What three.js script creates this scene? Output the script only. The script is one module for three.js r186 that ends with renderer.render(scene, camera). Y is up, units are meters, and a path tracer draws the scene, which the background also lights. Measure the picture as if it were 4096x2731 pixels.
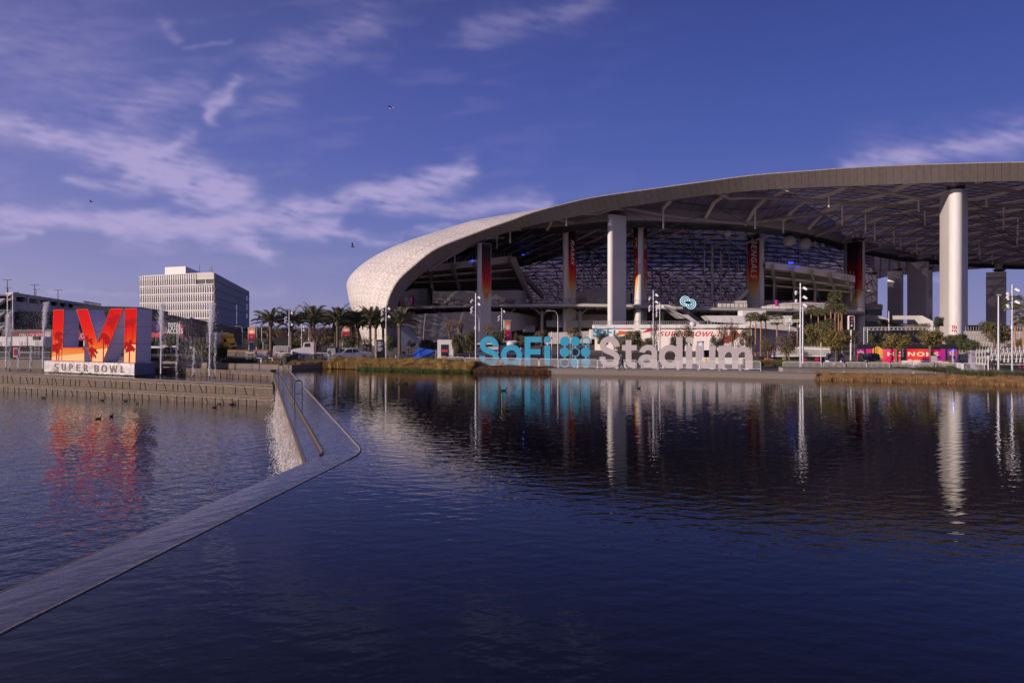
import * as THREE from 'three';
import { mergeGeometries } from 'three/addons/utils/BufferGeometryUtils.js';
import { RoundedBoxGeometry } from 'three/addons/geometries/RoundedBoxGeometry.js';
import { MarchingCubes } from 'three/addons/objects/MarchingCubes.js';
import { TextGeometry } from 'three/addons/geometries/TextGeometry.js';
import { FontLoader } from 'three/addons/loaders/FontLoader.js';
import { createNoise2D } from 'simplex-noise';

// ---------- camera, sky, sun, exposure ----------
const F = 2731, HOR = 1310, CX = 2048, EYE = 5.4;              // metric survey of the photo: focal length, horizon, centre (px), eye height above the lake (m)
const scene = new THREE.Scene();
const camera = new THREE.PerspectiveCamera(2 * Math.atan(1365.5 / F) * 180 / Math.PI, 4096 / 2731, 0.2, 6000);
camera.position.set(0, EYE, 0);
camera.setViewOffset(4096, 2731, 0, 1365.5 - HOR, 4096, 2731);
const SUN_AZ = 60, SUN_EL = 15;
const sunDir = new THREE.Vector3(-Math.sin(SUN_AZ * Math.PI / 180) * Math.cos(SUN_EL * Math.PI / 180), Math.sin(SUN_EL * Math.PI / 180), Math.cos(SUN_AZ * Math.PI / 180) * Math.cos(SUN_EL * Math.PI / 180));
const renderer = new THREE.WebGLRenderer({ antialias: true });
renderer.setSize(1024, 682);
renderer.toneMapping = THREE.LinearToneMapping;
renderer.toneMappingExposure = 1.0;
renderer.shadowMap.enabled = true;
const sun = new THREE.DirectionalLight(new THREE.Color().setRGB(1, 0.82, 0.72), 4.5);
sun.position.copy(sunDir).multiplyScalar(300); sun.target.position.set(0, 0, -110);
sun.position.add(sun.target.position); sun.castShadow = true; sun.shadow.radius = 1;
sun.shadow.camera.left = -220; sun.shadow.camera.right = 220; sun.shadow.camera.top = 160; sun.shadow.camera.bottom = -160; sun.shadow.camera.far = 900; sun.shadow.mapSize.set(4096, 4096);
scene.add(sun, sun.target);

let seedN = 7;
const rnd = () => { seedN = (seedN * 1664525 + 1013904223) >>> 0; return seedN / 4294967296; };
const rr = (a, b) => a + (b - a) * rnd();
const noise2 = createNoise2D(rnd), noiseB = createNoise2D(rnd);
const fbm = (x, y, n = 5, nz = noise2) => { let s = 0, a = 0.5; for (let i = 0; i < n; i++) { s += a * nz(x, y); x = x * 2.03 + 17.1; y = y * 2.03 - 9.7; a *= 0.5; } return s; };
const { clamp, lerp, smoothstep } = THREE.MathUtils;
const V = (x, y, z) => new THREE.Vector3(x, y, z);

{ // sky: clear winter evening air with cirrus, given by direction
  const W = 3072, H = 1536, data = new Float32Array(W * H * 4);
  const G = [[0, .255, .250, .45], [4, .190, .212, .455], [9, .112, .152, .440], [14, .072, .112, .400], [20, .050, .084, .335], [27, .036, .058, .245], [40, .026, .042, .180], [90, .020, .032, .140]];
  // cirrus bands: centre lines in (azimuth, elevation)-like tangent units (1/1568 of a unit), half width, strength
  const bands = [
    [[-400, 215, -150, 240, 0, 280, 120, 318, 250, 348, 330, 372, 400, 420], 26, .75], [[290, 392, 350, 365, 430, 325], 17, .5],
    [[330, 372, 430, 438, 540, 445], 32, .95], [[400, 372, 480, 402, 570, 450], 28, .55], [[150, 408, 260, 424, 340, 440], 13, .5],
    [[-400, 470, -150, 480, 0, 490, 200, 503, 380, 520, 520, 510, 640, 486, 760, 468, 900, 440, 1000, 415, 1080, 398], 19, 1.05],
    [[250, 530, 420, 548, 560, 552, 622, 578], 18, .55], [[480, 520, 580, 545, 612, 580], 24, .75], [[0, 512, 95, 540], 10, .5], [[-60, 545, 40, 548], 7, .4],
    [[620, 505, 700, 522, 770, 527], 17, .6], [[720, 532, 840, 546, 925, 551], 8, .55], [[880, 455, 1000, 475, 1100, 480, 1250, 466], 22, .5], [[950, 541, 1065, 530], 8, .4],
    [[470, 275, 490, 240, 520, 213, 556, 186], 13, .55], [[365, 55, 412, 88], 10, .16], [[440, 106, 512, 95], 6, .16], [[640, 135, 700, 112, 760, 92, 850, 55], 46, .16],
    [[1090, 70, 1180, 52, 1300, 40, 1360, 10], 34, .15], [[1960, 388, 2100, 362, 2200, 337, 2352, 306, 2600, 262], 22, .42], [[2000, 372, 2200, 340, 2500, 300], 52, .16],
    [[-300, 40, 150, 150, 300, 260], 110, .13], [[250, 272, 330, 232, 460, 198], 34, .16], [[540, 252, 670, 238], 20, .16], [[120, 668, 310, 676], 6, .22], [[1880, 632, 2160, 642], 8, .2], [[560, 660, 640, 668], 12, .15],
  ];
  const segs = [];
  for (const [p, w, s] of bands) for (let i = 0; i + 3 < p.length; i += 2) segs.push([p[i], p[i + 1], p[i + 2], p[i + 3], w, s, bands.findIndex((b) => b[0] === p)]);
  const peak = new Float32Array(bands.length);
  for (let r = 0; r < H; r++) {
    const el = ((r + 0.5) / H - 0.5) * Math.PI, y = Math.sin(el), ce = Math.cos(el), deg = Math.max(0, el * 180 / Math.PI);
    let gi = 0; while (gi < G.length - 2 && deg > G[gi + 1][0]) gi++;
    const t = clamp((deg - G[gi][0]) / (G[gi + 1][0] - G[gi][0]), 0, 1), base = [1, 2, 3].map((c) => lerp(G[gi][c], G[gi + 1][c], t));
    for (let c = 0; c < W; c++) {
      const az = ((c + 0.5) / W - 0.5) * 2 * Math.PI, x = Math.cos(az) * ce, z = Math.sin(az) * ce, o = (r * W + c) * 4;
      let cr = base[0], cg = base[1], cb = base[2];
      if (el > 0) {
        const ca = x * sunDir.x + y * sunDir.y + z * sunDir.z, ang = Math.acos(clamp(ca, -1, 1)) * 180 / Math.PI, low = Math.exp(-deg / 22);
        const glow = Math.exp(-((ang / 62) ** 2)) * (.25 + .75 * low);
        cr += .62 * glow; cg += .44 * glow; cb += .32 * glow;
        let d = 0;
        const front = z < -0.3;
        if (front) {
          const u = 1176 + 1568 * x / -z, v = 752 - 1568 * y / -z;
          if (u > -500 && u < 2800 && v > -150 && v < 760) {
            const wx = u + 34 * fbm(u / 190, v / 110, 3), wy = v + 26 * fbm(u / 230 + 40, v / 100, 3, noiseB);
            peak.fill(0);
            for (const [ax, ay, bx, by, w, s, n] of segs) {
              const dx = bx - ax, dy = by - ay, q = clamp(((wx - ax) * dx + (wy - ay) * dy) / (dx * dx + dy * dy), 0, 1), ex = wx - ax - q * dx, ey = wy - ay - q * dy, e2 = (ex * ex + ey * ey) / (w * w);
              if (e2 < 6) { const g = s * Math.exp(-e2); if (g > peak[n]) peak[n] = g; }
            }
            for (const g of peak) d += g;
            if (d > 0.01) {
              const fib = fbm(u / 150 + v / 60, v / 22 - u / 90, 5), soft = fbm(u / 210, v / 85, 4, noiseB);
              d *= clamp(.82 + .78 * fib + .75 * soft, 0.03, 1.7);
            }
            d += .06 * smoothstep(fbm(u / 360 + v / 300, v / 90, 4), .0, .6) * smoothstep(1700 - u, 0, 900);
          }
        } else if (deg > 1 && deg < 70) {   // the same thin cirrus round the rest of the sky
          const k = 1 / (y + .12), a = fbm(x * k * .8 + 5, z * k * 2.2, 5), b = fbm(x * k * 4, z * k * 9, 4, noiseB);
          d = clamp(smoothstep(a, .0, .55) * (.55 + .6 * b), 0, 1) * smoothstep(z, -0.3, -0.05) * .7 * Math.min(1, deg / 6);
        }
        d = clamp(d, 0, 1); const m = 1 - Math.exp(-1.45 * d), m2 = m * .93;
        cr = lerp(cr, .50, m2); cg = lerp(cg, .425, m2); cb = lerp(cb, .72, m2 * .9);
      } else { cr = .10; cg = .095; cb = .11; }
      data[o] = cr; data[o + 1] = cg; data[o + 2] = cb; data[o + 3] = 1;
    }
  }
  const sky = new THREE.DataTexture(data, W, H, THREE.RGBAFormat, THREE.FloatType);
  sky.mapping = THREE.EquirectangularReflectionMapping; sky.magFilter = THREE.LinearFilter; sky.needsUpdate = true;
  scene.background = sky; scene.environment = sky;
}

// ---------- helpers ----------
const X = (px, d) => (px - CX) / F * d, Y = (py, d) => EYE - (py - HOR) / F * d, P = (px, py, d) => V(X(px, d), Y(py, d), -d);
const dOn = (py, y = 0) => (EYE - y) * F / (py - HOR);         // distance at which level y shows at row py
const G0 = 0.55;                                                // street and promenade level
const used = new Map();
const numbered = (n) => { const k = used.get(n) ?? 0; used.set(n, k + 1); return k ? n + '_' + String(k).padStart(3, '0') : n; };
function tag(o, label, category, group, kind) {
  if (label) o.userData.label = label; if (category) o.userData.category = category; if (group) o.userData.group = group; if (kind) o.userData.kind = kind;
  o.traverse((m) => { m.castShadow = m.receiveShadow = true; }); return o;
}
function thing(name, label, category, pos = [0, 0, 0], turn = 0, group) {
  const o = new THREE.Group(); o.name = numbered(name); scene.add(o); o.position.set(...pos); o.rotation.y = turn;
  return tag(o, label, category, group);
}
function copyOf(root, label, pos, turn = 0, scale) {
  const c = root.clone(); c.name = numbered(root.name.replace(/_\d{3}$/, '')); c.userData = { ...root.userData, label }; scene.add(c);
  c.position.set(...pos); c.rotation.y = turn; if (scale) Array.isArray(scale) ? c.scale.set(...scale) : c.scale.setScalar(scale); return c;
}
const struct = (o) => { o.userData.kind = 'structure'; o.castShadow = o.receiveShadow = true; return o; };
function planar(g) {                                            // uv in metres, by the face's main direction
  const p = g.attributes.position, n = g.attributes.normal, uv = new Float32Array(p.count * 2);
  for (let i = 0; i < p.count; i++) {
    const ax = Math.abs(n.getX(i)), ay = Math.abs(n.getY(i)), az = Math.abs(n.getZ(i));
    if (ay > ax && ay > az) { uv[i * 2] = p.getX(i); uv[i * 2 + 1] = p.getZ(i); } else { uv[i * 2] = ax > az ? p.getZ(i) : p.getX(i); uv[i * 2 + 1] = p.getY(i); }
  }
  g.setAttribute('uv', new THREE.BufferAttribute(uv, 2)); return g;
}
function clean(g) {
  if (!g.index) { const n = g.attributes.position.count, a = new Uint32Array(n); for (let i = 0; i < n; i++) a[i] = i; g.setIndex(new THREE.BufferAttribute(a, 1)); }
  for (const k of Object.keys(g.attributes)) if (!['position', 'normal', 'uv'].includes(k)) g.deleteAttribute(k);
  if (!g.attributes.normal) g.computeVertexNormals();
  if (!g.attributes.uv) planar(g);
  return g;
}
const q0 = new THREE.Quaternion(), up = V(0, 1, 0);
class MB {
  constructor() { this.g = []; }
  add(g, keep) { g.groups = []; g.clearGroups?.(); clean(g); if (!keep) planar(g); this.g.push(g); return this; }
  box(w, h, d, x, y, z, ry = 0, rz = 0, rx = 0) { const g = new THREE.BoxGeometry(w, h, d); if (rx) g.rotateX(rx); if (rz) g.rotateZ(rz); if (ry) g.rotateY(ry); g.translate(x, y, z); return this.add(g); }
  rbox(w, h, d, x, y, z, r = 0.05, ry = 0) { const g = new RoundedBoxGeometry(w, h, d, 2, r); if (ry) g.rotateY(ry); g.translate(x, y, z); return this.add(g); }
  bar(a, b, r = 0.05, r2 = r, n = 6) {
    const d = V().subVectors(b, a), L = d.length(), g = new THREE.CylinderGeometry(r2, r, L, n, 1); g.applyQuaternion(q0.setFromUnitVectors(up, d.normalize())); g.translate((a.x + b.x) / 2, (a.y + b.y) / 2, (a.z + b.z) / 2); return this.add(g);
  }
  beam(a, b, w, h) {                                            // rectangular bar between two points
    const d = V().subVectors(b, a), L = d.length(), g = new THREE.BoxGeometry(w, h, L); const m = new THREE.Matrix4().lookAt(V(0, 0, 0), d, up); g.applyMatrix4(m); g.translate((a.x + b.x) / 2, (a.y + b.y) / 2, (a.z + b.z) / 2); return this.add(g);
  }
  cyl(r, h, x, y, z, n = 12, r2 = r) { const g = new THREE.CylinderGeometry(r2, r, h, n); g.translate(x, y + h / 2, z); return this.add(g); }
  ball(r, x, y, z, s = [1, 1, 1], n = 10) { const g = new THREE.SphereGeometry(r, n, Math.max(6, n * .7 | 0)); g.scale(...s); g.translate(x, y, z); return this.add(g); }
  tube(pts, r, n = 24, m = 6) { return this.add(new THREE.TubeGeometry(new THREE.CatmullRomCurve3(pts), n, r, m)); }
  poly(pts) { // flat polygon fan of 3D points, both sides shown
    const g = new THREE.BufferGeometry(), p = []; for (let i = 1; i + 1 < pts.length; i++) p.push(...pts[0].toArray(), ...pts[i].toArray(), ...pts[i + 1].toArray()); g.setAttribute('position', new THREE.Float32BufferAttribute(p, 3)); g.computeVertexNormals(); return this.add(g);
  }
  mesh(name, m, parent, label) {
    const o = new THREE.Mesh(this.g.length > 1 ? mergeGeometries(this.g) : this.g[0], m); o.name = parent && parent !== scene ? name : numbered(name); (parent ?? scene).add(o); o.castShadow = o.receiveShadow = true; if (label) o.userData.label = label; return o;
  }
}
function slab(bottom, top) {                                    // closed solid between two loops of equal length
  const n = bottom.length, g = new THREE.BufferGeometry(), p = [], put = (...v) => v.forEach((a) => p.push(a.x, a.y, a.z));
  for (let i = 0; i < n; i++) { const j = (i + 1) % n; put(bottom[i], bottom[j], top[j], bottom[i], top[j], top[i]); }
  for (let i = 1; i + 1 < n; i++) { put(top[0], top[i], top[i + 1]); put(bottom[0], bottom[i + 1], bottom[i]); }
  g.setAttribute('position', new THREE.Float32BufferAttribute(p, 3)); g.computeVertexNormals(); return g;
}
function loft(rows, smooth = true, uvOf) {                      // surface through rows of points
  const n = rows[0].length, p = [], uv = [], idx = [];
  rows.forEach((r, i) => r.forEach((a, j) => { p.push(a.x, a.y, a.z); uv.push(...(uvOf ? uvOf(i, j, a) : [j / (n - 1), i / (rows.length - 1)])); }));
  for (let i = 0; i + 1 < rows.length; i++) for (let j = 0; j + 1 < n; j++) { const a = i * n + j, b = a + 1, c = a + n, d = c + 1; idx.push(a, b, d, a, d, c); }
  let g = new THREE.BufferGeometry(); g.setAttribute('position', new THREE.Float32BufferAttribute(p, 3)); g.setAttribute('uv', new THREE.Float32BufferAttribute(uv, 2)); g.setIndex(idx);
  if (!smooth) g = g.toNonIndexed(); g.computeVertexNormals(); return clean(g);
}
function tableAt(t, x) {                                        // piecewise linear table of [x, y...]
  if (x <= t[0][0]) { const k = t[0], l = t[1], f = (x - k[0]) / (l[0] - k[0]); return lerp(k[1], l[1], f); }
  for (let i = 0; i + 1 < t.length; i++) if (x <= t[i + 1][0] || i + 2 === t.length) { const f = (x - t[i][0]) / (t[i + 1][0] - t[i][0]); return lerp(t[i][1], t[i + 1][1], f); }
}
function smoothTable(t) {                                       // monotone-ish cubic through a table
  return (x) => { let i = 0; while (i < t.length - 2 && x > t[i + 1][0]) i++; const p = (k) => t[clamp(k, 0, t.length - 1)], [x0, y0] = p(i - 1), [x1, y1] = p(i), [x2, y2] = p(i + 1), [x3, y3] = p(i + 2);
    const h = x2 - x1, u = clamp((x - x1) / h, -1, 2), m1 = x2 === x0 ? 0 : (y2 - y0) / (x2 - x0) * h, m2 = x3 === x1 ? 0 : (y3 - y1) / (x3 - x1) * h;
    return (2 * u ** 3 - 3 * u * u + 1) * y1 + (u ** 3 - 2 * u * u + u) * m1 + (-2 * u ** 3 + 3 * u * u) * y2 + (u ** 3 - u * u) * m2; };
}
// textures
function canvasTex(w, h, draw, srgb = true) {
  const c = document.createElement('canvas'); c.width = w; c.height = h; const k = c.getContext('2d'); draw(k, w, h);
  const t = new THREE.CanvasTexture(c); if (srgb) t.colorSpace = THREE.SRGBColorSpace; t.wrapS = t.wrapT = THREE.RepeatWrapping; return t;
}
function dataTex(n, f, srgb) {
  const d = new Uint8Array(n * n * 4); for (let y = 0; y < n; y++) for (let x = 0; x < n; x++) { const v = f(x / n, y / n), o = (y * n + x) * 4; for (let c = 0; c < 3; c++) d[o + c] = clamp(Array.isArray(v) ? v[c] : v, 0, 1) * 255; d[o + 3] = 255; }
  const t = new THREE.DataTexture(d, n, n); t.wrapS = t.wrapT = THREE.RepeatWrapping; t.magFilter = THREE.LinearFilter; if (srgb) t.colorSpace = THREE.SRGBColorSpace; t.needsUpdate = true; return t;
}
const tileNoise = (u, v, s, n = 4, nz = noise2) => { // tileable fbm from a torus-like blend
  const f = (a, b) => fbm(a * s, b * s, n, nz), wu = smoothstep(u, .7, 1), wv = smoothstep(v, .7, 1);
  return lerp(lerp(f(u, v), f(u - 1, v), wu), lerp(f(u, v - 1), f(u - 1, v - 1), wu), wv);
};
const rep = (t, su, sv = su) => { const c = t.clone(); c.repeat.set(1 / su, 1 / sv); c.needsUpdate = true; return c; };
const grainT = dataTex(256, (u, v) => .86 + .14 * tileNoise(u, v, 5, 5) + .10 * (rnd() - .5));
const blotchT = dataTex(256, (u, v) => .78 + .34 * tileNoise(u, v, 3, 6, noiseB) + .06 * (rnd() - .5));
const bumpT = dataTex(256, (u, v) => .5 + .5 * tileNoise(u, v, 14, 4) + .2 * (rnd() - .5));
const rgb = (r, g, b) => new THREE.Color().setRGB(r, g, b);
function mat(r, g, b, rough = .7, o = {}) { return new THREE.MeshPhysicalMaterial({ color: rgb(r, g, b), roughness: rough, ...o }); }
const grainy = (r, g, b, rough = .8, size = 3, o = {}) => mat(r, g, b, rough, { map: rep(grainT, size), ...o });
const M = {
  white: grainy(.74, .72, .70, .55, 6), offwhite: grainy(.60, .56, .53, .7, 8), shell: mat(.70, .655, .61, .36, { metalness: .25, map: rep(blotchT, 9) }), quay: grainy(.215, .178, .152, .85, 1.2, { bumpMap: rep(bumpT, .5), bumpScale: .015 }), fascia0: mat(.50, .455, .42, .45, { metalness: .15, map: rep(grainT, 12) }),
  column: mat(.76, .72, .69, .55, { map: rep(grainT, 14) }), steel: mat(.62, .61, .61, .38, { metalness: .75 }), darkSteel: mat(.07, .07, .08, .5, { metalness: .3 }), black: mat(.02, .02, .022, .6), blackCloth: grainy(.022, .02, .024, .9, 2),
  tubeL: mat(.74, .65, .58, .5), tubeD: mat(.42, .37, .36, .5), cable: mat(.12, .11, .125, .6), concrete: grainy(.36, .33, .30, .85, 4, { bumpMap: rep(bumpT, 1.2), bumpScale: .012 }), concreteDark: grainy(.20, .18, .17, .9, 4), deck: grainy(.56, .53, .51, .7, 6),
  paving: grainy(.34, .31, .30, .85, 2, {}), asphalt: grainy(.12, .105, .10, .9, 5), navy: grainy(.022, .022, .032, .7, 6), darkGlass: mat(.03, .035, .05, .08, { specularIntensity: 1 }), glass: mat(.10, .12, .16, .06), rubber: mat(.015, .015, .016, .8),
  red: mat(.55, .03, .06, .5), pink: mat(.70, .02, .22, .5), yellow: mat(.75, .42, .03, .5), blue: mat(.02, .10, .50, .6), cyan: mat(.03, .29, .46, .38, { clearcoat: .3 }), grey: mat(.44, .39, .395, .42, { clearcoat: .2 }), lilac: grainy(.40, .37, .44, .85, 2),
  wood: grainy(.30, .16, .07, .7, 1), bark: grainy(.17, .125, .095, .95, .7), palmBark: mat(.235, .165, .115, .95, { map: rep(blotchT, .5, .22), bumpMap: rep(bumpT, .5, .2), bumpScale: .05 }), rock: grainy(.34, .30, .26, .9, 1.2, { bumpMap: rep(bumpT, .8), bumpScale: .05 }), skin: mat(.38, .22, .16, .6),
};
const leaf = (r, g, b, tr = .25) => new THREE.MeshPhysicalMaterial({ color: rgb(r, g, b), roughness: .75, transmission: tr, thickness: 0, side: THREE.DoubleSide });
// outline tracing: draws on a canvas and returns extrudable shapes in canvas units (y up)
function traced(w, h, draw, step = 1) {
  const c = document.createElement('canvas'); c.width = w; c.height = h; const k = c.getContext('2d'); k.fillStyle = k.strokeStyle = '#fff'; draw(k);
  const d = k.getImageData(0, 0, w, h).data, a = (x, y) => (x < 0 || y < 0 || x >= w || y >= h ? 0 : d[(y * w + x) * 4 + 3]) - 127.5, next = new Map();
  for (let y = -1; y < h; y++) for (let x = -1; x < w; x++) {
    const v = [a(x, y), a(x + 1, y), a(x + 1, y + 1), a(x, y + 1)], code = v.reduce((s, q, i) => s | (q > 0) << i, 0); if (!code || code === 15) continue;
    const e = (i) => { const j = (i + 1) % 4, f = v[i] / (v[i] - v[j]), cx = [0, 1, 1, 0], cy = [0, 0, 1, 1]; return { p: [x + cx[i] + (cx[j] - cx[i]) * f, y + cy[i] + (cy[j] - cy[i]) * f], k: [i === 0 ? [x, y, 'h'] : i === 2 ? [x, y + 1, 'h'] : i === 1 ? [x + 1, y, 'v'] : [x, y, 'v']].join() }; };
    for (let i = 0; i < 4; i++) if (v[i] > 0 && v[(i + 3) % 4] <= 0) { let j = i; while (v[(j + 1) % 4] > 0) j = (j + 1) % 4; const s = e((i + 3) % 4), t = e(j); next.set(s.k, { p: s.p, to: t.k }); }
  }
  const loops = [];
  while (next.size) { let [k0] = next.keys(), kk = k0, L = []; while (next.has(kk)) { const n = next.get(kk); next.delete(kk); L.push(new THREE.Vector2(n.p[0], -n.p[1])); kk = n.to; } if (L.length > 7) loops.push(L); }
  const thin = (L) => { const out = []; for (let i = 0; i < L.length; i++) { const p = out[out.length - 1] ?? L[L.length - 1], n = L[(i + 1) % L.length], q = L[i]; const cr = Math.abs((n.x - p.x) * (q.y - p.y) - (n.y - p.y) * (q.x - p.x)) / (Math.hypot(n.x - p.x, n.y - p.y) + 1e-6); if (cr > .12 || Math.hypot(q.x - p.x, q.y - p.y) > 14) out.push(q); } return out; };
  const simple = loops.map((L) => { let T = L; for (let i = 0; i < 2; i++) T = thin(T); return T; }).filter((L) => L.length > 2), area = (L) => THREE.ShapeUtils.area(L);
  const big = Math.max(...simple.map((L) => Math.abs(area(L)))), sgn = Math.sign(area(simple.find((L) => Math.abs(area(L)) === big)));
  const shapes = simple.filter((L) => Math.sign(area(L)) === sgn).map((L) => new THREE.Shape(L));
  const inside = (q, L) => { let r = false; for (let i = 0, j = L.length - 1; i < L.length; j = i++) if ((L[i].y > q.y) !== (L[j].y > q.y) && q.x < (L[j].x - L[i].x) * (q.y - L[i].y) / (L[j].y - L[i].y) + L[i].x) r = !r; return r; };
  for (const L of simple) if (Math.sign(area(L)) !== sgn) { const s = shapes.find((t) => inside(L[0], t.getPoints())); s?.holes.push(new THREE.Path(L)); }
  return shapes;
}
const ordinal = ['first', 'second', 'third', 'fourth', 'fifth', 'sixth', 'seventh', 'eighth', 'ninth', 'tenth', 'eleventh', 'twelfth', 'thirteenth', 'fourteenth', 'fifteenth', 'sixteenth', 'seventeenth', 'eighteenth', 'nineteenth', 'twentieth'];
const font = await new FontLoader().loadAsync('fonts/droid/droid_sans_bold.typeface.json');

// ---------- ground, water, weir ----------
const shore = [[-140, -118], [-110, -112], [-76, -103], [-60, -101.5], [-50, -98], [-40.4, -92.5], [-34.5, -90.6], [-28.3, -87.6], [-25, -91.4], [-17.5, -89.3], [-9, -85.2], [-4.5, -83.6], [3.9, -81.4], [4.3, -79.7], [18, -75.6], [31.6, -70.8], [33.2, -72.2], [48.5, -65.6], [76, -54], [131, -31]];
const flat = (pts, y, m, name) => { const s = new THREE.Shape(pts.map(([x, z]) => new THREE.Vector2(x, -z))), g = new THREE.ShapeGeometry(s); g.rotateX(-Math.PI / 2); g.translate(0, y, 0); const o = new THREE.Mesh(g, m); o.name = numbered(name); scene.add(o); return struct(o); };
{
  const land = [...shore, [160, 40], [2600, 40], [2600, -3800], [-2600, -3800], [-2600, 40], [-170, 40]];
  flat(land, G0, M.asphalt, 'ground');
  // shore walls: a concrete quay face, its coping of pale paving, in runs between the shoreline corners
  const wallAt = (pts, top, bottom, name, m, w = .35) => { const b = new MB(); for (let i = 0; i + 1 < pts.length; i++) { const [ax, az] = pts[i], [bx, bz] = pts[i + 1], dx = bx - ax, dz = bz - az, L = Math.hypot(dx, dz), nx = dz / L, nz = -dx / L; const B = [V(ax, bottom, az), V(bx, bottom, bz), V(bx + nx * w, bottom, bz + nz * w), V(ax + nx * w, bottom, az + nz * w)]; b.add(slab(B, B.map((p) => V(p.x, top, p.z)))); } return struct(b.mesh(name, m)); };
  wallAt(shore, G0 + .03, -3.4, 'quay_wall', M.quay);
}
// water: sums of travelling ripples, tileable, as slopes
function ripples(n, waves, aniso, seed, lo, hi, fall) {
  const w = []; let s = seed; const r = () => { s = (s * 16807) % 2147483647; return s / 2147483647; };
  while (w.length < waves) { const k = lo * Math.pow(hi / lo, r()), th = (r() - .5) * Math.PI * aniso + Math.PI / 2, kx = Math.round(k * Math.cos(th)), ky = Math.round(k * Math.sin(th)); if (!kx && !ky) continue; w.push([kx, ky, r() * 6.283, 1 / Math.pow(Math.hypot(kx, ky), fall)]); }
  const h = new Float32Array(n * n); let mx = 0;
  const cs = w.map(([kx, ky, ph, a]) => ({ cx: Float32Array.from({ length: n }, (_, i) => Math.cos(6.28318 * kx * i / n + ph)), sx: Float32Array.from({ length: n }, (_, i) => Math.sin(6.28318 * kx * i / n + ph)), cy: Float32Array.from({ length: n }, (_, i) => Math.cos(6.28318 * ky * i / n)), sy: Float32Array.from({ length: n }, (_, i) => Math.sin(6.28318 * ky * i / n)), a }));
  for (const q of cs) for (let y = 0; y < n; y++) { const a = q.cy[y] * q.a, b = q.sy[y] * q.a; for (let x = 0; x < n; x++) h[y * n + x] += q.cx[x] * a - q.sx[x] * b; }
  for (const v of h) mx = Math.max(mx, Math.abs(v)); return { n, h, mx };
}
function slopeTex({ n, h }, rms) { // normal map of the heights, scaled to a mean slope
  let s = 0; for (let i = 0; i < n * n; i++) { const x = i % n, y = i / n | 0, dx = h[y * n + (x + 1) % n] - h[i], dy = h[((y + 1) % n) * n + x] - h[i]; s += dx * dx + dy * dy; } const k = rms / Math.sqrt(s / (n * n));
  const d = new Uint8Array(n * n * 4);
  for (let i = 0; i < n * n; i++) { const x = i % n, y = i / n | 0, dx = (h[y * n + (x + 1) % n] - h[i]) * k * 4, dy = (h[((y + 1) % n) * n + x] - h[i]) * k * 4, L = Math.hypot(dx, dy, 1); d[i * 4] = 127.5 - 127.5 * dx / L; d[i * 4 + 1] = 127.5 - 127.5 * dy / L; d[i * 4 + 2] = 127.5 + 127.5 / L; d[i * 4 + 3] = 255; }
  const t = new THREE.DataTexture(d, n, n); t.wrapS = t.wrapT = THREE.RepeatWrapping; t.magFilter = THREE.LinearFilter; t.needsUpdate = true; return t;
}
const fineRip = ripples(512, 90, .40, 11, 5, 40, 1.0), chopRip = ripples(512, 80, .75, 77, 3, 40, 1.05);
const swell = ripples(256, 34, .34, 301, 2, 16, 1.3);
const swellT = dataTex(256, (u, v) => .5 + .5 * swell.h[(v * 256 | 0) * 256 + (u * 256 | 0)] / swell.mx);
const fineT = slopeTex(fineRip, .06), chopT = slopeTex(chopRip, .06);
const water = (nt, tile, ns, bs, btile, rough = .02) => new THREE.MeshPhysicalMaterial({ color: rgb(.006, .006, .009), roughness: rough, ior: 1.333, normalMap: rep(nt, tile), normalScale: new THREE.Vector2(ns, ns), bumpMap: rep(swellT, btile), bumpScale: bs });
const lakeM = water(fineT, 5.3, .055, .008, 41), lowM = water(chopT, 6.1, .21, .03, 23), poolM = water(chopT, 4.3, .16, .008, 15);

// the weir: three long lines (outer lip, trough wall, lake ridge) that run from the viewer's bank and turn towards the far shore
const corner = (a, c, b, r, nA = 44, nB = 16, nC = 60) => { const pa = V().subVectors(c, a).normalize(), pb = V().subVectors(b, c).normalize(), c1 = c.clone().addScaledVector(pa, -r), c2 = c.clone().addScaledVector(pb, r), out = []; for (let i = 0; i < nA; i++) out.push(a.clone().lerp(c1, i / nA)); for (let i = 0; i < nB; i++) { const t = i / nB; out.push(c1.clone().multiplyScalar((1 - t) ** 2).addScaledVector(c, 2 * t * (1 - t)).addScaledVector(c2, t * t)); } for (let i = 0; i <= nC; i++) out.push(c2.clone().lerp(b, (i / nC) ** 1.4)); return out; };
const lineO = corner(V(-14.6, 0, 8), V(-8.15, 0, -27.0), V(-30.7, 0, -87.2), 1.5);
const lineI = corner(V(-14.2, 0, 8), V(-8.05, 0, -29.2), V(-30.1, 0, -87.0), 1.1);
const lineR = corner(V(-11.96, 0, 8), V(-6.45, 0, -29.6), V(-30.55 + .9, 0, -90.0), 1.3);
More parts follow.
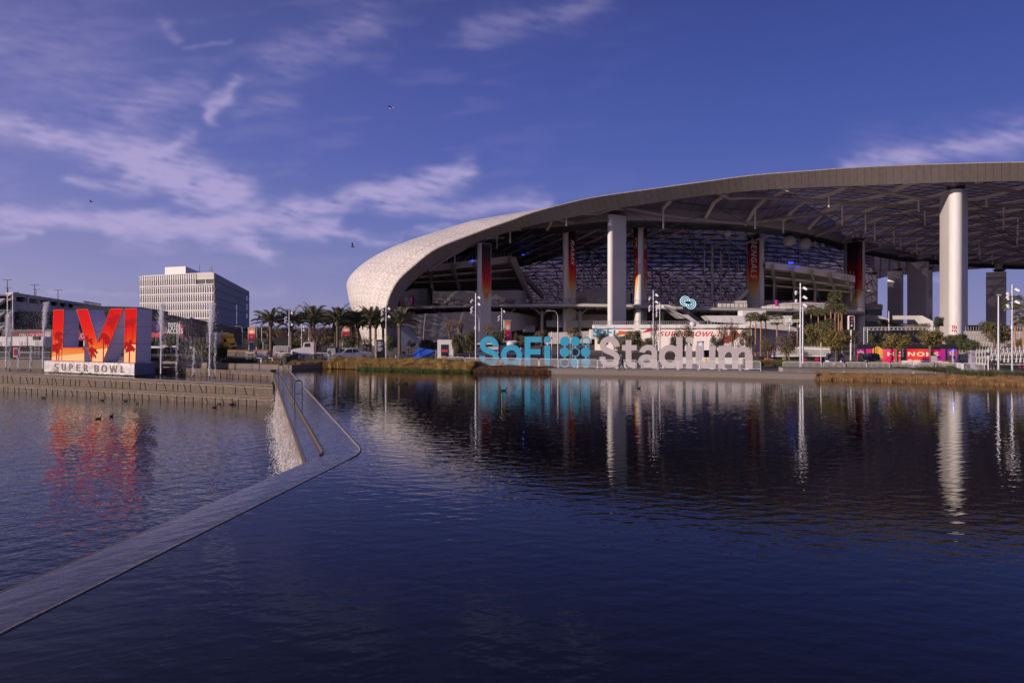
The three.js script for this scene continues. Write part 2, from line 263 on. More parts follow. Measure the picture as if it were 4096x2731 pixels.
{
  const N = lineO.length, tr = (i) => .15 * smoothstep(i, 46, 60), at = (p, y) => V(p.x, y, p.z), uvm = (i, j, a) => [a.x, a.z];
  const w = thing('weir', 'long low concrete weir dividing the two lake levels, wet with a thin film of water', 'weir');
  const film = new THREE.MeshPhysicalMaterial({ color: rgb(.085, .078, .095), roughness: .09, ior: 1.333, normalMap: rep(chopT, 2.3), normalScale: new THREE.Vector2(.13, .13), map: rep(blotchT, 3) });
  const put = (rows, m, name) => { const o = new THREE.Mesh(loft(rows, true, uvm), m); o.name = name; w.add(o); o.castShadow = o.receiveShadow = true; return o; };
  const off = (line, i, k) => { const a = line[Math.max(0, i - 1)], b = line[Math.min(line.length - 1, i + 1)], d = V().subVectors(b, a).normalize(); return V(line[i].x - d.z * k, 0, line[i].z + d.x * k); }; // k to the right of travel
  put([lineI.map((p, i) => at(p, .012 - .05 * (1 - smoothstep(i, 46, 60)))), lineR.map((p, i) => at(V().lerpVectors(lineI[i], p, .5), .012)), lineR.map((p) => at(p, .014))].map((r) => r), film, 'shelf');
  put([lineO.map((p, i) => at(p, -.05 - tr(i))), lineI.map((p, i) => at(p, -.035 - tr(i)))], film, 'trough');
  const stain = mat(.13, .10, .08, .5, { map: rep(blotchT, 2.2, .6), bumpMap: rep(bumpT, .5), bumpScale: .02 });
  { const a = [], b = [], c = []; for (let i = 50; i < N; i++) { a.push(at(lineI[i], -.04 - tr(i))); b.push(at(lineI[i], .025)); c.push(at(off(lineI, i, .09), .025)); } put([a, b], stain, 'trough_wall'); put([b.map((p) => p.clone()), c], stain, 'trough_coping'); }
  { const a = [], b = [], c = [], d = []; for (let i = 0; i < N; i++) { const y = -.03 - tr(i), k = i > 52 ? 1 : .35; a.push(at(off(lineO, i, .11 * k), y - .02)); b.push(at(off(lineO, i, .10 * k), y)); c.push(at(off(lineO, i, -.02), y)); d.push(at(off(lineO, i, -.02), -4)); } put([a, b, c, d], stain, 'outer_wall'); }
  const ridgeM = mat(.34, .29, .26, .5, { map: rep(blotchT, .8), bumpMap: rep(bumpT, .3), bumpScale: .02 });
  { const a = [], b = [], c = [], d = []; for (let i = 0; i < N; i++) { const k = .7 * (i < 44 ? .45 : lerp(.45, 1, smoothstep(i, 44, 56))), h = .03 + .03 * k; a.push(at(off(lineR, i, -.08 * k), -.1)); b.push(at(off(lineR, i, -.07 * k), h * (i < 44 ? .6 : 1))); c.push(at(off(lineR, i, .07 * k), h * (i < 44 ? .6 : 1))); d.push(at(off(lineR, i, .08 * k), -.1)); } put([a, b, c, d], ridgeM, 'lake_ridge'); }
  // sheets of water
  const lake = [...lineR.filter((_, i) => i % 2 === 0).map((p) => [p.x, p.z]), [-29, -89], [-25, -92], [-17, -90], [-9, -86], [-4, -84], [4.3, -82.5], [18, -77], [32.5, -73], [48.5, -67], [75, -56], [131, -32], [158, 40], [-12, 40]];
  const lk = flat(lake, 0, lakeM, 'lake'); lk.userData.label = 'dark rippled lake in front of the stadium';
  const low = [...lineO.filter((_, i) => i % 2 === 0).map((p) => [p.x - .02, p.z]), [-26, -72.3], [-66.7, -89.6], [-100, -106], [-160, -130], [-160, 40], [-20, 40]];
  flat(low, -2.85, lowM, 'lower_lake');
}
// terraces across the lower lake, and the pools they hold
const rim1 = [V(-100, 0, -106), V(-25.2, 0, -71.9)], rim2 = [V(-100, 0, -102.9), V(-24.95, 0, -71.3)], rim0 = [V(-56, 0, -97.7), V(-27.9, 0, -79.9)];
{
  const stainT = canvasTex(1024, 256, (k, w, h) => {
    const im = k.createImageData(w, h); for (let y = 0; y < h; y++) for (let x = 0; x < w; x++) {
      const col = fbm(x / 14, y / 160, 4), big = fbm(x / 120, y / 60, 5, noiseB), g = .5 + .36 * big + .28 * col, alg = smoothstep(y / h + .18 * fbm(x / 70, 3, 3) + .1 * col, .66, .80) * (1 - smoothstep(y / h, .93, 1)) * smoothstep(fbm(x / 90, 9, 3), -.15, .2) * .8, o = (y * w + x) * 4, pale = smoothstep(fbm(x / 40 + 9, y / 50, 4, noiseB) + .25 * col, .12, .4);
      const c = [lerp(66, 132, g) + 62 * pale, lerp(50, 104, g) + 48 * pale, lerp(38, 80, g) + 34 * pale], a = [128, 122, 22]; for (let i = 0; i < 3; i++) im.data[o + i] = lerp(c[i], a[i], alg); im.data[o + 3] = 255;
    } k.putImageData(im, 0, 0);
  });
  const face = (name, label, [a, b], top, bottom, th, algae, ribs) => {
    const t = thing(name, label, 'wall'), L = a.distanceTo(b), u = V().subVectors(b, a).normalize(), n = V(-u.z, 0, u.x), rotY = Math.atan2(-u.z, u.x);
    const wallM = new THREE.MeshPhysicalMaterial({ color: rgb(.40, .33, .28), map: rep(stainT, 17, 1), roughness: .5, bumpMap: rep(bumpT, 1, 1), bumpScale: .02 });
    const g = new THREE.PlaneGeometry(L, top - bottom, 1, 1), uv = g.attributes.uv; for (let i = 0; i < uv.count; i++) uv.setXY(i, uv.getX(i) * L, algae ? uv.getY(i) : .35 + uv.getY(i) * .6);
    g.rotateY(rotY); g.translate((a.x + b.x) / 2, (top + bottom) / 2, (a.z + b.z) / 2); const o = new THREE.Mesh(g, wallM); o.name = 'wall_face'; t.add(o); o.receiveShadow = o.castShadow = true;
    new MB().box(L, .09, th, (a.x + b.x) / 2 - n.x * (th / 2 - .07), top + .045, (a.z + b.z) / 2 - n.z * (th / 2 - .07), rotY).mesh('coping', mat(.20, .155, .12, .5, { map: rep(blotchT, 1.5) }), t);
    const ribM = mat(.025, .02, .017, .7); let s = 3, k = 0;
    const rib = new MB(); while (s < L - 1) { const lean = [0, .5, 0, .65, .12][k++ % 5] * (rnd() > .25 ? 1 : 0), h = top - bottom - .12, y0 = bottom + .04; rib.bar(a.clone().addScaledVector(u, s - lean / 2).addScaledVector(n, .02).setY(y0 + h * .86), a.clone().addScaledVector(u, s + lean / 2).addScaledVector(n, .02).setY(y0), .045, .045, 4); s += rr(.75, 1.9); }
    const R = rib.mesh('joint', ribM, t); R.userData.kind = 'stuff';
    new MB().box(L, .03, .05, (a.x + b.x) / 2 + n.x * .02, bottom + (top - bottom) * .82, (a.z + b.z) / 2 + n.z * .02, rotY).mesh('drip_line', mat(.32, .27, .22, .5), t);
    return t;
  };
  face('terrace_wall', 'upper stained concrete terrace wall with yellow algae below the letter monument', rim1, -.72, -2.2, .7, true);
  face('terrace_wall', 'lowest stained concrete terrace wall standing in the lower lake', rim2, -1.95, -3.4, .8, false);
  face('terrace_wall', 'short back terrace wall between fountain pool and far promenade', rim0, .02, -1.2, .5, false);
  flat([[rim1[0].x, rim1[0].z], [rim1[1].x - .3, rim1[1].z], [-27.9, -79.9], [-56, -97.7], [-60, -102.5], [-76, -104], [-110, -113]], -.75, poolM, 'fountain_pool');
  flat([[rim2[0].x, rim2[0].z], [rim2[1].x - .2, rim2[1].z], [rim1[1].x - .2, rim1[1].z + .02], [rim1[0].x, rim1[0].z + .02]], -1.98, poolM, 'terrace_channel');
  flat([[-56, -97.9], [-28.2, -80.1], [-30.9, -87.2], [-29.5, -89.9], [-34.5, -91.6], [-41, -94], [-50, -99], [-60, -103]], -.012, poolM, 'upper_channel');
}
{ // water falling over the outer lip of the weir
  const fallT = canvasTex(512, 256, (k, w, h) => { const im = k.createImageData(w, h); for (let y = 0; y < h; y++) for (let x = 0; x < w; x++) { const q = y / h, s = fbm(x / 7 + 3 * q, y / 110, 4), b = fbm(x / 40, y / 200 + 7, 3, noiseB), v = clamp(.30 + .95 * s + .5 * b + .25 * q + .25 * (rnd() - .5) * q, 0, 1); const o = (y * w + x) * 4; im.data[o] = im.data[o + 1] = im.data[o + 2] = v * 255; im.data[o + 3] = 255; } k.putImageData(im, 0, 0); }, false);
  const rows = [[], [], [], []], i0 = 52, i1 = 102;
  for (let i = i0; i < i1; i++) { const a = lineO[i - 1], b = lineO[i + 1], d = V().subVectors(b, a).normalize(), p = lineO[i]; [[0.03, -.27], [.12, -.55], [.30, -1.6], [.44, -2.9]].forEach(([k, y], r) => rows[r].push(V(p.x + d.z * k, y + (r === 0 ? .0 : 0), p.z - d.x * k))); }
  let run = 0; const along = rows[0].map((p, i) => (run += i ? p.distanceTo(rows[0][i - 1]) : 0));
  const fm = new THREE.MeshPhysicalMaterial({ color: rgb(.82, .76, .74), roughness: .25, transmission: .25, thickness: 0, alphaMap: fallT, transparent: true, side: THREE.DoubleSide });
  const w = thing('waterfall', 'thin sheet of white water spilling over the weir into the lower lake', 'waterfall');
  const s = new THREE.Mesh(loft(rows, true, (i, j) => [along[j] / 7, 1 - i / 3]), fm); s.name = 'falling_sheet'; w.add(s);
  const drop = new THREE.IcosahedronGeometry(1, 0), dm = mat(.85, .82, .84, .15), n = 2600, im = new THREE.InstancedMesh(drop, dm, n), m4 = new THREE.Matrix4();
  for (let i = 0; i < n; i++) { const f = Math.pow(rnd(), .8), j = Math.min(rows[0].length - 1, f * rows[0].length | 0), p = rows[0][j], d = V().subVectors(rows[0][Math.min(j + 1, rows[0].length - 1)], rows[0][Math.max(0, j - 1)]).normalize(), up = rnd(), base = rnd() < .6, k = base ? .3 + Math.abs(rnd() + rnd() - 1) * .9 : .2 + .35 * up, y = base ? -2.85 + .6 * Math.pow(rnd(), 2.4) : lerp(-.4, -2.8, up), r = rr(.008, .026); m4.makeScale(r, r * rr(1, 1.8), r).setPosition(p.x + d.z * k + rr(-.3, .3) * d.x, y, p.z - d.x * k + rr(-.3, .3) * d.z); im.setMatrixAt(i, m4); }
  im.name = 'splash'; im.userData.kind = 'stuff'; w.add(im);
}
for (const [px, py, top, w, lab] of [[1192.5, 1612, 1523, 29, 'black steel handrail hoop on the weir nearer the viewer'], [1122, 1512, 1460, 17.5, 'far black steel handrail hoop on the weir with a hawk perched on it'], [768, 1527, 1509, 12, 'small black handrail hoop in the fountain pool beside the jets']]) {
  const y0 = px === 768 ? -.75 : 0, d = dOn(py, y0), x = X(px, d), h = (py - top) / F * d, hw = w / 2 / F * d, t = thing('handrail', lab, 'handrail', [x, y0, -d], .1), r = .035;
  const pts = [V(-hw, -.3, 0), V(-hw, h - .14, 0), V(-hw + .03, h - .05, 0), V(-hw + .12, h, 0), V(hw - .12, h, 0), V(hw - .03, h - .05, 0), V(hw, h - .14, 0), V(hw, -.3, 0)], b = new MB(); for (let i = 0; i + 1 < pts.length; i++) b.bar(pts[i], pts[i + 1], r, r, 8); b.mesh('frame', M.black, t);
  new MB().bar(V(-hw, h * .42, 0), V(hw, h * .42, 0), r * .8).mesh('rung', M.black, t); new MB().bar(V(-hw + .1, h + .01, 0), V(hw - .1, h + .01, 0), .055, .055, 8).mesh('grip', M.rubber, t);
}

// ---------- the letter monument in the fountain pool ----------
{
  const p1 = V(-64.2, -.75, -93.6), p2 = V(-47.8, -.75, -86.3), u = V().subVectors(p2, p1).setY(0).normalize(), turn = Math.atan2(-u.z, u.x), L = p1.distanceTo(p2);
  const root = thing('letter_monument', 'giant red LVI letters on a silver plinth reading SUPER BOWL in the pool', 'monument', [p1.x, p1.y, p1.z], turn);
  // local: x along the front, y up, z towards the viewer; front of the plinth at z = 0
  const sOf = (px) => { const k = (px - CX) / F; return (k * -p1.z - p1.x) / (u.x - k * -u.z * -1); };
  const S = (px) => { const k = (px - CX) / F; return (-p1.z * k - p1.x) / (u.x + u.z * k); };
  const H0 = 1.6, top = 8.55, hgt = (px, py) => EYE - (py - HOR) / F * -(p1.z + u.z * S(px)) - p1.y;
  // plinth: dull silver sheet over a frame
  const crinkle = dataTex(256, (a, b) => .5 + .5 * tileNoise(a, b * 2, 9, 4));
  const silver = mat(.66, .62, .62, .3, { metalness: .25, bumpMap: rep(crinkle, 2.2), bumpScale: .02, map: rep(blotchT, 3) });
  new MB().box(L, H0 - .12, 2.9, L / 2, .12 + (H0 - .12) / 2, -1.45).mesh('plinth', silver, root);
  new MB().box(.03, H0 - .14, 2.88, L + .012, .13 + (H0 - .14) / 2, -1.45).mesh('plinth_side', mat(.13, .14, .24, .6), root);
  for (let i = 0; i < 9; i++) new MB().box(.18, .3, .18, .5 + i * (L - 1) / 8, 0, -.5).mesh('foot_block', M.black, root);
  // lettering on the plinth
  const words = 'SUPER BOWL', lx = [494, 563, 630, 698, 764, -1, 862, 928, 1001, 1105].map((v) => v / 2.296), rx = [532, 600, 664, 732, 805, -1, 903, 978, 1076, 1143].map((v) => v / 2.296);
  [...words].forEach((c, i) => { if (c === ' ') return; const g = new TextGeometry(c, { font, size: 1, depth: .05, bevelEnabled: false, curveSegments: 6 }); g.computeBoundingBox(); const b = g.boundingBox, w = S(rx[i]) - S(lx[i]), hh = .93; g.translate(-b.min.x, -b.min.y, 0); g.scale(w / (b.max.x - b.min.x), hh / (b.max.y - b.min.y), 1); g.translate(S(lx[i]), .36, -.005); const o = new MB().add(g).mesh('plinth_letter', mat(.17, .12, .11, .6), root); o.scale.set(1, 1, 1); });
  // print: red sky fading to sand with palm silhouettes and a pale slope
  const W = 1024, Hh = 512, print = canvasTex(W, Hh, (k) => {
    const g = k.createLinearGradient(0, 0, 0, Hh); [[0, '#c00510'], [.35, '#c8150e'], [.55, '#cc3a16'], [.75, '#d2732e'], [1, '#d8a25e']].forEach(([a, c]) => g.addColorStop(a, c)); k.fillStyle = g; k.fillRect(0, 0, W, Hh);
    const palm = (x, y, r, base, col) => { k.strokeStyle = k.fillStyle = col; k.lineWidth = r * .2; k.beginPath(); k.moveTo(x, y); k.quadraticCurveTo(x + 4, (y + base) / 2, x - 3, base); k.stroke(); for (let i = 0; i < 30; i++) { const a = rnd() * 6.283, l = r * rr(.55, 1.05), ex = x + Math.cos(a) * l, ey = y + Math.sin(a) * l * .85 + l * .3; k.lineWidth = 1.5 + r * .05; for (let f = 0; f < 9; f++) { const b = (f - 4) * .055; k.beginPath(); k.moveTo(x, y); k.quadraticCurveTo(x + Math.cos(a + b) * l * .7, y + Math.sin(a + b) * l * .55, ex + rr(-r, r) * .09, ey + rr(-r, r) * .12); k.stroke(); } } };
    k.fillStyle = '#dfba84'; k.beginPath(); k.moveTo(0, 470); k.lineTo(440, 425); k.lineTo(560, 388); k.lineTo(700, 372); k.lineTo(1024, 330); k.lineTo(1024, 512); k.lineTo(0, 512); k.fill();
    for (const [x, y, r, b] of [[95, 250, 46, 512], [65, 360, 52, 512], [132, 300, 30, 512], [440, 300, 58, 500], [500, 400, 52, 512], [425, 350, 36, 470], [640, 265, 52, 512], [690, 300, 36, 512], [760, 80, 62, 330], [730, 130, 40, 300], [940, 330, 54, 512], [900, 130, 44, 400], [975, 110, 40, 300]]) palm(x, y, r * 1.35, b, y < 200 ? 'rgba(160,14,20,.6)' : '#96080f');
  });
  const frontM = new THREE.MeshPhysicalMaterial({ map: print, roughness: .85, specularIntensity: .25 });
  const clothT = canvasTex(256, 512, (k, w, h) => { k.fillStyle = '#d2cbe0'; k.fillRect(0, 0, w, h); k.strokeStyle = 'rgba(60,50,80,.35)'; k.lineWidth = 5; for (const y of [8, 170, 335, 500]) { k.beginPath(); k.moveTo(0, y); k.lineTo(w, y); k.stroke(); } k.lineWidth = 3; k.beginPath(); k.moveTo(0, 0); k.lineTo(w, 170); k.lineTo(0, 335); k.lineTo(w, 500); k.stroke(); });
  const cloth = new THREE.MeshPhysicalMaterial({ color: rgb(.80, .78, .84), map: clothT, roughness: .9 }), rimM = mat(.60, .05, .04, .5);
  const zf = -.12, depth = 2.15, hy = top - H0;
  const outline = { L: [[201, 1443], [209, 1237.5], [250, 1237.5], [246, 1390.5], [333, 1390.5], [333, 1445]], V: [[361.5, 1448], [301.5, 1236], [346, 1236], [385.5, 1370], [437, 1234], [488, 1233], [406, 1450]], I: [[490, 1452.5], [496, 1232.5], [543, 1232], [537, 1455]] };
  for (const [n, pts] of Object.entries(outline)) {
    const loc = pts.map(([px, py]) => { let s = S(px); return [s, clamp(H0 + .06 + (hgt(px, py) - 1.72) * (hy / 6.75), H0 + .06, top)]; });
    for (const q of loc) { if (q[1] < H0 + .5) q[1] = H0 + .06; if (q[1] > top - .5) q[1] = top; }
    const letter = new THREE.Group(); letter.name = 'letter_' + n.toLowerCase(); letter.name = 'letter'; letter.userData.label = 'printed letter ' + n; root.add(letter);
    const sh = new THREE.Shape(loc.map(([x, y]) => new THREE.Vector2(x, y))), g = new THREE.ShapeGeometry(sh); g.translate(0, 0, zf + .012);
    const uv = g.attributes.uv, ps = g.attributes.position, x0 = S(201), x1 = S(543); for (let i = 0; i < uv.count; i++) uv.setXY(i, (ps.getX(i) - x0) / (x1 - x0), (ps.getY(i) - H0) / (top - H0));
    const f = new THREE.Mesh(g, frontM); f.name = 'printed_front'; letter.add(f);
    const n2 = loc.length, fr = loc.map(([x, y]) => V(x, y, zf)), bk = loc.map(([x, y]) => V(x, y, zf - depth));
    for (let i = 0; i < n2; i++) { const j = (i + 1) % n2, q = new THREE.BufferGeometry(), A = fr[i], B = fr[j], C = bk[j], D = bk[i]; q.setAttribute('position', new THREE.Float32BufferAttribute([A, B, C, A, C, D].flatMap((p) => p.toArray()), 3)); q.setAttribute('uv', new THREE.Float32BufferAttribute([0, A.y > B.y ? 1 : 0, 0, A.y > B.y ? 0 : 1, 1, A.y > B.y ? 0 : 1, 0, A.y > B.y ? 1 : 0, 1, A.y > B.y ? 0 : 1, 1, A.y > B.y ? 1 : 0], 2)); q.computeVertexNormals(); const o = new THREE.Mesh(q, cloth); o.name = 'side_cloth'; letter.add(o); }
    const bg = new THREE.ShapeGeometry(sh); bg.translate(0, 0, zf - depth); const bo = new THREE.Mesh(bg, cloth); bo.name = 'back_cloth'; letter.add(bo);
    const edge = new MB(); for (let i = 0; i < n2; i++) edge.bar(V(fr[i].x, fr[i].y, zf + .0), V(fr[(i + 1) % n2].x, fr[(i + 1) % n2].y, zf), .05, .05, 5); edge.mesh('edge_trim', rimM, letter);
  }
  tag(root);
}
// ---------- fountain jets ----------
{
  const wm = new THREE.MeshPhysicalMaterial({ color: rgb(.86, .84, .88), roughness: .2, transmission: .15, thickness: 0 }), dropM = mat(.9, .88, .9, .15), drop = new THREE.IcosahedronGeometry(1, 0), m4 = new THREE.Matrix4();
  const jets = [[21, 1476, 34, 1257, 1, 'leftmost tall white fountain jet by the pool edge'], [168.5, 1482, 184, 1209, 1, 'tall white fountain jet just left of the letter monument'], [642, 1503, 646, 1213, 1, 'tall white fountain jet right of the letter monument'], [836, 1512, 849, 1213, 1, 'rightmost tall white fountain jet before the office block'],
    [36, 1479, 42, 1290, .35, 'low broken fountain spurt beside the leftmost jet'], [70, 1480, 77, 1385, .3, 'low broken fountain spurt left of the screen kiosk'], [119, 1482, 124, 1385, .3, 'low broken fountain spurt right of the screen kiosk'], [705, 1505, 712, 1318, .4, 'collapsing fountain spurt between the tall right jets, nearer the monument'], [771, 1505, 776, 1390, .4, 'collapsing fountain spurt between the tall right jets, nearer the office block'], [858, 1510, 862, 1330, .25, 'thin line of falling drops right of the rightmost jet']];
  for (const [bx, by, tx, ty, big, lab] of jets) {
    const d = dOn(by, -.75), b = V(X(bx, d), -.75, -d), h = (by - ty) / F * d, lean = (tx - bx) / F * d, t = thing('fountain_jet', lab, 'fountain', b.toArray());
    new MB().cyl(.09, .25, 0, 0, 0, 10).mesh('nozzle', M.black, t);
    const at = (f) => V(lean * f * f * (.6 + .4 * f) + (big < 1 ? .05 * Math.sin(f * 19 + bx) : .02 * Math.sin(f * 30 + bx)), h * f, 0);
    if (big === 1) { const seg = new MB(), n = 26, rad = (f) => .085 - .06 * f; for (let i = 0; i < n; i++) { const a = i / n, c = (i + 1) / n; seg.bar(at(a).add(V(rr(-.02, .02), 0, 0)), at(c), rad(a) * rr(.7, 1.15), rad(c) * (c === 1 ? .2 : rr(.6, 1.1)), 6); } const s = seg.mesh('water_column', wm, t); s.userData.kind = 'stuff'; }
    const n = big === 1 ? 5200 : 520, im = new THREE.InstancedMesh(drop, dropM, n);
    for (let i = 0; i < n; i++) { const f = big === 1 ? Math.pow(rnd(), .42) : rnd(), p = at(f), drift = big === 1 && rnd() < .22, sp = (big === 1 ? .02 + .34 * Math.pow(f, 3) + .10 * Math.exp(-(((f - .72) / .10) ** 2)) : .13) * (drift ? 2.6 : 1), g = () => (rnd() + rnd() + rnd() - 1.5) * 1.2, r = rr(.007, .026) * (rnd() < .08 ? 1.6 : 1); m4.makeScale(r, r * rr(1, 2), r).setPosition(p.x + g() * sp, Math.max(.02, p.y - (drift ? rnd() * h * .4 : 0) + g() * .1), g() * sp); im.setMatrixAt(i, m4); }
    im.name = 'spray'; im.userData.kind = 'stuff'; t.add(im);
  }
  for (const [px, py, w, h, n, d, lab] of [[122, 1290, 55, 130, 1500, 97, 'drifting mist of fountain drops left of the monument'], [740, 1340, 62, 170, 2200, 85, 'drifting mist of fountain drops between the right jets'], [790, 1440, 60, 60, 900, 84, 'low cloud of falling drops at the foot of the right jets']]) {
    const im = new THREE.InstancedMesh(drop, dropM, n); for (let i = 0; i < n; i++) { const g = () => (rnd() + rnd() + rnd() - 1.5), r = rr(.006, .022); m4.makeScale(r, r * 1.3, r).setPosition(P(px + g() * w, py + g() * h, d + g() * 2)); im.setMatrixAt(i, m4); }
    im.name = numbered('spray_mist'); scene.add(im); tag(im, lab, 'spray', null, 'stuff');
  }
}
// ---------- the big free-standing letters on the quay ----------
const signDir = V(30.2, 0, 5.8).normalize(), signTurn = Math.atan2(-signDir.z, signDir.x), signAt = (px) => { const k = (px - CX) / F, p = V(-2.9, 0, -84.5); const s = (k * 84.5 - p.x) / (signDir.x + k * signDir.z); return { s, p: p.clone().addScaledVector(signDir, s) }; };
{
  const S = (k, m, w) => { k.lineWidth = w; k.beginPath(); const [x, y, sx, sy] = m, q = (a, b) => [x + (a - 160) * sx, y + (b - 110) * sy]; k.moveTo(...q(447, 284)); k.bezierCurveTo(...q(442, 206), ...q(396, 160), ...q(330, 160)); k.bezierCurveTo(...q(264, 160), ...q(216, 200), ...q(216, 262)); k.bezierCurveTo(...q(216, 322), ...q(262, 346), ...q(338, 374)); k.bezierCurveTo(...q(412, 400), ...q(452, 428), ...q(452, 484)); k.bezierCurveTo(...q(452, 548), ...q(398, 586), ...q(330, 586)); k.bezierCurveTo(...q(260, 586), ...q(212, 540), ...q(208, 452)); k.stroke(); };
  const ring = (k, cx, cy, rx, ry, w) => { k.lineWidth = w; k.beginPath(); k.ellipse(cx, cy, rx, ry, 0, 0, 7); k.stroke(); };
  const disc = (k, x, y, r) => { k.beginPath(); k.arc(x, y, r, 0, 7); k.fill(); };
  // each: [px of the canvas' left edge and zoom, draw, label]; zoom 4.356 from px 1880 / 3.564 from px 2380; y from row 1320
  const Z1 = { z: 4.356, x: 1880 }, Z2 = { z: 3.564, x: 2380 };
  const letters = [
    [Z1, 140, 100, 380, 550, (k) => S(k, [160, 110, 1, 1], 98), M.cyan, 'cyan capital letter S, first of the giant quay letters'],
    [Z1, 520, 240, 420, 420, (k) => ring(k, 723, 447, 139, 143, 98), M.cyan, 'cyan round letter o between capital S and F'],
    [Z1, 940, 100, 330, 550, [[950, 116], [1248, 116], [1248, 214], [1050, 214], [1050, 334], [1230, 334], [1230, 426], [1050, 426], [1050, 642], [950, 642]], M.cyan, 'cyan capital letter F on the quay'],
    [Z1, 1285, 100, 125, 560, (k) => { k.fillRect(1295, 265, 101, 380); disc(k, 1345, 165, 55); }, M.cyan, 'cyan letter i with a round dot on a white peg'],
    [Z2, 50, 90, 330, 470, (k) => S(k, [66, 98, .856, .856], 82), M.grey, 'pale grey capital letter S on the quay'],
    [Z2, 380, 140, 230, 420, (k) => { k.fillRect(440, 150, 82, 300); k.fillRect(388, 222, 208, 75); k.lineWidth = 80; k.beginPath(); k.moveTo(481, 440); k.bezierCurveTo(481, 500, 520, 510, 596, 508); k.stroke(); }, M.grey, 'pale grey letter t beside the walking person'],
    [Z2, 610, 215, 290, 345, (k) => { k.lineWidth = 78; k.beginPath(); k.moveTo(676, 330); k.bezierCurveTo(690, 240, 848, 225, 848, 345); k.lineTo(848, 552); k.stroke(); ring(k, 742, 455, 86, 62, 72); k.fillRect(742, 380, 70, 40); }, M.grey, 'pale grey letter a right of the t'],
    [Z2, 905, 95, 350, 465, (k) => { ring(k, 1075, 388, 118, 125, 84); k.fillRect(1163, 104, 84, 448); }, M.grey, 'pale grey letter d with a tall stem'],
    [Z2, 1290, 90, 115, 470, (k) => { k.fillRect(1302, 230, 86, 322); disc(k, 1347, 143, 47); }, M.grey, 'pale grey letter i with a round dot, between d and u'],
    [Z2, 1435, 220, 295, 345, (k) => { k.fillRect(1632, 230, 84, 325); k.lineWidth = 84; k.beginPath(); k.moveTo(1488, 230); k.lineTo(1488, 420); k.bezierCurveTo(1488, 540, 1674, 540, 1674, 420); k.stroke(); }, M.grey, 'pale grey letter u before the last letter'],
    [Z2, 1765, 215, 490, 350, (k) => { k.fillRect(1776, 230, 84, 325); k.lineWidth = 82; k.beginPath(); k.moveTo(1818, 420); k.bezierCurveTo(1818, 235, 2005, 230, 2005, 390); k.lineTo(2005, 557); k.stroke(); k.beginPath(); k.moveTo(2005, 420); k.bezierCurveTo(2005, 235, 2200, 225, 2200, 400); k.lineTo(2200, 560); k.stroke(); }, M.grey, 'pale grey letter m at the right end of the quay letters'],
  ];
  const peg = mat(.75, .74, .74, .4), foot = (b, x, z, y = 0) => b.box(.12, .9, .12, x, y + .3, z).box(.5, .06, .7, x, .03, z - .05);
  for (const [Z, x0, y0, w, h, draw, m, lab] of letters) {
    const sc = 2, shapes = Array.isArray(draw) ? [new THREE.Shape(draw.map(([x, y]) => new THREE.Vector2((x - x0) * sc, -(y - y0) * sc)))] : traced(w * sc, h * sc, (k) => { k.scale(sc, sc); k.translate(-x0, -y0); draw(k); });
    const mid = Z.x + (x0 + w / 2) / Z.z, { p } = signAt(mid), d = -p.z, per = d / F / Z.z / sc, th = .42;
    const g = new THREE.ExtrudeGeometry(shapes, { depth: th / per - 2 * 4, bevelEnabled: true, bevelThickness: 4, bevelSize: 3, bevelOffset: -3, bevelSegments: 2, curveSegments: 1 });
    g.translate(-w * sc / 2, 0, -th / per + 4); g.scale(per, per, per); const yTop = Y(1320 + y0 / Z.z, d); g.translate(0, yTop - G0, 0);
    const lowest = (() => { g.computeBoundingBox(); return g.boundingBox.min.y; })(); if (lowest < .05) g.translate(0, .05 - lowest, 0);
    const t = thing('giant_letter', lab, 'sign letter', [p.x, G0, p.z], signTurn); new MB().add(g).mesh('letter_body', m, t);
    g.computeBoundingBox(); const bb = g.boundingBox, ww = bb.max.x - bb.min.x; for (const q of ww > 1.2 ? [-.32, .32] : [0]) foot(new MB(), q * ww, -.28).mesh('foot', peg, t);
    if (/dot/.test(lab)) new MB().cyl(.07, .5, 0, bb.max.y - 1.15, -.2, 10).mesh('peg', peg, t);
  }
  const Rd = .085 * 84 / F / 4.356 * 1000, kinds = [['disc', 'disc', 'ring'], ['disc', 'ring', 'disc'], ['ring', 'disc', 'disc']], labs = ['left column of the cyan dot grid, ring at the bottom', 'middle column of the cyan dot grid, ring at centre height', 'right column of the cyan dot grid, ring at the top'];
  for (let c = 0; c < 3; c++) {
    const px = 1880 + [1651, 1834, 2018][c] / 4.356, { p } = signAt(px), d = -p.z, k = d / F / 4.356, R = 84 * k, t = thing('dot_column', labs[c], 'sign', [p.x, G0, p.z], signTurn, null);
    [198, 385, 572].forEach((zy, r) => {
      const ringy = (c + r) === 2 && !(c === 1 && r !== 1) , s = new THREE.Shape(); s.absarc(0, 0, R, 0, Math.PI * 2); if (ringy) { const q = new THREE.Path(); q.absarc(0, 0, R * .72, 0, Math.PI * 2, true); s.holes.push(q); }
      const g = new THREE.ExtrudeGeometry(s, { depth: .34, bevelEnabled: true, bevelThickness: .03, bevelSize: .025, bevelOffset: -.025, bevelSegments: 2, curveSegments: 40 }); g.translate(0, Y(1320 + zy / 4.356, d) - G0, -.38); new MB().add(g).mesh(ringy ? 'ring' : 'disc', M.cyan, t);
      new MB().cyl(.05, .34, 0, Y(1320 + (zy + 94) / 4.356, d) - G0 - .17, -.2, 8).mesh('peg', peg, t);
    });
    new MB().box(.6, .05, .6, 0, .03, -.2).mesh('foot', peg, t);
  }
}
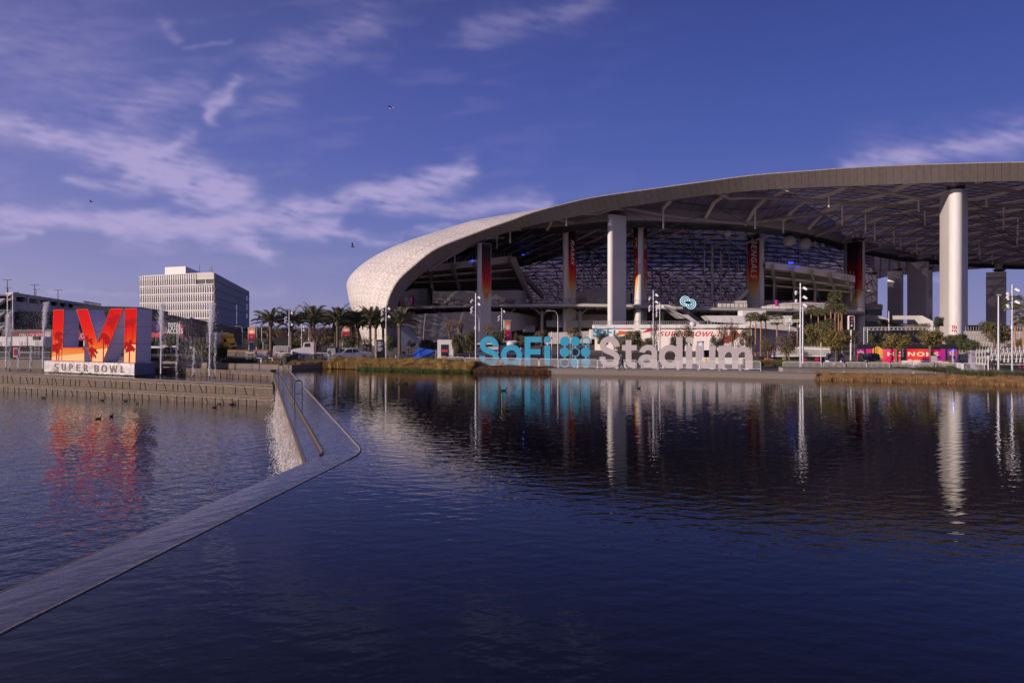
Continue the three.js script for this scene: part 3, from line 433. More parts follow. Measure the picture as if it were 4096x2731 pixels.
// ---------- crowd barriers along the quay ----------
{
  const galv = mat(.72, .70, .70, .4, { metalness: .15 }), Wd = 2.34, Ht = 1.08;
  const root = thing('crowd_barrier', '', 'barrier', [0, 0, 0], 0, 'galvanised crowd barriers along the quay');
  const fr = new MB(), r = .030, c = .16, hw = Wd / 2 - .03; const loop = [V(-hw, .0, 0), V(-hw, Ht - c, 0), V(-hw + .05, Ht - .05, 0), V(-hw + c, Ht, 0), V(hw - c, Ht, 0), V(hw - .05, Ht - .05, 0), V(hw, Ht - c, 0), V(hw, 0, 0)]; for (let i = 0; i + 1 < loop.length; i++) fr.bar(loop[i], loop[i + 1], r, r, 6); fr.bar(V(-hw, .22, 0), V(hw, .22, 0), .024); fr.mesh('frame', galv, root);
  for (let i = 1; i < 18; i++) new MB().bar(V(-hw + i * 2 * hw / 18, .22, 0), V(-hw + i * 2 * hw / 18, Ht, 0), .016, .016, 5).mesh('upright', galv, root);
  for (const s of [-1, 1]) new MB().bar(V(s * hw * .98, .02, -.3), V(s * hw * .98, .02, .3), .022).mesh('foot', galv, root);
  // [px of left edge, px of right edge, base row there]
  const row = [[1747, 1789, 1460], [1789, 1857, 1462], [1859, 1930, 1466], [1932, 2002, 1467], [2004, 2080, 1468.5], [2081, 2155, 1470], [2157, 2232, 1471.5], [2234, 2311, 1473], [2312, 2390, 1475], [2391, 2467.5, 1476.5], [2469, 2549, 1477.5], [2551, 2630, 1478.5], [2632, 2712, 1479.7], [2713.5, 2794, 1481], [2796, 2878, 1482], [2880, 2961, 1483], [2963, 3045, 1484],
    [3132, 3199, 1487], [3203, 3289, 1488], [3293, 3379, 1489], [3382, 3470, 1489.5], [3472, 3562, 1490.5], [3564, 3651, 1491.5], [3654, 3745, 1493], [3747, 3834, 1493.5], [3838, 3846, 1494], [3852, 3942, 1494]];
  const where = ['at the grassy left end of the row', 'left of the tall lamp mast before the cyan S', 'just before the cyan S', 'in front of the cyan S', 'in front of the cyan o', 'in front of the cyan F', 'in front of the cyan i', 'before the left dot column', 'before the right dot column', 'in front of the grey capital S', 'behind the walking person', 'in front of the grey a', 'in front of the grey d', 'in front of the grey i', 'in front of the grey u', 'in front of the grey m', 'at the right end of the letter row, past the m',
    'left of the mast right of the letters', 'right of the mast, first of the right row', 'before the grey car', 'before the dark car', 'left of the young maples', 'before the maples and the printed wall', 'beside the blank notice board', 'before the blue-topped emergency post', 'turned end-on beside the last two', 'last at the right, by the rushes'];
  row.forEach(([a, b, by], i) => { const pa = P(a, by, dOn(by, G0)), pb = P(b, by + (b - a) * .014, dOn(by + (b - a) * .014, G0)), m = pa.clone().add(pb).multiplyScalar(.5), turn = i === 25 ? 1.25 : Math.atan2(-(pb.z - pa.z), pb.x - pa.x), sc = i === 25 ? 1 : pa.distanceTo(pb) / Wd; const o = i ? copyOf(root, '', [m.x, G0 + .03, m.z], turn, [sc, 1, 1]) : root; if (!i) { o.position.set(m.x, G0 + .03, m.z); o.rotation.y = turn; o.scale.x = sc; } o.userData.label = 'galvanised crowd barrier ' + where[i]; });
}

// ---------- the stadium ----------
const stadium = thing('stadium', 'huge open-sided stadium with sweeping pale roof on tall blade columns across the lake', 'stadium');
const fasD = smoothTable([[1500, 163], [1600, 164], [2000, 168], [2600, 168], [3300, 161], [4096, 150], [5200, 138]]);
const edgeT = [[1550, 1395], [1542, 1300], [1545, 1231], [1559, 1179], [1594, 1118], [1655, 1062], [1720, 1009], [1786, 975], [1873, 942], [1960, 909], [2047, 879], [2112, 855], [2221, 824], [2374, 789], [2592, 757], [2810, 727], [3027, 699], [3245, 682], [3398, 671], [3600, 661], [3850, 653], [4096, 648], [4600, 645], [5200, 655]];
const lowT = [[1612, 1392], [1588, 1300], [1587, 1227], [1602, 1190], [1632, 1145], [1680, 1100], [1745, 1051], [1810, 1014], [1895, 972], [1975, 943], [2060, 918], [2130, 899], [2240, 877], [2390, 846], [2605, 811], [2818, 780], [3033, 759], [3250, 747], [3398, 742], [3600, 734], [3850, 726], [4096, 722], [4600, 720], [5200, 730]];
const silT = [[1470, 1393], [1441, 1310], [1406, 1235], [1391, 1180], [1387, 1130], [1415, 1088], [1481, 1046], [1585, 1001], [1720, 954], [1860, 915], [2000, 881], [2085, 858], [2212, 827], [2368, 796], [2590, 766], [2810, 737], [3027, 710]];
{
  // resample both edges of the fascia along their common index
  const at = (T, i) => { const a = Math.floor(i), f = i - a, p = (k) => T[clamp(k, 0, T.length - 1)], c = (n) => { const [y0, y1, y2, y3] = [p(a - 1)[n], p(a)[n], p(a + 1)[n], p(a + 2)[n]]; return .5 * (2 * y1 + (y2 - y0) * f + (2 * y0 - 5 * y1 + 4 * y2 - y3) * f * f + (3 * y1 - y0 - 3 * y2 + y3) * f ** 3); }; return [c(0), c(1)]; };
  const edge = (i) => { const [px, py] = at(edgeT, i); return P(px, py, fasD(px)); };
  const low = (i) => { const [px, py] = at(lowT, i); return P(px, py, fasD(px) + lerp(7, 4, clamp(i / 12, 0, 1))); };
  // fascia panels, each a thin plate with a dark joint beside it
  const pts = []; for (let i = 0; i <= edgeT.length - 1; i += .02) pts.push(i);
  let acc = 0, last = edge(0), cuts = [0]; for (const i of pts) { const e = edge(i); acc += e.distanceTo(last); last = e; if (acc > 1.42) { cuts.push(i); acc = 0; } }
  const tones = [0, 1, 2, 3].map((k) => mat(.36 + k * .008, .305 + k * .007, .28 + k * .006, .5, { map: rep(grainT, 10) }));
  for (let n = 0; n + 1 < cuts.length; n++) {
    const a = cuts[n], b = cuts[n + 1] - (cuts[n + 1] - cuts[n]) * .03, sk = Math.min(.5, cuts[n] * .02), A = edge(a), B = edge(b), C = low(b + .0), D = low(a), nn = V().crossVectors(V().subVectors(D, A), V().subVectors(B, A)).normalize().multiplyScalar(.15);
    const g = slab([A, B, C, D].map((p) => p.clone().sub(nn)), [A, B, C, D].map((p) => p.clone().add(nn))), o = new THREE.Mesh(planar(g), tones[(n * 7 + (n >> 2)) % 4]); o.name = 'fascia_panel'; stadium.add(o);
  }
  { const r0 = [], r1 = []; for (let i = 0; i <= edgeT.length - 1; i += .1) { const e = edge(i), l = low(i); r0.push(e.setZ(e.z - .45)); r1.push(l.setZ(l.z - .45)); } const o = new THREE.Mesh(loft([r0, r1]), M.darkSteel); o.name = 'fascia_backing'; stadium.add(o); }
  // shell: from the fascia edge back over the shoulder and down the far side
  const NU = 30, rowsAt = (i) => { const [ex, ey] = at(edgeT, i), [sx, sy] = at(silT, Math.min(i, silT.length - 1)), d0 = fasD(ex), back = lerp(52, 30, clamp(i / 12, 0, 1)), E = P(ex, ey, d0), S = P(sx, sy, d0 + back); const up = clamp((i - 2) / 6, 0, 1); return (v) => { // v 0 edge .. 1 silhouette .. 2 far side
      if (v <= 1) { const p = E.clone().lerp(S, v), m = Math.sin(v * Math.PI) * lerp(5, 2.2, up) * (1 - clamp((i - 9) / 3, 0, 1)); return p.add(V(-m * .5, m * (.25 + .55 * up), m * .75)); }
      const t = v - 1; return S.clone().add(V(lerp(10, 16, up) * t * (1 + t), lerp(-2, -1.5, up) * t * t * 2 - (i > 11 ? t : 0), -45 * t)); }; };
  const perfT = rep(dataTex(512, (u, v) => tileNoise(u, v, 26, 3) + .35 * tileNoise(u, v, 5, 2, noiseB) > -.43 ? 1 : 0), 1.4);
  const VV = 10, iEnd = silT.length - 1, shades = [0, 1, 2].map((k) => mat(.82 + .02 * k, .755 + .02 * k, .69 + .02 * k, .42, { metalness: .05, map: rep(blotchT, .8), alphaMap: perfT, alphaTest: .5 }));
  const seam = mat(.16, .14, .13, .8);
  { const rows = []; for (let k = 0; k <= 44; k++) { const f = rowsAt(iEnd * k / 44), r = []; for (let v = 10; v <= 20; v++) { const p = f(v / 10); r.push(p.add(V(.22, -.22, -.25))); } rows.push(r); } const o = new THREE.Mesh(loft(rows), seam); o.name = 'far_shell'; stadium.add(o); }
  for (let a = 0; a < NU; a++) for (let v = 0; v < VV; v++) { const i0 = iEnd * a / NU, i1 = iEnd * (a + 1) / NU, gap = .010, f = [i0, lerp(i0, i1, .5), i1 - (i1 - i0) * gap].map(rowsAt), v0 = v / (VV - 1), v1 = (v + 1 - gap) / (VV - 1); const rows = f.map((q) => [q(v0), q((v0 + v1) / 2), q(v1)]), o = new THREE.Mesh(loft(rows, true, (m, n) => [a * .37 + m * .5 + v * .11, v * .53 + n * .5]), shades[(a * 5 + v * 3 + (a * v) % 4) % 3]); o.name = 'shell_panel'; stadium.add(o); }
  // roof skin between fascia and ring, and the bowl roof beyond it
  const ringT = [[1560, 1300], [1600, 1190], [1700, 1085], [1800, 1020], [1900, 973], [1969, 949], [2106, 915], [2249, 903], [2374, 887], [2548, 879], [2810, 889], [2992, 899], [3100, 912], [3245, 937], [3398, 979], [3600, 1022], [3850, 1046], [4096, 1060], [4600, 1045], [5200, 1040]], ringY = smoothTable(ringT);
  const ringD = (px, y) => clamp(28.8 * F / (HOR - y), 178, 460), ringP = (px) => { const y = ringY(px), h = px < 1969 ? Math.max(6, 5.4 + (HOR - y) * 214 / F) : 34.2, d = px < 1969 ? 214 : ringD(px, y); return V(X(px, d), h, -d); };
  const fasLow = (px) => { const y = tableAt(lowT.filter((q, k) => k > 3), px), d = fasD(px) + 4.6; return P(px, y - 2, d); };
  const etfe = new THREE.MeshPhysicalMaterial({ color: rgb(.40, .34, .43), roughness: .8, transmission: .42, thickness: 0, map: rep(blotchT, 11), side: THREE.DoubleSide });
  const cols = []; for (let px = 1650; px <= 5200; px += 40) cols.push(px);
  const canopy = (px, k) => { const a = fasLow(px), b = ringP(px), p = a.lerp(b, k); p.y += 3.2 * Math.sin(Math.PI * k) + 1.2; return p; };
  { const rows = [0, .12, .25, .4, .55, .7, .85, 1].map((k) => cols.map((px) => canopy(px, k))), o = new THREE.Mesh(loft(rows, true, (i, j, p) => [p.x, p.z]), etfe); o.name = 'canopy_skin'; stadium.add(o); o.castShadow = o.receiveShadow = true; }
  { const far = [[3380, 1150], [3480, 1122], [3560, 1104], [3760, 1085], [4000, 1068], [4150, 1058]], r0 = [], r1 = []; for (let px = 3380; px <= 4150; px += 35) { const n = ringP(px); r0.push(n.add(V(0, 1.2, .5))); const y = tableAt(far, px), d = clamp(28.8 * F / (HOR - y), 200, 480); r1.push(V(X(px, d), 34.2, -d)); } const o = new THREE.Mesh(loft([r0, r1], true, (i, j, p) => [p.x, p.z]), etfe); o.name = 'rear_skin'; stadium.add(o); const b = new MB(); for (let i = 0; i + 1 < r0.length; i++) { b.bar(r0[i], r1[i], .3, .3, 5); for (const k of [.3, .6, .97]) b.bar(r0[i].clone().lerp(r1[i], k), r0[i + 1].clone().lerp(r1[i + 1], k), .35, .35, 5); } b.mesh('rear_rafter', M.tubeD, stadium).userData.kind = 'stuff'; }
  // diagonal lattice of tubes under the canopy, hangers and crossing cables
  const cable = new MB(), hang = new MB(), purl = new MB(), lat = (px, k, dy) => { const p = canopy(clamp(px, 1660, 5190), k); p.y -= dy * clamp((k - .02) * 7, 0, 1); return p; };
  const ringLim = (px) => -ringP(px).z, fasLim = (px) => -fasLow(px).z, roofAt = (x, d, dy) => { const px = CX + x / d * F; if (px < 1700 || px > 5150) return null; const k = (d - fasLim(px)) / (ringLim(px) - fasLim(px)); if (k < .012 || k > .985) return null; const p = canopy(px, k); p.y -= dy * clamp((k - .01) * 9, 0, 1); p.k = k; return p; };
  const line = (b, x0, d0, ux, ud, dy, r, n = 8, each) => { let prev = null; for (let t = -260; t < 460; t += 5) { const p = roofAt(x0 + ux * t, d0 + ud * t, dy); if (p && prev) b.bar(prev, p, r, r, n); prev = p; if (p) each?.(p, t); } };
  const dA = V(-.2, 1, 0).normalize(), dB = V(1, .30, 0).normalize(); // plan directions (x, depth) of the two tube families
  for (let x = -70; x < 330; x += 13.5) { const b = new MB(); line(b, x, 190, dA.x, dA.y, 2.1, .50, 8, (p, t) => { if (((t / 5 + Math.round(x)) | 0) % 4 === 0 && p.k > .1 && p.k < .92) { const q = p.clone(); q.y -= 6.2 * Math.sin(Math.PI * p.k) + .4; hang.bar(p, q, .25, .25, 6); for (const e of [-1, 1]) { const m = roofAt(p.x + e * 13, -p.z + e * 4, 2), m2 = roofAt(p.x - e * 3, -p.z + e * 14, 2); if (m) for (const w of [-.25, .25]) cable.bar(q, m.add(V(0, 0, w)), .07, .07, 4); if (m2) cable.bar(q, m2, .08, .08, 4); } } }); if (b.g.length) b.mesh('roof_tube', M.tubeL, stadium); }
  for (let d = 70; d < 420; d += 13) { const b = new MB(); line(b, 60, d, dB.x, dB.y, 3.0, .46); if (b.g.length) b.mesh('roof_tube', M.tubeD, stadium); }
  for (let d = 60; d < 430; d += 3.4) line(purl, 60, d, dB.x, dB.y, .5, .10, 4);
  for (let x = -70; x < 330; x += 4.5) line(purl, x, 190, dA.x, dA.y, .45, .09, 4);
  hang.mesh('roof_hanger', M.tubeL, stadium).userData.kind = 'stuff'; cable.mesh('roof_cable', M.cable, stadium).userData.kind = 'stuff'; purl.mesh('roof_purlin', M.cable, stadium).userData.kind = 'stuff';
  // ring girder
  { const lo = [], hi = [], b1 = [], gut = []; for (let px = 1700; px <= 5200; px += 30) { const p = ringP(px); hi.push(V(p.x, p.y + 2.8, p.z + 1.4)); lo.push(V(p.x, p.y + .4, p.z + 1.4)); b1.push(V(p.x, p.y - .3, p.z + .9)); gut.push(V(p.x, p.y - 1.9, p.z - 1.2)); }
    let o = new THREE.Mesh(loft([hi, lo, b1]), mat(.36, .32, .31, .6)); o.name = 'ring_girder'; stadium.add(o); o = new THREE.Mesh(loft([b1, gut, gut.map((p) => V(p.x, p.y + 3, p.z - 1.6))]), M.darkSteel); o.name = 'ring_gutter'; stadium.add(o);
    const cat = new MB(); for (let i = 0; i < lo.length; i++) { cat.bar(gut[i].clone().setZ(gut[i].z + 1.2), V(gut[i].x, gut[i].y + 1.2, gut[i].z + 1.2), .07, .07, 4); if (i) cat.bar(gut[i - 1].clone().add(V(0, 1.1, 1.2)), gut[i].clone().add(V(0, 1.1, 1.2)), .06, .06, 4); } cat.mesh('catwalk_rail', M.darkSteel, stadium).userData.kind = 'stuff';
    for (const [px, r] of [[3158, 1.9], [3220, 2.1], [3257, .95], [3289, .9], [2912, 1.1]]) { const p = ringP(px); new MB().ball(r * .95, p.x, p.y - 2.2 - r * .5, p.z, [1, .9, 1], 14).mesh('ceiling_sphere', M.tubeD, stadium); } }
  // bowl roof, falling away behind the ring to the far shell
  const bowlLow = smoothTable([[1560, 1330], [1700, 1260], [2000, 1238], [2600, 1236], [3000, 1236], [3400, 1240], [3500, 1250]]);
  const bowl = (px, k) => { const a = ringP(px), d = lerp(-a.z, 352, k), y0 = a.y + .6, y1 = Y(bowlLow(px), 352); return V(X(px, d), y1 + (y0 - y1) * (1 - Math.pow(k, 1.25)), -d); };
  const bc = []; for (let px = 1600; px <= 3500; px += 25) bc.push(px);
  const skin = new THREE.MeshPhysicalMaterial({ color: rgb(.60, .54, .72), roughness: .8, transmission: .66, thickness: 0, map: rep(blotchT, 9), side: THREE.DoubleSide });
  { const rows = []; for (let k = 0; k <= 14; k++) rows.push(bc.map((px) => bowl(px, k / 14).add(V(0, 1.0, 0)))); const o = new THREE.Mesh(loft(rows, true, (i, j, p) => [p.x, p.z]), skin); o.name = 'bowl_roof_skin'; stadium.add(o); }
  const net = new MB(), net2 = new MB(), mast = new MB(), bars = new MB(), purlin2 = new MB();
  for (let s = 1000; s < 4100; s += 88) { let p0 = null; for (let j = 0; j <= 16; j++) { const k = j / 16, px = s + (k - .5) * -1150; if (px < 1610 || px > 3480) { p0 = null; continue; } const p = bowl(px, k).add(V(0, -.9, 0)); if (p0) net.bar(p0, p, .38, .38, 5); p0 = p; } }
  for (let s = 1000; s < 4000; s += 120) { let p0 = null; for (let j = 0; j <= 16; j++) { const k = j / 16, px = s + (k - .5) * 620; if (px < 1610 || px > 3480) { p0 = null; continue; } const p = bowl(px, k).add(V(0, -2.2, 0)); if (p0) net2.bar(p0, p, .16, .16, 4); p0 = p; } }
  for (let k = 0; k < 46; k++) { const kk = k / 46; let p0 = null; for (let px = 1620; px <= 3480; px += 62) { const p = bowl(px, kk).add(V(0, .4 - .5 * (k % 2), 0)); if (p0) bars.bar(p0, p, .17, .17, 4); p0 = p; } }
  for (let px = 1640; px < 3470; px += 42) { let p0 = null; for (let j = 0; j <= 10; j++) { const p = bowl(px, j / 10).add(V(0, .75, 0)); if (p0) purlin2.bar(p0, p, .10, .10, 4); p0 = p; } }
  for (let n = 0; n < 150; n++) { const px = 1680 + (n * 137.3) % 1750, k = .18 + .8 * ((n * .618) % 1), p = bowl(px, k), h = rr(5, 20); mast.bar(p, V(p.x, p.y - h, p.z), .26, .26, 6); for (const e of [-1, 1]) net2.bar(V(p.x, p.y - h * .95, p.z), bowl(clamp(px + e * 95, 1620, 3480), clamp(k + .09 * e, 0, 1)), .10, .10, 4); }
  net.mesh('bowl_truss', M.tubeL, stadium).userData.kind = 'stuff'; net2.mesh('bowl_cable', M.cable, stadium).userData.kind = 'stuff'; bars.mesh('bowl_rafter', M.cable, stadium).userData.kind = 'stuff'; mast.mesh('bowl_hanger', M.tubeL, stadium).userData.kind = 'stuff'; purlin2.mesh('bowl_purlin', M.cable, stadium).userData.kind = 'stuff';
  // opaque far shell closes the bowl below its roof
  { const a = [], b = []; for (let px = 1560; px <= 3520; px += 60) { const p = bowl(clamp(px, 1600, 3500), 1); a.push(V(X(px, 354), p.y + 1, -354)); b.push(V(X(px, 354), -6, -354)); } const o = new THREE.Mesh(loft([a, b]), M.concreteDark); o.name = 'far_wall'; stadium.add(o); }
  // columns
  const printBanner = (txt, emblem) => canvasTex(256, 1024, (k, w, h) => {
    const g = k.createLinearGradient(0, 0, 0, h); [[0, '#0c0618'], [.2, '#25062c'], [.36, '#8d0a2c'], [.55, '#cf1424'], [.7, '#dd5a2a'], [.8, '#e29a4c'], [.92, '#dcc07e'], [1, '#d8c490']].forEach(([a, c]) => g.addColorStop(a, c)); k.fillStyle = g; k.fillRect(0, 0, w, h);
    k.globalAlpha = .5; for (let i = 0; i < 90; i++) { k.fillStyle = i % 2 ? '#20030f' : '#c2202c'; const x = rnd() * w, y = rr(.1, .55) * h; k.beginPath(); k.moveTo(x, y); k.lineTo(x + rr(-20, 20), y + rr(60, 190)); k.lineTo(x + rr(4, 26), y + rr(20, 80)); k.fill(); } k.globalAlpha = 1;
    k.fillStyle = '#f0a868'; k.globalAlpha = .55; k.beginPath(); k.moveTo(0, h * .45); k.lineTo(46, h * .7); k.lineTo(0, h * .82); k.fill(); k.globalAlpha = 1;
    if (txt) { k.save(); k.translate(w * .56, h * .16); k.rotate(Math.PI / 2); k.fillStyle = '#e9e2da'; const fit = txt.length > 5 ? 165 : 150; k.font = 'italic bold ' + fit + 'px sans-serif'; const m = k.measureText(txt).width, L = h * (txt.length > 5 ? .56 : .36); k.scale(L / m, 1); k.fillText(txt, 0, fit * .36); k.restore(); }
    if (emblem === 'roman') { k.fillStyle = '#8c1422'; k.font = 'bold 74px serif'; k.textAlign = 'center'; k.fillText('LVI', w / 2, h * .86); k.fillStyle = '#39334a'; k.fillRect(w * .24, h * .867, w * .52, 7); k.fillStyle = '#b9b4b8'; k.beginPath(); k.ellipse(w * .5, h * .775, 13, 19, .4, 0, 7); k.fill(); k.fillRect(w * .48, h * .79, 9, 20); }
    if (emblem === 'shield') { k.save(); k.translate(w * .52, h * .80); k.fillStyle = '#1b2350'; k.beginPath(); k.moveTo(-44, -42); k.quadraticCurveTo(-22, -34, 0, -52); k.quadraticCurveTo(22, -34, 44, -42); k.lineTo(44, 22); k.quadraticCurveTo(40, 40, 0, 52); k.quadraticCurveTo(-40, 40, -44, 22); k.fill(); k.fillStyle = '#d9d6da'; k.fillRect(-36, -8, 72, 40); k.fillStyle = '#8c1224'; k.font = 'bold 38px serif'; k.textAlign = 'center'; k.fillText('NFL', 0, 25); k.fillStyle = '#d9d6da'; k.beginPath(); k.ellipse(0, -24, 15, 9, -.5, 0, 7); k.fill(); for (const q of [-30, -24, 24, 30]) k.fillRect(q - 2, -28, 4, 4); k.restore(); }
    if (emblem === 'horns') { k.save(); k.translate(w * .5, 300); k.lineWidth = 30; k.strokeStyle = '#d6a817'; k.beginPath(); k.arc(0, 0, 78, 2.1, 5.9); k.stroke(); k.fillStyle = '#e8e4ea'; k.font = 'italic bold 110px sans-serif'; k.textAlign = 'center'; k.fillText('LA', 6, 52); k.restore(); k.fillStyle = '#d9cfd6'; k.font = '30px sans-serif'; k.textAlign = 'center'; k.fillText('AT', w / 2, 455); k.font = 'bold 240px serif'; k.lineWidth = 14; k.strokeStyle = '#e8e4ea'; k.strokeText('B', w / 2, 690); k.fillStyle = '#d0301c'; k.fillText('B', w / 2, 690); k.fillStyle = '#160a10'; for (let i = 0; i < 5; i++) { k.beginPath(); k.moveTo(w * .3 + i * 28, 530 + i * 30); k.lineTo(w * .42 + i * 26, 545 + i * 30); k.lineTo(w * .34 + i * 26, 580 + i * 26); k.fill(); } }
    k.fillStyle = '#b5683a'; for (let r = 0; r < 5; r++) for (let i = 0; i < 7; i++) { const x = 20 + i * 32, y = h * .9 + r * 20; k.beginPath(); k.moveTo(x, y); k.lineTo(x + 9, y + 6); k.lineTo(x, y + 12); k.lineTo(x + 4, y + 6); k.fill(); }
  });
  // plan of a column: rounded nose at +z, faces that widen backwards, rounded tail
  const plan = (w) => { const s = []; const R = w * .17, L = w * .95, b = .2; for (let i = 0; i <= 10; i++) { const a = -Math.PI / 2 + b + (Math.PI - 2 * b) * i / 10; s.push([Math.sin(a) * R, Math.cos(a) * R]); } const hw = R + L * Math.sin(b) ; for (let i = 0; i <= 6; i++) { const a = Math.PI / 2 - .3 + (Math.PI + .6 - Math.PI) * 0 + (Math.PI + 0) * i / 6; s.push([Math.sin(a) * hw, -L + Math.cos(a) * hw * .55]); } return s; };
  const column = (pxl, pxr, topRow, d, axis, label, banner, baseY = G0) => {
    const wide = (pxr - pxl) / F * d, x = X((pxl + pxr) / 2, d), y1 = Y(topRow, d), c = new THREE.Group(); c.name = 'column'; c.userData.label = label; c.position.set(x, 0, -d); c.rotation.y = axis; stadium.add(c);
    // choose the plan size so that the silhouette seen by the viewer has the width above
    const view = Math.atan2(-x, d) - axis; let s = plan(1), ext = (q) => { const e = q.map(([a, b]) => a * Math.cos(view) - b * Math.sin(view)); return [Math.min(...e), Math.max(...e)]; }, [e0, e1] = ext(s), k = wide / (e1 - e0), mid = (e0 + e1) / 2 * k; s = s.map(([a, b]) => [a * k, b * k]);
    c.position.x -= mid * Math.cos(view + axis); c.position.z += mid * Math.sin(view + axis) * -1 * -1;
    const loop = (y, f = 1) => s.map(([a, b]) => V(a * f, y, b * f)), rows = [loop(baseY), loop(baseY + (y1 - baseY) * .5), loop(y1)].map((r) => [...r, r[0].clone()]);
    const body = new THREE.Mesh(loft(rows), M.column); body.name = 'shaft'; c.add(body); const capG = slab(loop(y1 - .02, .98), loop(y1 + .02, .98)); const cp = new THREE.Mesh(planar(capG), M.column); cp.name = 'top_plate'; c.add(cp);
    const cen = [s.reduce((q, p) => q + p[0], 0) / s.length, s.reduce((q, p) => q + p[1], 0) / s.length]; new MB().cyl(wide * .27, .5, cen[0], y1 + .25, cen[1] + .2, 20).cyl(wide * .33, .35, cen[0], y1 + .75, cen[1] + .2, 20).mesh('bearing', M.darkSteel, c); new MB().cyl(wide * .2, 2.6, cen[0], y1 + .9, cen[1], 12).mesh('bearing_post', M.tubeD, c);
    if (banner) for (const [tex, f0, f1, r0, r1, lab] of banner) { // cloth wrapped on the shaft: between two places across the visible width, two rows
      const seen = []; for (let i = 0; i < 60; i++) { const f = lerp(f0, f1, i / 59) * (e1 - e0) + e0; let best = null; for (let j = 0; j < s.length; j++) { const a = s[j], b = s[(j + 1) % s.length], pa = a[0] * Math.cos(view) - a[1] * Math.sin(view), pb = b[0] * Math.cos(view) - b[1] * Math.sin(view), q = (f * k - pa) / (pb - pa); if (q >= 0 && q <= 1) { const w = [lerp(a[0], b[0], q), lerp(a[1], b[1], q)], near = w[0] * Math.sin(view) + w[1] * Math.cos(view); if (!best || near > best[2]) best = [w[0], w[1], near]; } } if (best) seen.push(best); }
      const pushOut = 1.012, top = Math.min(y1 - .1, Y(r0, d)), bot = Y(r1, d), rowsB = []; for (let j = 0; j <= 12; j++) { const q = j / 12, shr = q > .78 ? 1 - (q - .78) / .22 * .9 : 1; rowsB.push(seen.map((p, i) => { const ii = Math.round((seen.length - 1) * (.5 + (i / (seen.length - 1) - .5) * shr)), w = seen[ii]; return V((w[0] - cen[0]) * pushOut + cen[0] + Math.sin(view) * .03, lerp(top, bot, q), (w[1] - cen[1]) * pushOut + cen[1] + Math.cos(view) * .03); })); }
      const o = new THREE.Mesh(loft(rowsB, true, (i, j) => [lerp(.5 - .5, 1, j / (seen.length - 1)), 1 - i / 12]), new THREE.MeshPhysicalMaterial({ map: tex, roughness: .7, side: THREE.DoubleSide })); o.name = 'banner'; if (lab) o.userData.label = lab; c.add(o);
    }
    return c;
  };
  const deg = Math.PI / 180, A0 = -22 * deg;
  column(1908, 1965, 972, 178, -36 * deg, 'far left column with a red sunset banner', [[printBanner(null, 'roman'), .33, .97, 968, 1218, 'tall banner with LVI lettering']]);
  column(2251, 2305, 908, 196, -34 * deg, 'column with a banner reading RAMS', [[printBanner('RAMS'), .42, .99, 908, 1190, 'red banner reading RAMS']]);
  column(2431, 2506, 858, 178, -38 * deg, 'plain front column left of centre');
  { const t = printBanner(null, 'horns'); column(2534, 2589, 888, 190, -14 * deg, 'column with two narrow team banners', [[t, .0, .34, 888, 1182, 'left narrow emblem banner'], [t, .73, 1, 888, 1182, 'right narrow emblem banner']]); }
  column(2991, 3056, 902, 212, 22 * deg, 'column with a banner reading BENGALS', [[printBanner('BENGALS'), .02, .71, 900, 1192, 'red banner reading BENGALS']]);
  column(3379, 3457, 966, 222, -6 * deg, 'shaded column with a dark red shield banner', [[printBanner(null, 'shield'), .18, .88, 962, 1222, 'red banner with a shield emblem']]);
  column(3767, 3866, 760, 163, -30 * deg, 'thick bright column at the right');
  for (const [a, b, t, d, ax] of [[3457, 3509, 1100, 290, .8], [3555, 3611, 1085, 300, .7], [3636, 3711, 1048, 262, .6], [3690, 3729, 1080, 300, .9], [3953, 4020, 1088, 295, .6]]) column(a, b, t, d, ax, 'distant column in shadow under the right side of the roof');
  { const k = (px, py, d, s) => { const p = P(px, py, d); return p; }; // printed marks low on the bright column
    const t1 = canvasTex(128, 256, (c, w, h) => { c.clearRect(0, 0, w, h); c.save(); c.translate(w * .5, h * .1); c.rotate(Math.PI / 2); c.fillStyle = '#a3182c'; c.font = 'italic bold 120px sans-serif'; c.fillText('BE', 0, 44); c.restore(); });
    const p = k(3820, 1320, 158), o = new THREE.Mesh(new THREE.PlaneGeometry(1.5, 3.2), new THREE.MeshPhysicalMaterial({ map: t1, alphaTest: .5, roughness: .7 })); o.position.copy(p); o.rotation.y = -.5; o.name = 'column_print'; stadium.add(o); }

  // concourse deck, its rail and what stands on it
  const deckPx = [[1586, 1226, 1241, 196], [1700, 1222, 1237, 192], [1900, 1215, 1231, 190], [2249, 1212, 1228, 188], [2505, 1216, 1232, 187], [2700, 1224, 1238, 187], [2810, 1229, 1244, 187], [2984, 1231, 1247, 188], [3200, 1235, 1252, 192], [3376, 1238, 1255, 200], [3460, 1244, 1258, 215]];
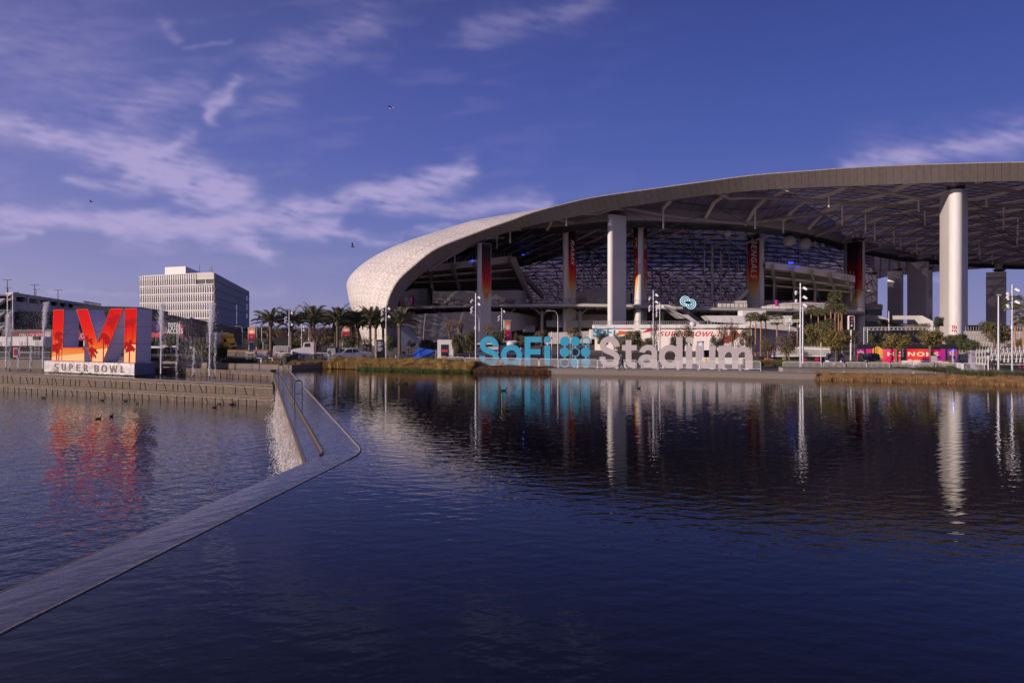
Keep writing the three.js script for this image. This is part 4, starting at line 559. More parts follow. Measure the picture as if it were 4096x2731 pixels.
  { const t = deckPx.map(([px, a, , d]) => P(px, a, d)), b = deckPx.map(([px, , c, d]) => P(px, c, d)), m = t.map((p, i) => p.clone().lerp(b[i], .5).add(V(0, 0, .7))), tb = t.map((p) => V(p.x * 1.12, p.y, p.z - 24)), bb = b.map((p) => V(p.x * 1.12, p.y - .3, p.z - 24));
    const o = new THREE.Mesh(loft([tb, t, m, b, bb], true), M.deck); o.name = 'concourse_deck'; stadium.add(o);
    const rail = new MB(), posts = new MB(); for (let i = 0; i + 1 < t.length; i++) { const n = Math.round(t[i].distanceTo(t[i + 1]) / 2.2); for (let j = 0; j < n; j++) { const p = t[i].clone().lerp(t[i + 1], j / n).add(V(0, 0, -.3)); posts.bar(p, p.clone().setY(p.y + 1.15), .05, .05, 4); } rail.bar(t[i].clone().add(V(0, 1.15, -.3)), t[i + 1].clone().add(V(0, 1.15, -.3)), .06); rail.bar(t[i].clone().add(V(0, .6, -.3)), t[i + 1].clone().add(V(0, .6, -.3)), .035); }
    rail.mesh('deck_rail', M.darkSteel, stadium); posts.mesh('rail_post', M.darkSteel, stadium).userData.kind = 'stuff';
    const br = new MB(); for (const px of [1640, 1760, 1880, 2030, 2168, 2320, 2460, 2650, 2760, 2900, 3145]) { const p = P(px, 1236, tableAt(deckPx.map((q) => [q[0], q[3]]), px) + 4), foot = p.clone().setY(G0 + 2); br.bar(p.clone().setY(p.y - .5), foot, .42, .42, 8); br.beam(p.clone().add(V(-2.2, .2, 0)), p.clone().setY(p.y - 1.8), .35, .4); br.beam(p.clone().add(V(2.2, .2, 0)), p.clone().setY(p.y - 1.8), .35, .4); } br.mesh('deck_column', M.concrete, stadium).userData.kind = 'stuff';
    // soffit steel
    const sf = new MB(); for (let px = 1620; px < 3400; px += 38) { const d = tableAt(deckPx.map((q) => [q[0], q[3]]), px), p = P(px, tableAt(deckPx.map((q) => [q[0], q[2]]), px) + 2, d + 2); sf.bar(p, V(p.x * 1.1, p.y - .4, p.z - 20), .3, .3, 5); } sf.mesh('soffit_beam', M.darkSteel, stadium).userData.kind = 'stuff';
  }
  const wall = (pts, d, name, m, th = .6) => { const b = new MB(), f = pts.map(([px, py, dd]) => P(px, py, dd ?? d)), k = f.map((p) => p.clone().setZ(p.z - th)); return b.add(slab(k, f)).mesh(name, m, stadium); };
  // back-of-house walls in the dark below and above the deck
  const curve = (list, name, m) => { const a = list.map(([px, t, , d]) => P(px, t, d)), b = list.map(([px, , l, d]) => P(px, l, d)); const o = new THREE.Mesh(loft([a, b]), m); o.name = name; o.castShadow = o.receiveShadow = true; stadium.add(o); return o; };
  curve([[1560, 1262, 1420, 196], [1620, 1258, 1400, 192], [1760, 1252, 1375, 190], [1900, 1246, 1342, 190], [2000, 1246, 1330, 191], [2070, 1252, 1322, 194], [2130, 1263, 1310, 205], [2170, 1272, 1305, 222]], 'curved_drum_wall', M.offwhite);
  { const a = P(1620, 1300, 176), b = P(1700, 1384, 172), c = P(1640, 1384, 169), e = P(1592, 1310, 171); new MB().add(slab([e, a, b, c].map((p) => p.clone().setZ(p.z - 1.2)), [e, a, b, c])).mesh('shell_prop', M.offwhite, stadium); }
  curve([[1588, 1300, 1395, 166], [1600, 1320, 1395, 166.5], [1640, 1352, 1396, 168], [1690, 1386, 1398, 170]], 'shell_foot_plate', M.shell);
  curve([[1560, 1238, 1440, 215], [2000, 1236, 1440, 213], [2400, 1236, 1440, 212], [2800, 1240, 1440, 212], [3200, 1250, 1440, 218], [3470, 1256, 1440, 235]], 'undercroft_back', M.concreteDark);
  curve([[2210, 1258, 1283, 206], [2300, 1257, 1280, 205], [2430, 1258, 1281, 205]], 'inner_parapet', M.offwhite); curve([[2186, 1281, 1306, 200], [2300, 1280, 1310, 197], [2430, 1281, 1312, 197]], 'lower_parapet', M.offwhite); curve([[2090, 1304, 1330, 200], [2140, 1303, 1328, 199]], 'low_parapet', M.offwhite);
  curve([[2180, 1330, 1352, 166], [2300, 1327, 1350, 165], [2460, 1318, 1345, 164]], 'podium_parapet', M.deck);
  // suite block on the left stand and low walls on the deck
  { const f = [[1730, 1168, 207], [1735, 1165, 205], [2070, 1160, 204], [2096, 1162, 206], [2103, 1166, 211]]; curve(f.map(([px, t, d]) => [px, t, t + 48, d]), 'suite_front', M.offwhite); curve([[1600, 1175, 1222, 214], [1650, 1155, 1222, 215], [1702, 1153, 1222, 216], [1712, 1153, 1222, 222]], 'stair_tower', M.offwhite); curve([[1615, 1178, 1222, 207], [1645, 1177, 1222, 206], [1652, 1178, 1222, 210]], 'stair_tower_base', M.offwhite); }
  curve([[2300, 1168, 1212, 214], [2306, 1166, 1212, 212], [2420, 1168, 1212, 212], [2530, 1172, 1214, 213]], 'suite_front', M.offwhite);
  wall([[2362, 1160], [2368, 1152], [2426, 1148], [2470, 1152], [2470, 1170], [2362, 1168]], 216, 'suite_roof_block', M.offwhite);
  { const b = new MB(); for (const [px, w, y0, y1] of [[2118, 10, 1196, 1210], [2040, 40, 1200, 1211], [2330, 34, 1188, 1210], [2378, 9, 1193, 1210], [2526, 7, 1174, 1212]]) { const p = P(px, (y0 + y1) / 2, 203.5); b.box(w / F * 203, (y1 - y0) / F * 203, .4, p.x, p.y, p.z); } b.mesh('dark_opening', M.darkGlass, stadium); }
  wall([[2862, 1212], [2870, 1205], [2988, 1202], [2988, 1230], [2862, 1230]], 200, 'deck_kiosk_row', M.offwhite, 2);
  { const b = new MB(); for (let i = 0; i < 7; i++) { const p = P(2880 + i * 17, 1221, 196); b.rbox(.95, 1.05, .8, p.x, p.y, p.z, .08); } b.mesh('bar_fridge', M.white, stadium).userData.kind = 'stuff'; }
  // seating stands, seen from below: stepped risers on raking beams
  const stand = (label, tl, tr, bl, br, dT, dB, n, rakers, rim) => {
    const s = new THREE.Group(); s.name = 'seating_stand'; s.userData.label = label; stadium.add(s); const q = (u, v) => { const px = lerp(lerp(tl[0], tr[0], u), lerp(bl[0], br[0], u), v), py = lerp(lerp(tl[1], tr[1], u), lerp(bl[1], br[1], u), v) + (rim ? -rim * Math.sin(Math.PI * u) * (1 - v) : 0); return P(px, py, lerp(dT, dB, v)); };
    for (let i = 0; i < n; i++) { const rows = []; for (const v of [i / n, (i + .66) / n]) rows.push([0, .25, .5, .75, 1].map((u) => q(u, v))); const a = rows[0], b = rows[1]; const under = b.map((p) => V(p.x, p.y + .15, p.z - (dB - dT) / n * .9)); const o = new THREE.Mesh(loft([a, b, under]), M.offwhite); o.name = 'riser'; s.add(o); }
    { const o = new THREE.Mesh(loft([[0, .5, 1].map((u) => q(u, 0).add(V(0, .4, -1.3))), [0, .5, 1].map((u) => q(u, 1).add(V(0, .4, -1.3)))]), M.concreteDark); o.name = 'stand_slab'; s.add(o); }
    for (const [u, v1] of rakers) { const a = q(u, -.02).add(V(0, -.4, 1.2)), b = q(u + .14, v1).add(V(0, -.6, 1.2)); new MB().beam(a, b, .9, 1.5).mesh('raking_beam', M.tubeD, s); const m = a.clone().lerp(b, .45); new MB().bar(m, V(m.x + .6, q(u, 1.05).y, m.z - 2), .42, .42, 8).mesh('prop', M.tubeD, s); new MB().bar(m, a.clone().lerp(b, .1).add(V(7, -3, 0)), .22, .22, 6).mesh('brace', M.tubeD, s); }
    { const hi = [0, .25, .5, .75, 1].map((u) => q(u, 0).add(V(0, 1.1, .3))), lo = [0, .25, .5, .75, 1].map((u) => q(u, .0).add(V(0, -.9, .3))); const o = new THREE.Mesh(loft([hi, lo]), M.tubeL); o.name = 'top_fascia'; s.add(o); }
    { const r = new MB(); for (let i = 0; i < 26; i++) { const p = q(i / 25, 0).add(V(0, 1.1, -.6)); r.bar(p, p.clone().setY(p.y + 1.3), .06, .06, 4); } r.mesh('guard_post', M.tubeL, s).userData.kind = 'stuff'; }
    for (const k of [.2, .45]) new MB().bar(q(.02, k).add(V(0, -1.0, .6)), q(.98, k).add(V(0, -1.0, .6)), .35).mesh('tie_beam', M.tubeL, s);
    return s; };
  stand('left upper seating stand seen from below, dappled by low sun', [1690, 1078], [2046, 1038], [1600, 1168], [2110, 1172], 206, 232, 12, [[.1, .95], [.34, .95], [.58, .95], [.97, 1.05]]);
  stand('right upper seating stand seen from below, in shadow', [3062, 1062], [3420, 1118], [3010, 1206], [3420, 1206], 208, 236, 12, [[.06, .8], [.28, .95], [.5, 1], [.7, 1], [.88, 1]], 6);
  new MB().beam(P(2052, 1036, 204), P(2126, 1205, 224), 1.2, 1.6).mesh('end_raker', M.tubeL, stadium); new MB().beam(P(2990, 1160, 214), P(2944, 1206, 210), 1, 1.2).mesh('end_raker', M.tubeL, stadium);
  // mid-air truss of lights over the left stand
  { const b = new MB(), a = P(2060, 1028, 240), c = P(2215, 1002, 240); for (const k of [0, 2.4]) b.bar(a.clone().add(V(0, k, 0)), c.clone().add(V(0, k, 0)), .16); for (let i = 0; i < 14; i++) { const p = a.clone().lerp(c, i / 14), q2 = a.clone().lerp(c, (i + 1) / 14); b.bar(p, q2.clone().setY(q2.y + 2.4), .09, .09, 4); b.bar(q2, p.clone().setY(p.y + 2.4), .09, .09, 4); } b.mesh('lighting_truss', M.tubeL, stadium); }
  const glowBlue = mat(.02, .03, .3, .5, { emissive: rgb(.05, .10, 1.6) });
  for (const [px, py, r, d] of [[1796, 1046, .5, 220], [2093, 1019, .55, 232], [3164, 1051, 1.0, 206], [3192, 1066, .4, 206], [1890, 1041, .4, 206]]) { const p = P(px, py, d); new MB().rbox(r * 1.5, r * .5, .6, p.x, p.y, p.z, .1).mesh('blue_stage_lamp', glowBlue, stadium); const L = new THREE.PointLight(rgb(.1, .2, 1), 1.5); L.position.copy(p).add(V(0, 0, 1)); L.name = 'blue_stage_light'; L.castShadow = true; scene.add(L); }
  // glowing interlocked double-ring emblem on the deck
  { const g = new THREE.Group(); g.name = 'lit_emblem'; g.userData.label = 'glowing interlocked double ring emblem'; stadium.add(g); const em = mat(.5, .7, .8, .5, { emissive: rgb(.20, .34, .40) }), back = mat(.02, .03, .04, .5), d = 184;
    for (const [px, py] of [[2741, 1204], [2765, 1216]]) for (const [r, w] of [[19, 3.2], [12, 3.2], [4.5, 3]]) { const R = r / F * d, tb = new THREE.TorusGeometry(R, w / 2 / F * d, 6, 40, px < 2750 ? 5.0 : 5.0); tb.rotateZ(px < 2750 ? -.1 : Math.PI - .1); const p = P(px, py, d); tb.translate(p.x, p.y, p.z); new MB().add(tb).mesh('glowing_ring', em, g); }
    for (const [px, py] of [[2741, 1204], [2765, 1216]]) { const p = P(px, py, d + .5), c = new THREE.CylinderGeometry(21 / F * d, 21 / F * d, .3, 36); c.rotateX(Math.PI / 2); c.translate(p.x, p.y, p.z); new MB().add(c).mesh('emblem_back', back, g); }
    const p = P(2753, 1224, d); new MB().box(2.4, 1.4, .5, p.x, p.y - .6, p.z - .6).mesh('emblem_stand', M.black, g); const L = new THREE.PointLight(rgb(.6, .9, 1), 5); L.position.copy(P(2753, 1210, d - 1.2)); L.name = 'emblem_light'; L.castShadow = true; scene.add(L); }
  // outside stair sweeping down from the deck
  { const b = new MB(), d = 172, pl = [[2640, 1217], [2679, 1219], [2730, 1258], [2752, 1258], [2812, 1302], [2812, 1316], [2748, 1274], [2726, 1274], [2674, 1236], [2640, 1234]].map(([x, y]) => P(x, y, d)); b.add(slab(pl.map((p) => p.clone().setZ(p.z - 5)), pl)); b.mesh('outside_stair', M.offwhite, stadium); const r = new MB(); const hr = [[2679, 1209], [2736, 1248], [2756, 1248], [2815, 1292]].map(([x, y]) => P(x, y, d + 4)); for (let i = 0; i < 3; i++) { r.bar(hr[i], hr[i + 1], .06); for (let j = 0; j < 8; j++) { const p = hr[i].clone().lerp(hr[i + 1], j / 8); r.bar(p, p.clone().setY(p.y - 1.1), .035, .035, 4); } } r.mesh('stair_rail', M.steel, stadium); }
  // right-hand balcony block, ramp and terrace behind the trees
  curve([[3457, 1218, 1240, 236], [3525, 1216, 1238, 232], [3533, 1219, 1240, 240]], 'balcony_block', M.offwhite); curve([[3457, 1258, 1278, 226], [3500, 1262, 1283, 224], [3560, 1276, 1296, 222]], 'balcony_ramp', M.deck); curve([[3572, 1262, 1278, 215], [3660, 1262, 1278, 213], [3690, 1262, 1310, 212], [3735, 1285, 1330, 210]], 'terrace_parapet', M.deck);
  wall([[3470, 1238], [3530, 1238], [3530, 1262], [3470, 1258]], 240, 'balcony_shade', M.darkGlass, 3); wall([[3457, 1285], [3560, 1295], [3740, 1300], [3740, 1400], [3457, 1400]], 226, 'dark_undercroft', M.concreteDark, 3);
  curve([[3040, 1226, 1234, 206], [3130, 1212, 1236, 203], [3230, 1208, 1236, 203], [3376, 1216, 1240, 206]], 'suite_front', M.offwhite);
  // printed lightboxes on the deck
  for (const [px, py, w, h, d] of [[1645, 1203, 7, 27, 196], [3105, 1211, 9, 22, 188]]) { const p = P(px, py, d); new MB().box(w * 1.25 / F * d, h * 1.1 / F * d, .5, p.x + .4, p.y, p.z - .3).mesh('lightbox_frame', M.black, stadium); new MB().box(w / F * d, h / F * d, .1, p.x, p.y, p.z + .1).mesh('lightbox_screen', mat(.6, .03, .4, .5, { emissive: rgb(.10, .004, .06) }), stadium); }
  tag(stadium);
}
// ---------- plaza block in front of the stadium, with its wall print and prow canopy ----------
{
  const t = thing('plaza_building', 'low white plaza block with painted purple lettering and a pointed boat-like canopy', 'building'), w0 = 142;
  const face = canvasTex(2048, 256, (k, w, h) => {
    k.fillStyle = '#e6ddd4'; k.fillRect(0, 0, w, h); k.strokeStyle = 'rgba(120,105,100,.35)'; k.lineWidth = 2; for (let x = 0; x < w; x += 82) { k.beginPath(); k.moveTo(x, 0); k.lineTo(x, h); k.stroke(); }
    const X2 = (px) => (px - 2380) / (3005 - 2380) * w, g = k.createLinearGradient(X2(2640), 0, X2(2930), 0); g.addColorStop(0, '#c01c40'); g.addColorStop(.35, '#5a1a78'); g.addColorStop(.7, '#3a1c70'); g.addColorStop(1, '#b0204a'); k.fillStyle = g; k.font = 'italic bold 118px sans-serif'; const word = 'SUPER BOWL LVI', m = k.measureText(word).width; k.save(); k.translate(X2(2642), 128); k.scale((X2(2925) - X2(2642)) / m, 1); k.fillText(word, 0, 0); k.restore();
    k.fillStyle = '#c01840'; k.beginPath(); k.moveTo(X2(2598), 0); k.lineTo(X2(2650), 2); k.lineTo(X2(2625), 40); k.lineTo(X2(2570), 70); k.fill(); k.fillStyle = '#c8642e'; k.beginPath(); k.moveTo(X2(2480), 30); k.lineTo(X2(2560), 60); k.lineTo(X2(2470), 120); k.fill();
    k.fillStyle = '#8d1a6a'; k.beginPath(); k.moveTo(X2(2865), 250); k.lineTo(X2(2895), 150); k.lineTo(X2(2922), 250); k.fill(); k.fillStyle = '#d01f3c'; k.beginPath(); k.moveTo(X2(2880), 190); k.lineTo(X2(2910), 120); k.lineTo(X2(2935), 200); k.lineTo(X2(2900), 245); k.fill(); k.fillStyle = '#8c4a30'; k.beginPath(); k.moveTo(X2(2910), 230); k.quadraticCurveTo(X2(2920), 60, X2(2930), 10); k.quadraticCurveTo(X2(2975), 60, X2(2948), 170); k.lineTo(X2(2930), 235); k.fill(); k.fillStyle = '#5c2a1c'; for (let i = 0; i < 60; i++) k.fillRect(X2(rr(2922, 2950)), rr(40, 200), 5, 3);
  });
  const a = P(2380, 1316, 146), b = P(3008, 1317, 139), aL = a.clone().setY(G0), bL = b.clone().setY(G0), back = V(6, 0, -26);
  { const g = new THREE.BufferGeometry(); g.setAttribute('position', new THREE.Float32BufferAttribute([aL, bL, b, aL, b, a].flatMap((p) => p.toArray()), 3)); const v0 = 1 - (Y(1316, 142) - G0) / (Y(1316, 142) - Y(1372, 142)); g.setAttribute('uv', new THREE.Float32BufferAttribute([0, v0, 1, v0, 1, 1, 0, v0, 1, 1, 0, 1], 2)); g.computeVertexNormals(); const tx = face; tx.wrapT = THREE.ClampToEdgeWrapping; tx.wrapS = THREE.ClampToEdgeWrapping; const o = new THREE.Mesh(g, new THREE.MeshPhysicalMaterial({ map: tx, roughness: .7 })); o.name = 'printed_wall'; t.add(o); }
  const sideTop = P(3195, 1322, 158); new MB().add(slab([b.clone(), bL.clone(), sideTop.clone().setY(G0), sideTop].map((p) => p.clone().add(V(-.5, 0, -.5))), [b, bL, sideTop.clone().setY(G0), sideTop])).mesh('side_wall', M.offwhite, t);
  new MB().add(slab([aL, bL, bL.clone().add(back), aL.clone().add(back)].map((p) => p.clone().add(V(0, 0, -.4))), [a, b, b.clone().add(back), a.clone().add(back)].map((p) => p.clone().add(V(0, -.1, -.4))))).mesh('block', M.offwhite, t);
  const c0 = P(2370, 1306, 147), c1 = P(3010, 1304, 138.5), c2 = P(3200, 1312, 157); new MB().beam(c0, c1, 1.0, .75).beam(c1, c2, 1.0, .75).mesh('cornice', M.white, t);
  const prow = [[2822, 1262], [3062, 1262], [3170, 1262], [3170, 1300], [3010, 1298], [2940, 1293], [2848, 1287]].map(([x, y]) => P(x, y, 141)); new MB().add(slab(prow.map((p) => V(p.x + 1.5, p.y, p.z - 9)), prow)).mesh('prow_canopy', M.white, t);
  const bx = P(3008, 1253, 142); new MB().box(4.8, 1.15, 3, bx.x, bx.y, bx.z).mesh('roof_box', M.white, t);
  const tail = [[3060, 1290], [3130, 1296], [3185, 1312], [3195, 1326], [3010, 1310]].map(([x, y]) => P(x, y, 137.6)); new MB().add(slab(tail.map((p) => V(p.x, p.y, p.z - 3)), tail)).mesh('curved_parapet', M.offwhite, t);
  const gl = new MB(); for (let i = 0; i < 14; i++) { const p = P(2832 + i * 13, 1297, 142); gl.bar(p.clone().setY(p.y - .9), p.clone().setY(p.y + .7), .05, .05, 4); } gl.mesh('glazing_bar', M.steel, t).userData.kind = 'stuff'; const gg = P(2915, 1298, 143); new MB().box(9.5, 1.6, .1, gg.x, gg.y, gg.z).mesh('clerestory_glass', M.darkGlass, t);
  const rl = new MB(); for (let i = 0; i < 60; i++) { const p = P(2375 + i * 7.5, 1300, 146 - i * .05); rl.bar(p.clone().setY(p.y - .3), p.clone().setY(p.y + .75), .04, .04, 4); } rl.bar(P(2375, 1285, 146), P(2825, 1285, 142.5), .05); rl.mesh('roof_rail', M.steel, t).userData.kind = 'stuff';
  const bl = [[2368, 1318], [2426, 1320], [2426, 1358], [2368, 1358]]; const wb = [[2366, 1317], [2426, 1317], [2426, 1356], [2366, 1356]].map(([x, y]) => P(x, y, 138)); new MB().add(slab(wb.map((p) => V(p.x, p.y, p.z - 4)), wb)).mesh('entrance_block', M.white, t);
  { const q = P(2370, 1346, 137.6), g = new TextGeometry('SoFi', { font, size: 1.75, depth: .15, curveSegments: 5 }); g.translate(q.x, q.y, q.z); new MB().add(g).mesh('cyan_lettering', M.cyan, t); }
  const low = [[2180, 1332], [2366, 1327], [2366, 1372], [2180, 1376]].map(([x, y]) => P(x, y, 150)); new MB().add(slab(low.map((p) => V(p.x, p.y, p.z - 3)), low)).mesh('retaining_wall', M.offwhite, t);
  tag(t);
}

// ---------- buildings on the left ----------
{ // office block: white fins and dark windows on a rounded front, plain side
  const t = thing('office_building', 'white six-storey office block with vertical fins and a rounded left corner', 'building');
  const A = V(-178, 0, -321.5), B = V(-130.7, 0, -300), u = V().subVectors(B, A).normalize(), n = V(-u.z, 0, u.x); // n faces the viewer
  const lv = [29.4, 24.2, 20.4, 16.5, 12.8, 9.3, 7.6], L = A.distanceTo(B), R = 7;
  // plan line of the front: straight, then a quarter turn at the left
  const at = (s) => { if (s >= R) return [A.clone().addScaledVector(u, s), n.clone()]; const arc = R * Math.PI / 2, a = Math.min(1.35, (R - s) / R), c = A.clone().addScaledVector(u, R).addScaledVector(n, -R), d = n.clone().multiplyScalar(Math.cos(a)).addScaledVector(u, -Math.sin(a)); return [c.addScaledVector(d, R), d]; };
  const s0 = -2.4, wins = new THREE.BoxGeometry(1, 1, .12), winM = [mat(.035, .037, .045, .4, { specularIntensity: .4 }), mat(.045, .048, .058, .4, { specularIntensity: .4 }), mat(.028, .03, .04, .4, { specularIntensity: .4 })];
  const wallFront = []; for (let s = s0; s <= L; s += .6) wallFront.push(at(s)[0]); wallFront.push(at(L)[0]);
  { const o = new THREE.Mesh(loft([wallFront.map((p) => V(p.x, 29.4, p.z)), wallFront.map((p) => V(p.x, 7.6, p.z))]), M.concreteDark); o.name = 'front_wall'; t.add(o); }
  for (let f = 0; f + 1 < lv.length; f++) { const b = new MB(), y1 = lv[f], y0 = lv[f + 1]; const lim = f === 0 ? L - 10.5 : L; let k = 0;
    { const r = [.9, .9, .5], rows = []; const prof = [[.45, y0 + .55], [.75, y0 + .2], [.75, y0], [.1, y0 - .25]]; for (const [o, y] of prof) rows.push(wallFront.map((p, i) => { const s = s0 + i * .6, d = at(Math.min(s, L))[1]; return V(p.x + d.x * o, y, p.z + d.z * o); })); const o = new THREE.Mesh(loft(rows, false), M.white); o.name = 'floor_band'; t.add(o); }
    if (y0 > 8) for (let s = s0 + .5; s < lim; s += 1.42) { const [p, d] = at(s), ry = Math.atan2(d.x, d.z), h = y1 - y0 - .7, top = f === 0 ? 2.0 : .75; b.box(.5, h, .8, p.x + d.x * .3, y0 + .5 + h / 2, p.z + d.z * .3, ry); const [p2, d2] = at(s + .7), r2 = Math.atan2(d2.x, d2.z); b.box(.95, top, .35, p2.x + d2.x * .12, y1 - .25 - top / 2, p2.z + d2.z * .12, r2); const o = new THREE.Mesh(wins, winM[k++ % 3]); o.name = 'window'; o.scale.set(.85, h - top + .1, 1); o.position.set(p2.x + d2.x * .06, y0 + .5 + (h - top) / 2, p2.z + d2.z * .06); o.rotation.y = r2; t.add(o); }
    if (b.g.length) { const o = b.mesh('fins', M.white, t); o.userData.kind = 'stuff'; } }
  { const b = new MB(), p = B.clone().addScaledVector(u, -5), ry = Math.atan2(n.x, n.z); b.box(10.4, 2.7, .8, p.x + n.x * .3, 28.0, p.z + n.z * .3, ry); b.box(10.4, .35, .9, p.x + n.x * .3, 24.35, p.z + n.z * .3, ry); b.mesh('terrace_lintel', M.offwhite, t); new MB().box(.35, 2.4, .4, p.x + n.x * .3, 25.6, p.z + n.z * .3, ry).mesh('terrace_post', M.white, t); new MB().box(10.2, 2.4, .2, p.x + n.x * .08, 25.6, p.z + n.z * .08, ry).mesh('terrace_recess', M.black, t); }
  // right side
  const C = V(-174.5, 0, -453), sd = V().subVectors(C, B), SL = sd.length(), su = sd.clone().normalize(), sn = V(-su.z, 0, su.x).multiplyScalar(Math.sign(-su.z) || 1); if (sn.x < 0) sn.negate();
  const q = (s, y, o = 0) => V(B.x + su.x * s + sn.x * o, y, B.z + su.z * s + sn.z * o);
  new MB().add(slab([q(0, 5.4), q(SL, 3.2), q(SL, 3.2, -1), q(0, 5.4, -1)], [q(0, 29.4), q(SL, 29.4), q(SL, 29.4, -1), q(0, 29.4, -1)])).mesh('side_wall', grainy(.47, .435, .43, .8, 9), t);
  for (let k = 0; k < 6; k++) { const y = 26.2 - k * 3.8; const g = new MB(); g.beam(q(0, y, .12), q(SL, y, .12), .3, .22); g.mesh('panel_ledge', mat(.36, .33, .33, .8), t); }
  const pan = new MB(); for (let s = 4; s < SL; s += 4.5) pan.beam(q(s, 6.2, .03), q(s, 29, .03), .12, .12); pan.mesh('panel_joint', mat(.38, .35, .35, .8), t).userData.kind = 'stuff';
  for (const [a, b, y0, y1] of [[82, 87, 7, 18.2], [140, 146, 22.2, 25.6], [140, 146, 16.8, 20.4], [140, 146, 11.2, 14.6]]) new MB().add(slab([q(a, y0, .05), q(b, y0, .05), q(b, y0, -.3), q(a, y0, -.3)], [q(a, y1, .05), q(b, y1, .05), q(b, y1, -.3), q(a, y1, -.3)])).mesh('side_window', mat(.55, .62, .64, .12), t);
  new MB().add(slab([q(0, G0, -4), q(SL, G0, -4), q(SL, G0, -6), q(0, G0, -6)], [q(0, 7, -4), q(SL, 5, -4), q(SL, 5, -6), q(0, 7, -6)])).mesh('dark_ground_floor', M.navy, t);
  new MB().add(slab([q(0, 29.3, -1), q(SL, 29.3, -1), V(C.x - 42, 29.3, C.z - 22), V(A.x, 29.3, A.z - 4), at(R)[0].setY(29.3)], [q(0, 29.75, -1), q(SL, 29.75, -1), V(C.x - 42, 29.75, C.z - 22), V(A.x, 29.75, A.z - 4), at(R)[0].setY(29.75)])).mesh('roof', M.offwhite, t);
  const ph = [[658, 1096, 322], [741, 1096, 316]].map(([x, y, d]) => P(x, y, d)), ex = V(-16, 0, -60); { const b = new MB(), a = ph[0], c = ph[1], top = Y(1066, 318); b.add(slab([a, c, c.clone().add(ex), a.clone().add(ex)].map((p) => V(p.x, 29.4, p.z)), [a, c, c.clone().add(ex), a.clone().add(ex)].map((p) => V(p.x, top, p.z)))).mesh('roof_plant_room', M.white, t); }
  const an = new MB(); for (const [px, h] of [[797, 3.4], [846, 3.2], [838, 1.4]]) { const p = P(px, 1090, 304); an.bar(p, p.clone().setY(p.y + h), .14, .08); } an.mesh('roof_aerial', M.darkSteel, t);
  tag(t);
}
{ // parking garage far left
  const t = thing('parking_garage', 'long grey concrete parking garage with lamp masts on its roof deck', 'garage');
  const A = P(53, 1169, 170), B = V(X(405, 276), A.y, -276), u = V().subVectors(B, A).setY(0).normalize(), L = Math.hypot(B.x - A.x, B.z - A.z), n = V(-u.z, 0, u.x); if (n.x < 0) n.negate();
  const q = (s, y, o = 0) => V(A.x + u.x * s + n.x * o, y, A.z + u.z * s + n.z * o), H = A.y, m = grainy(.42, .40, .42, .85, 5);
  const wallAt = (s0, s1, y0, y1, o, name, mm, th = .6) => new MB().add(slab([q(s0, y0, o), q(s1, y0, o), q(s1, y0, o - th), q(s0, y0, o - th)], [q(s0, y1, o), q(s1, y1, o), q(s1, y1, o - th), q(s0, y1, o - th)])).mesh(name, mm, t);
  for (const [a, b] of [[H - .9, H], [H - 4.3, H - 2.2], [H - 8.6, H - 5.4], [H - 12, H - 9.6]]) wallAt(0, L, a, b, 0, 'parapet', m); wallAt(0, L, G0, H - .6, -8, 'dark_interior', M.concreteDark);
  for (let s = 0; s < L; s += 11) wallAt(s, s + 1.6, G0, H, .12, 'pier', m, .8);
  wallAt(0, L, H - .95, H - .6, -.7, 'roof_slab', m, 9); for (const y of [H - 2.1, H - 5.3, H - 9.5]) wallAt(0, L, y - 2.6, y - 2.2, -.7, 'floor_slab', m, 8);
  const tw = new MB(); for (let k = 0; k < 5; k++) { const y = H - 2.2 - k * 3.2; tw.add(slab([P(-90, 1200, 166), P(50, 1200, 166), P(50, 1200, 171), P(-90, 1200, 171)].map((p) => p.setY(y)), [P(-90, 1200, 166), P(50, 1200, 166), P(50, 1200, 171), P(-90, 1200, 171)].map((p) => p.setY(y + .5)))); tw.beam(P(-40, 1200, 165).setY(y - 2.4), P(22, 1200, 165).setY(y + .4), 1.2, .35); } tw.mesh('stair_flight', m, t); new MB().add(slab([P(-120, 1200, 172), P(50, 1200, 172), P(50, 1200, 180), P(-120, 1200, 180)].map((p) => p.setY(G0)), [P(-120, 1200, 172), P(50, 1200, 172), P(50, 1200, 180), P(-120, 1200, 180)].map((p) => p.setY(H - 1)))).mesh('stair_tower', M.darkSteel, t);
  for (const px of [28, 49]) { const mul = new MB(), p = P(px, 1200, 164.5); mul.bar(p.clone().setY(G0), p.clone().setY(H - .5), .12); mul.mesh('tower_post', M.steel, t); }
  const cap = [[20, 1170], [53, 1168], [30, 1184]].map(([x, y]) => P(x, y, 169)); new MB().add(slab(cap.map((p) => V(p.x, p.y, p.z - 2)), cap)).mesh('ramp_cheek', M.white, t);
  new MB().beam(q(L - 34, H + .5), q(L - 2, H + .5), .3, .7).mesh('roof_fence', M.white, t);
  tag(t);
  for (const [px, top, base, d, lab] of [[26.5, 1119, 1169, 200, 'tallest double lamp mast on the garage roof, far left'], [30, 1151, 1170, 260, 'short lamp mast behind the tallest one on the garage roof'], [136.5, 1139, 1176, 215, 'middle double lamp mast on the garage roof'], [142, 1157, 1177, 270, 'short lamp mast behind the middle one on the garage roof'], [230, 1160, 1192, 230, 'right-hand double lamp mast on the garage roof']]) { const a = P(px, base + 6, d), b = P(px, top, d), l = thing('roof_lamp', lab, 'lamp mast', a.toArray()); new MB().bar(V(0, 0, 0), V(0, b.y - a.y, 0), .13, .09).mesh('mast', M.darkSteel, l); const b2 = new MB(); b2.box(1.25, .16, .35, -.7, b.y - a.y, 0).box(1.25, .16, .35, .7, b.y - a.y, 0); b2.mesh('lamp_head', M.darkSteel, l); }
}
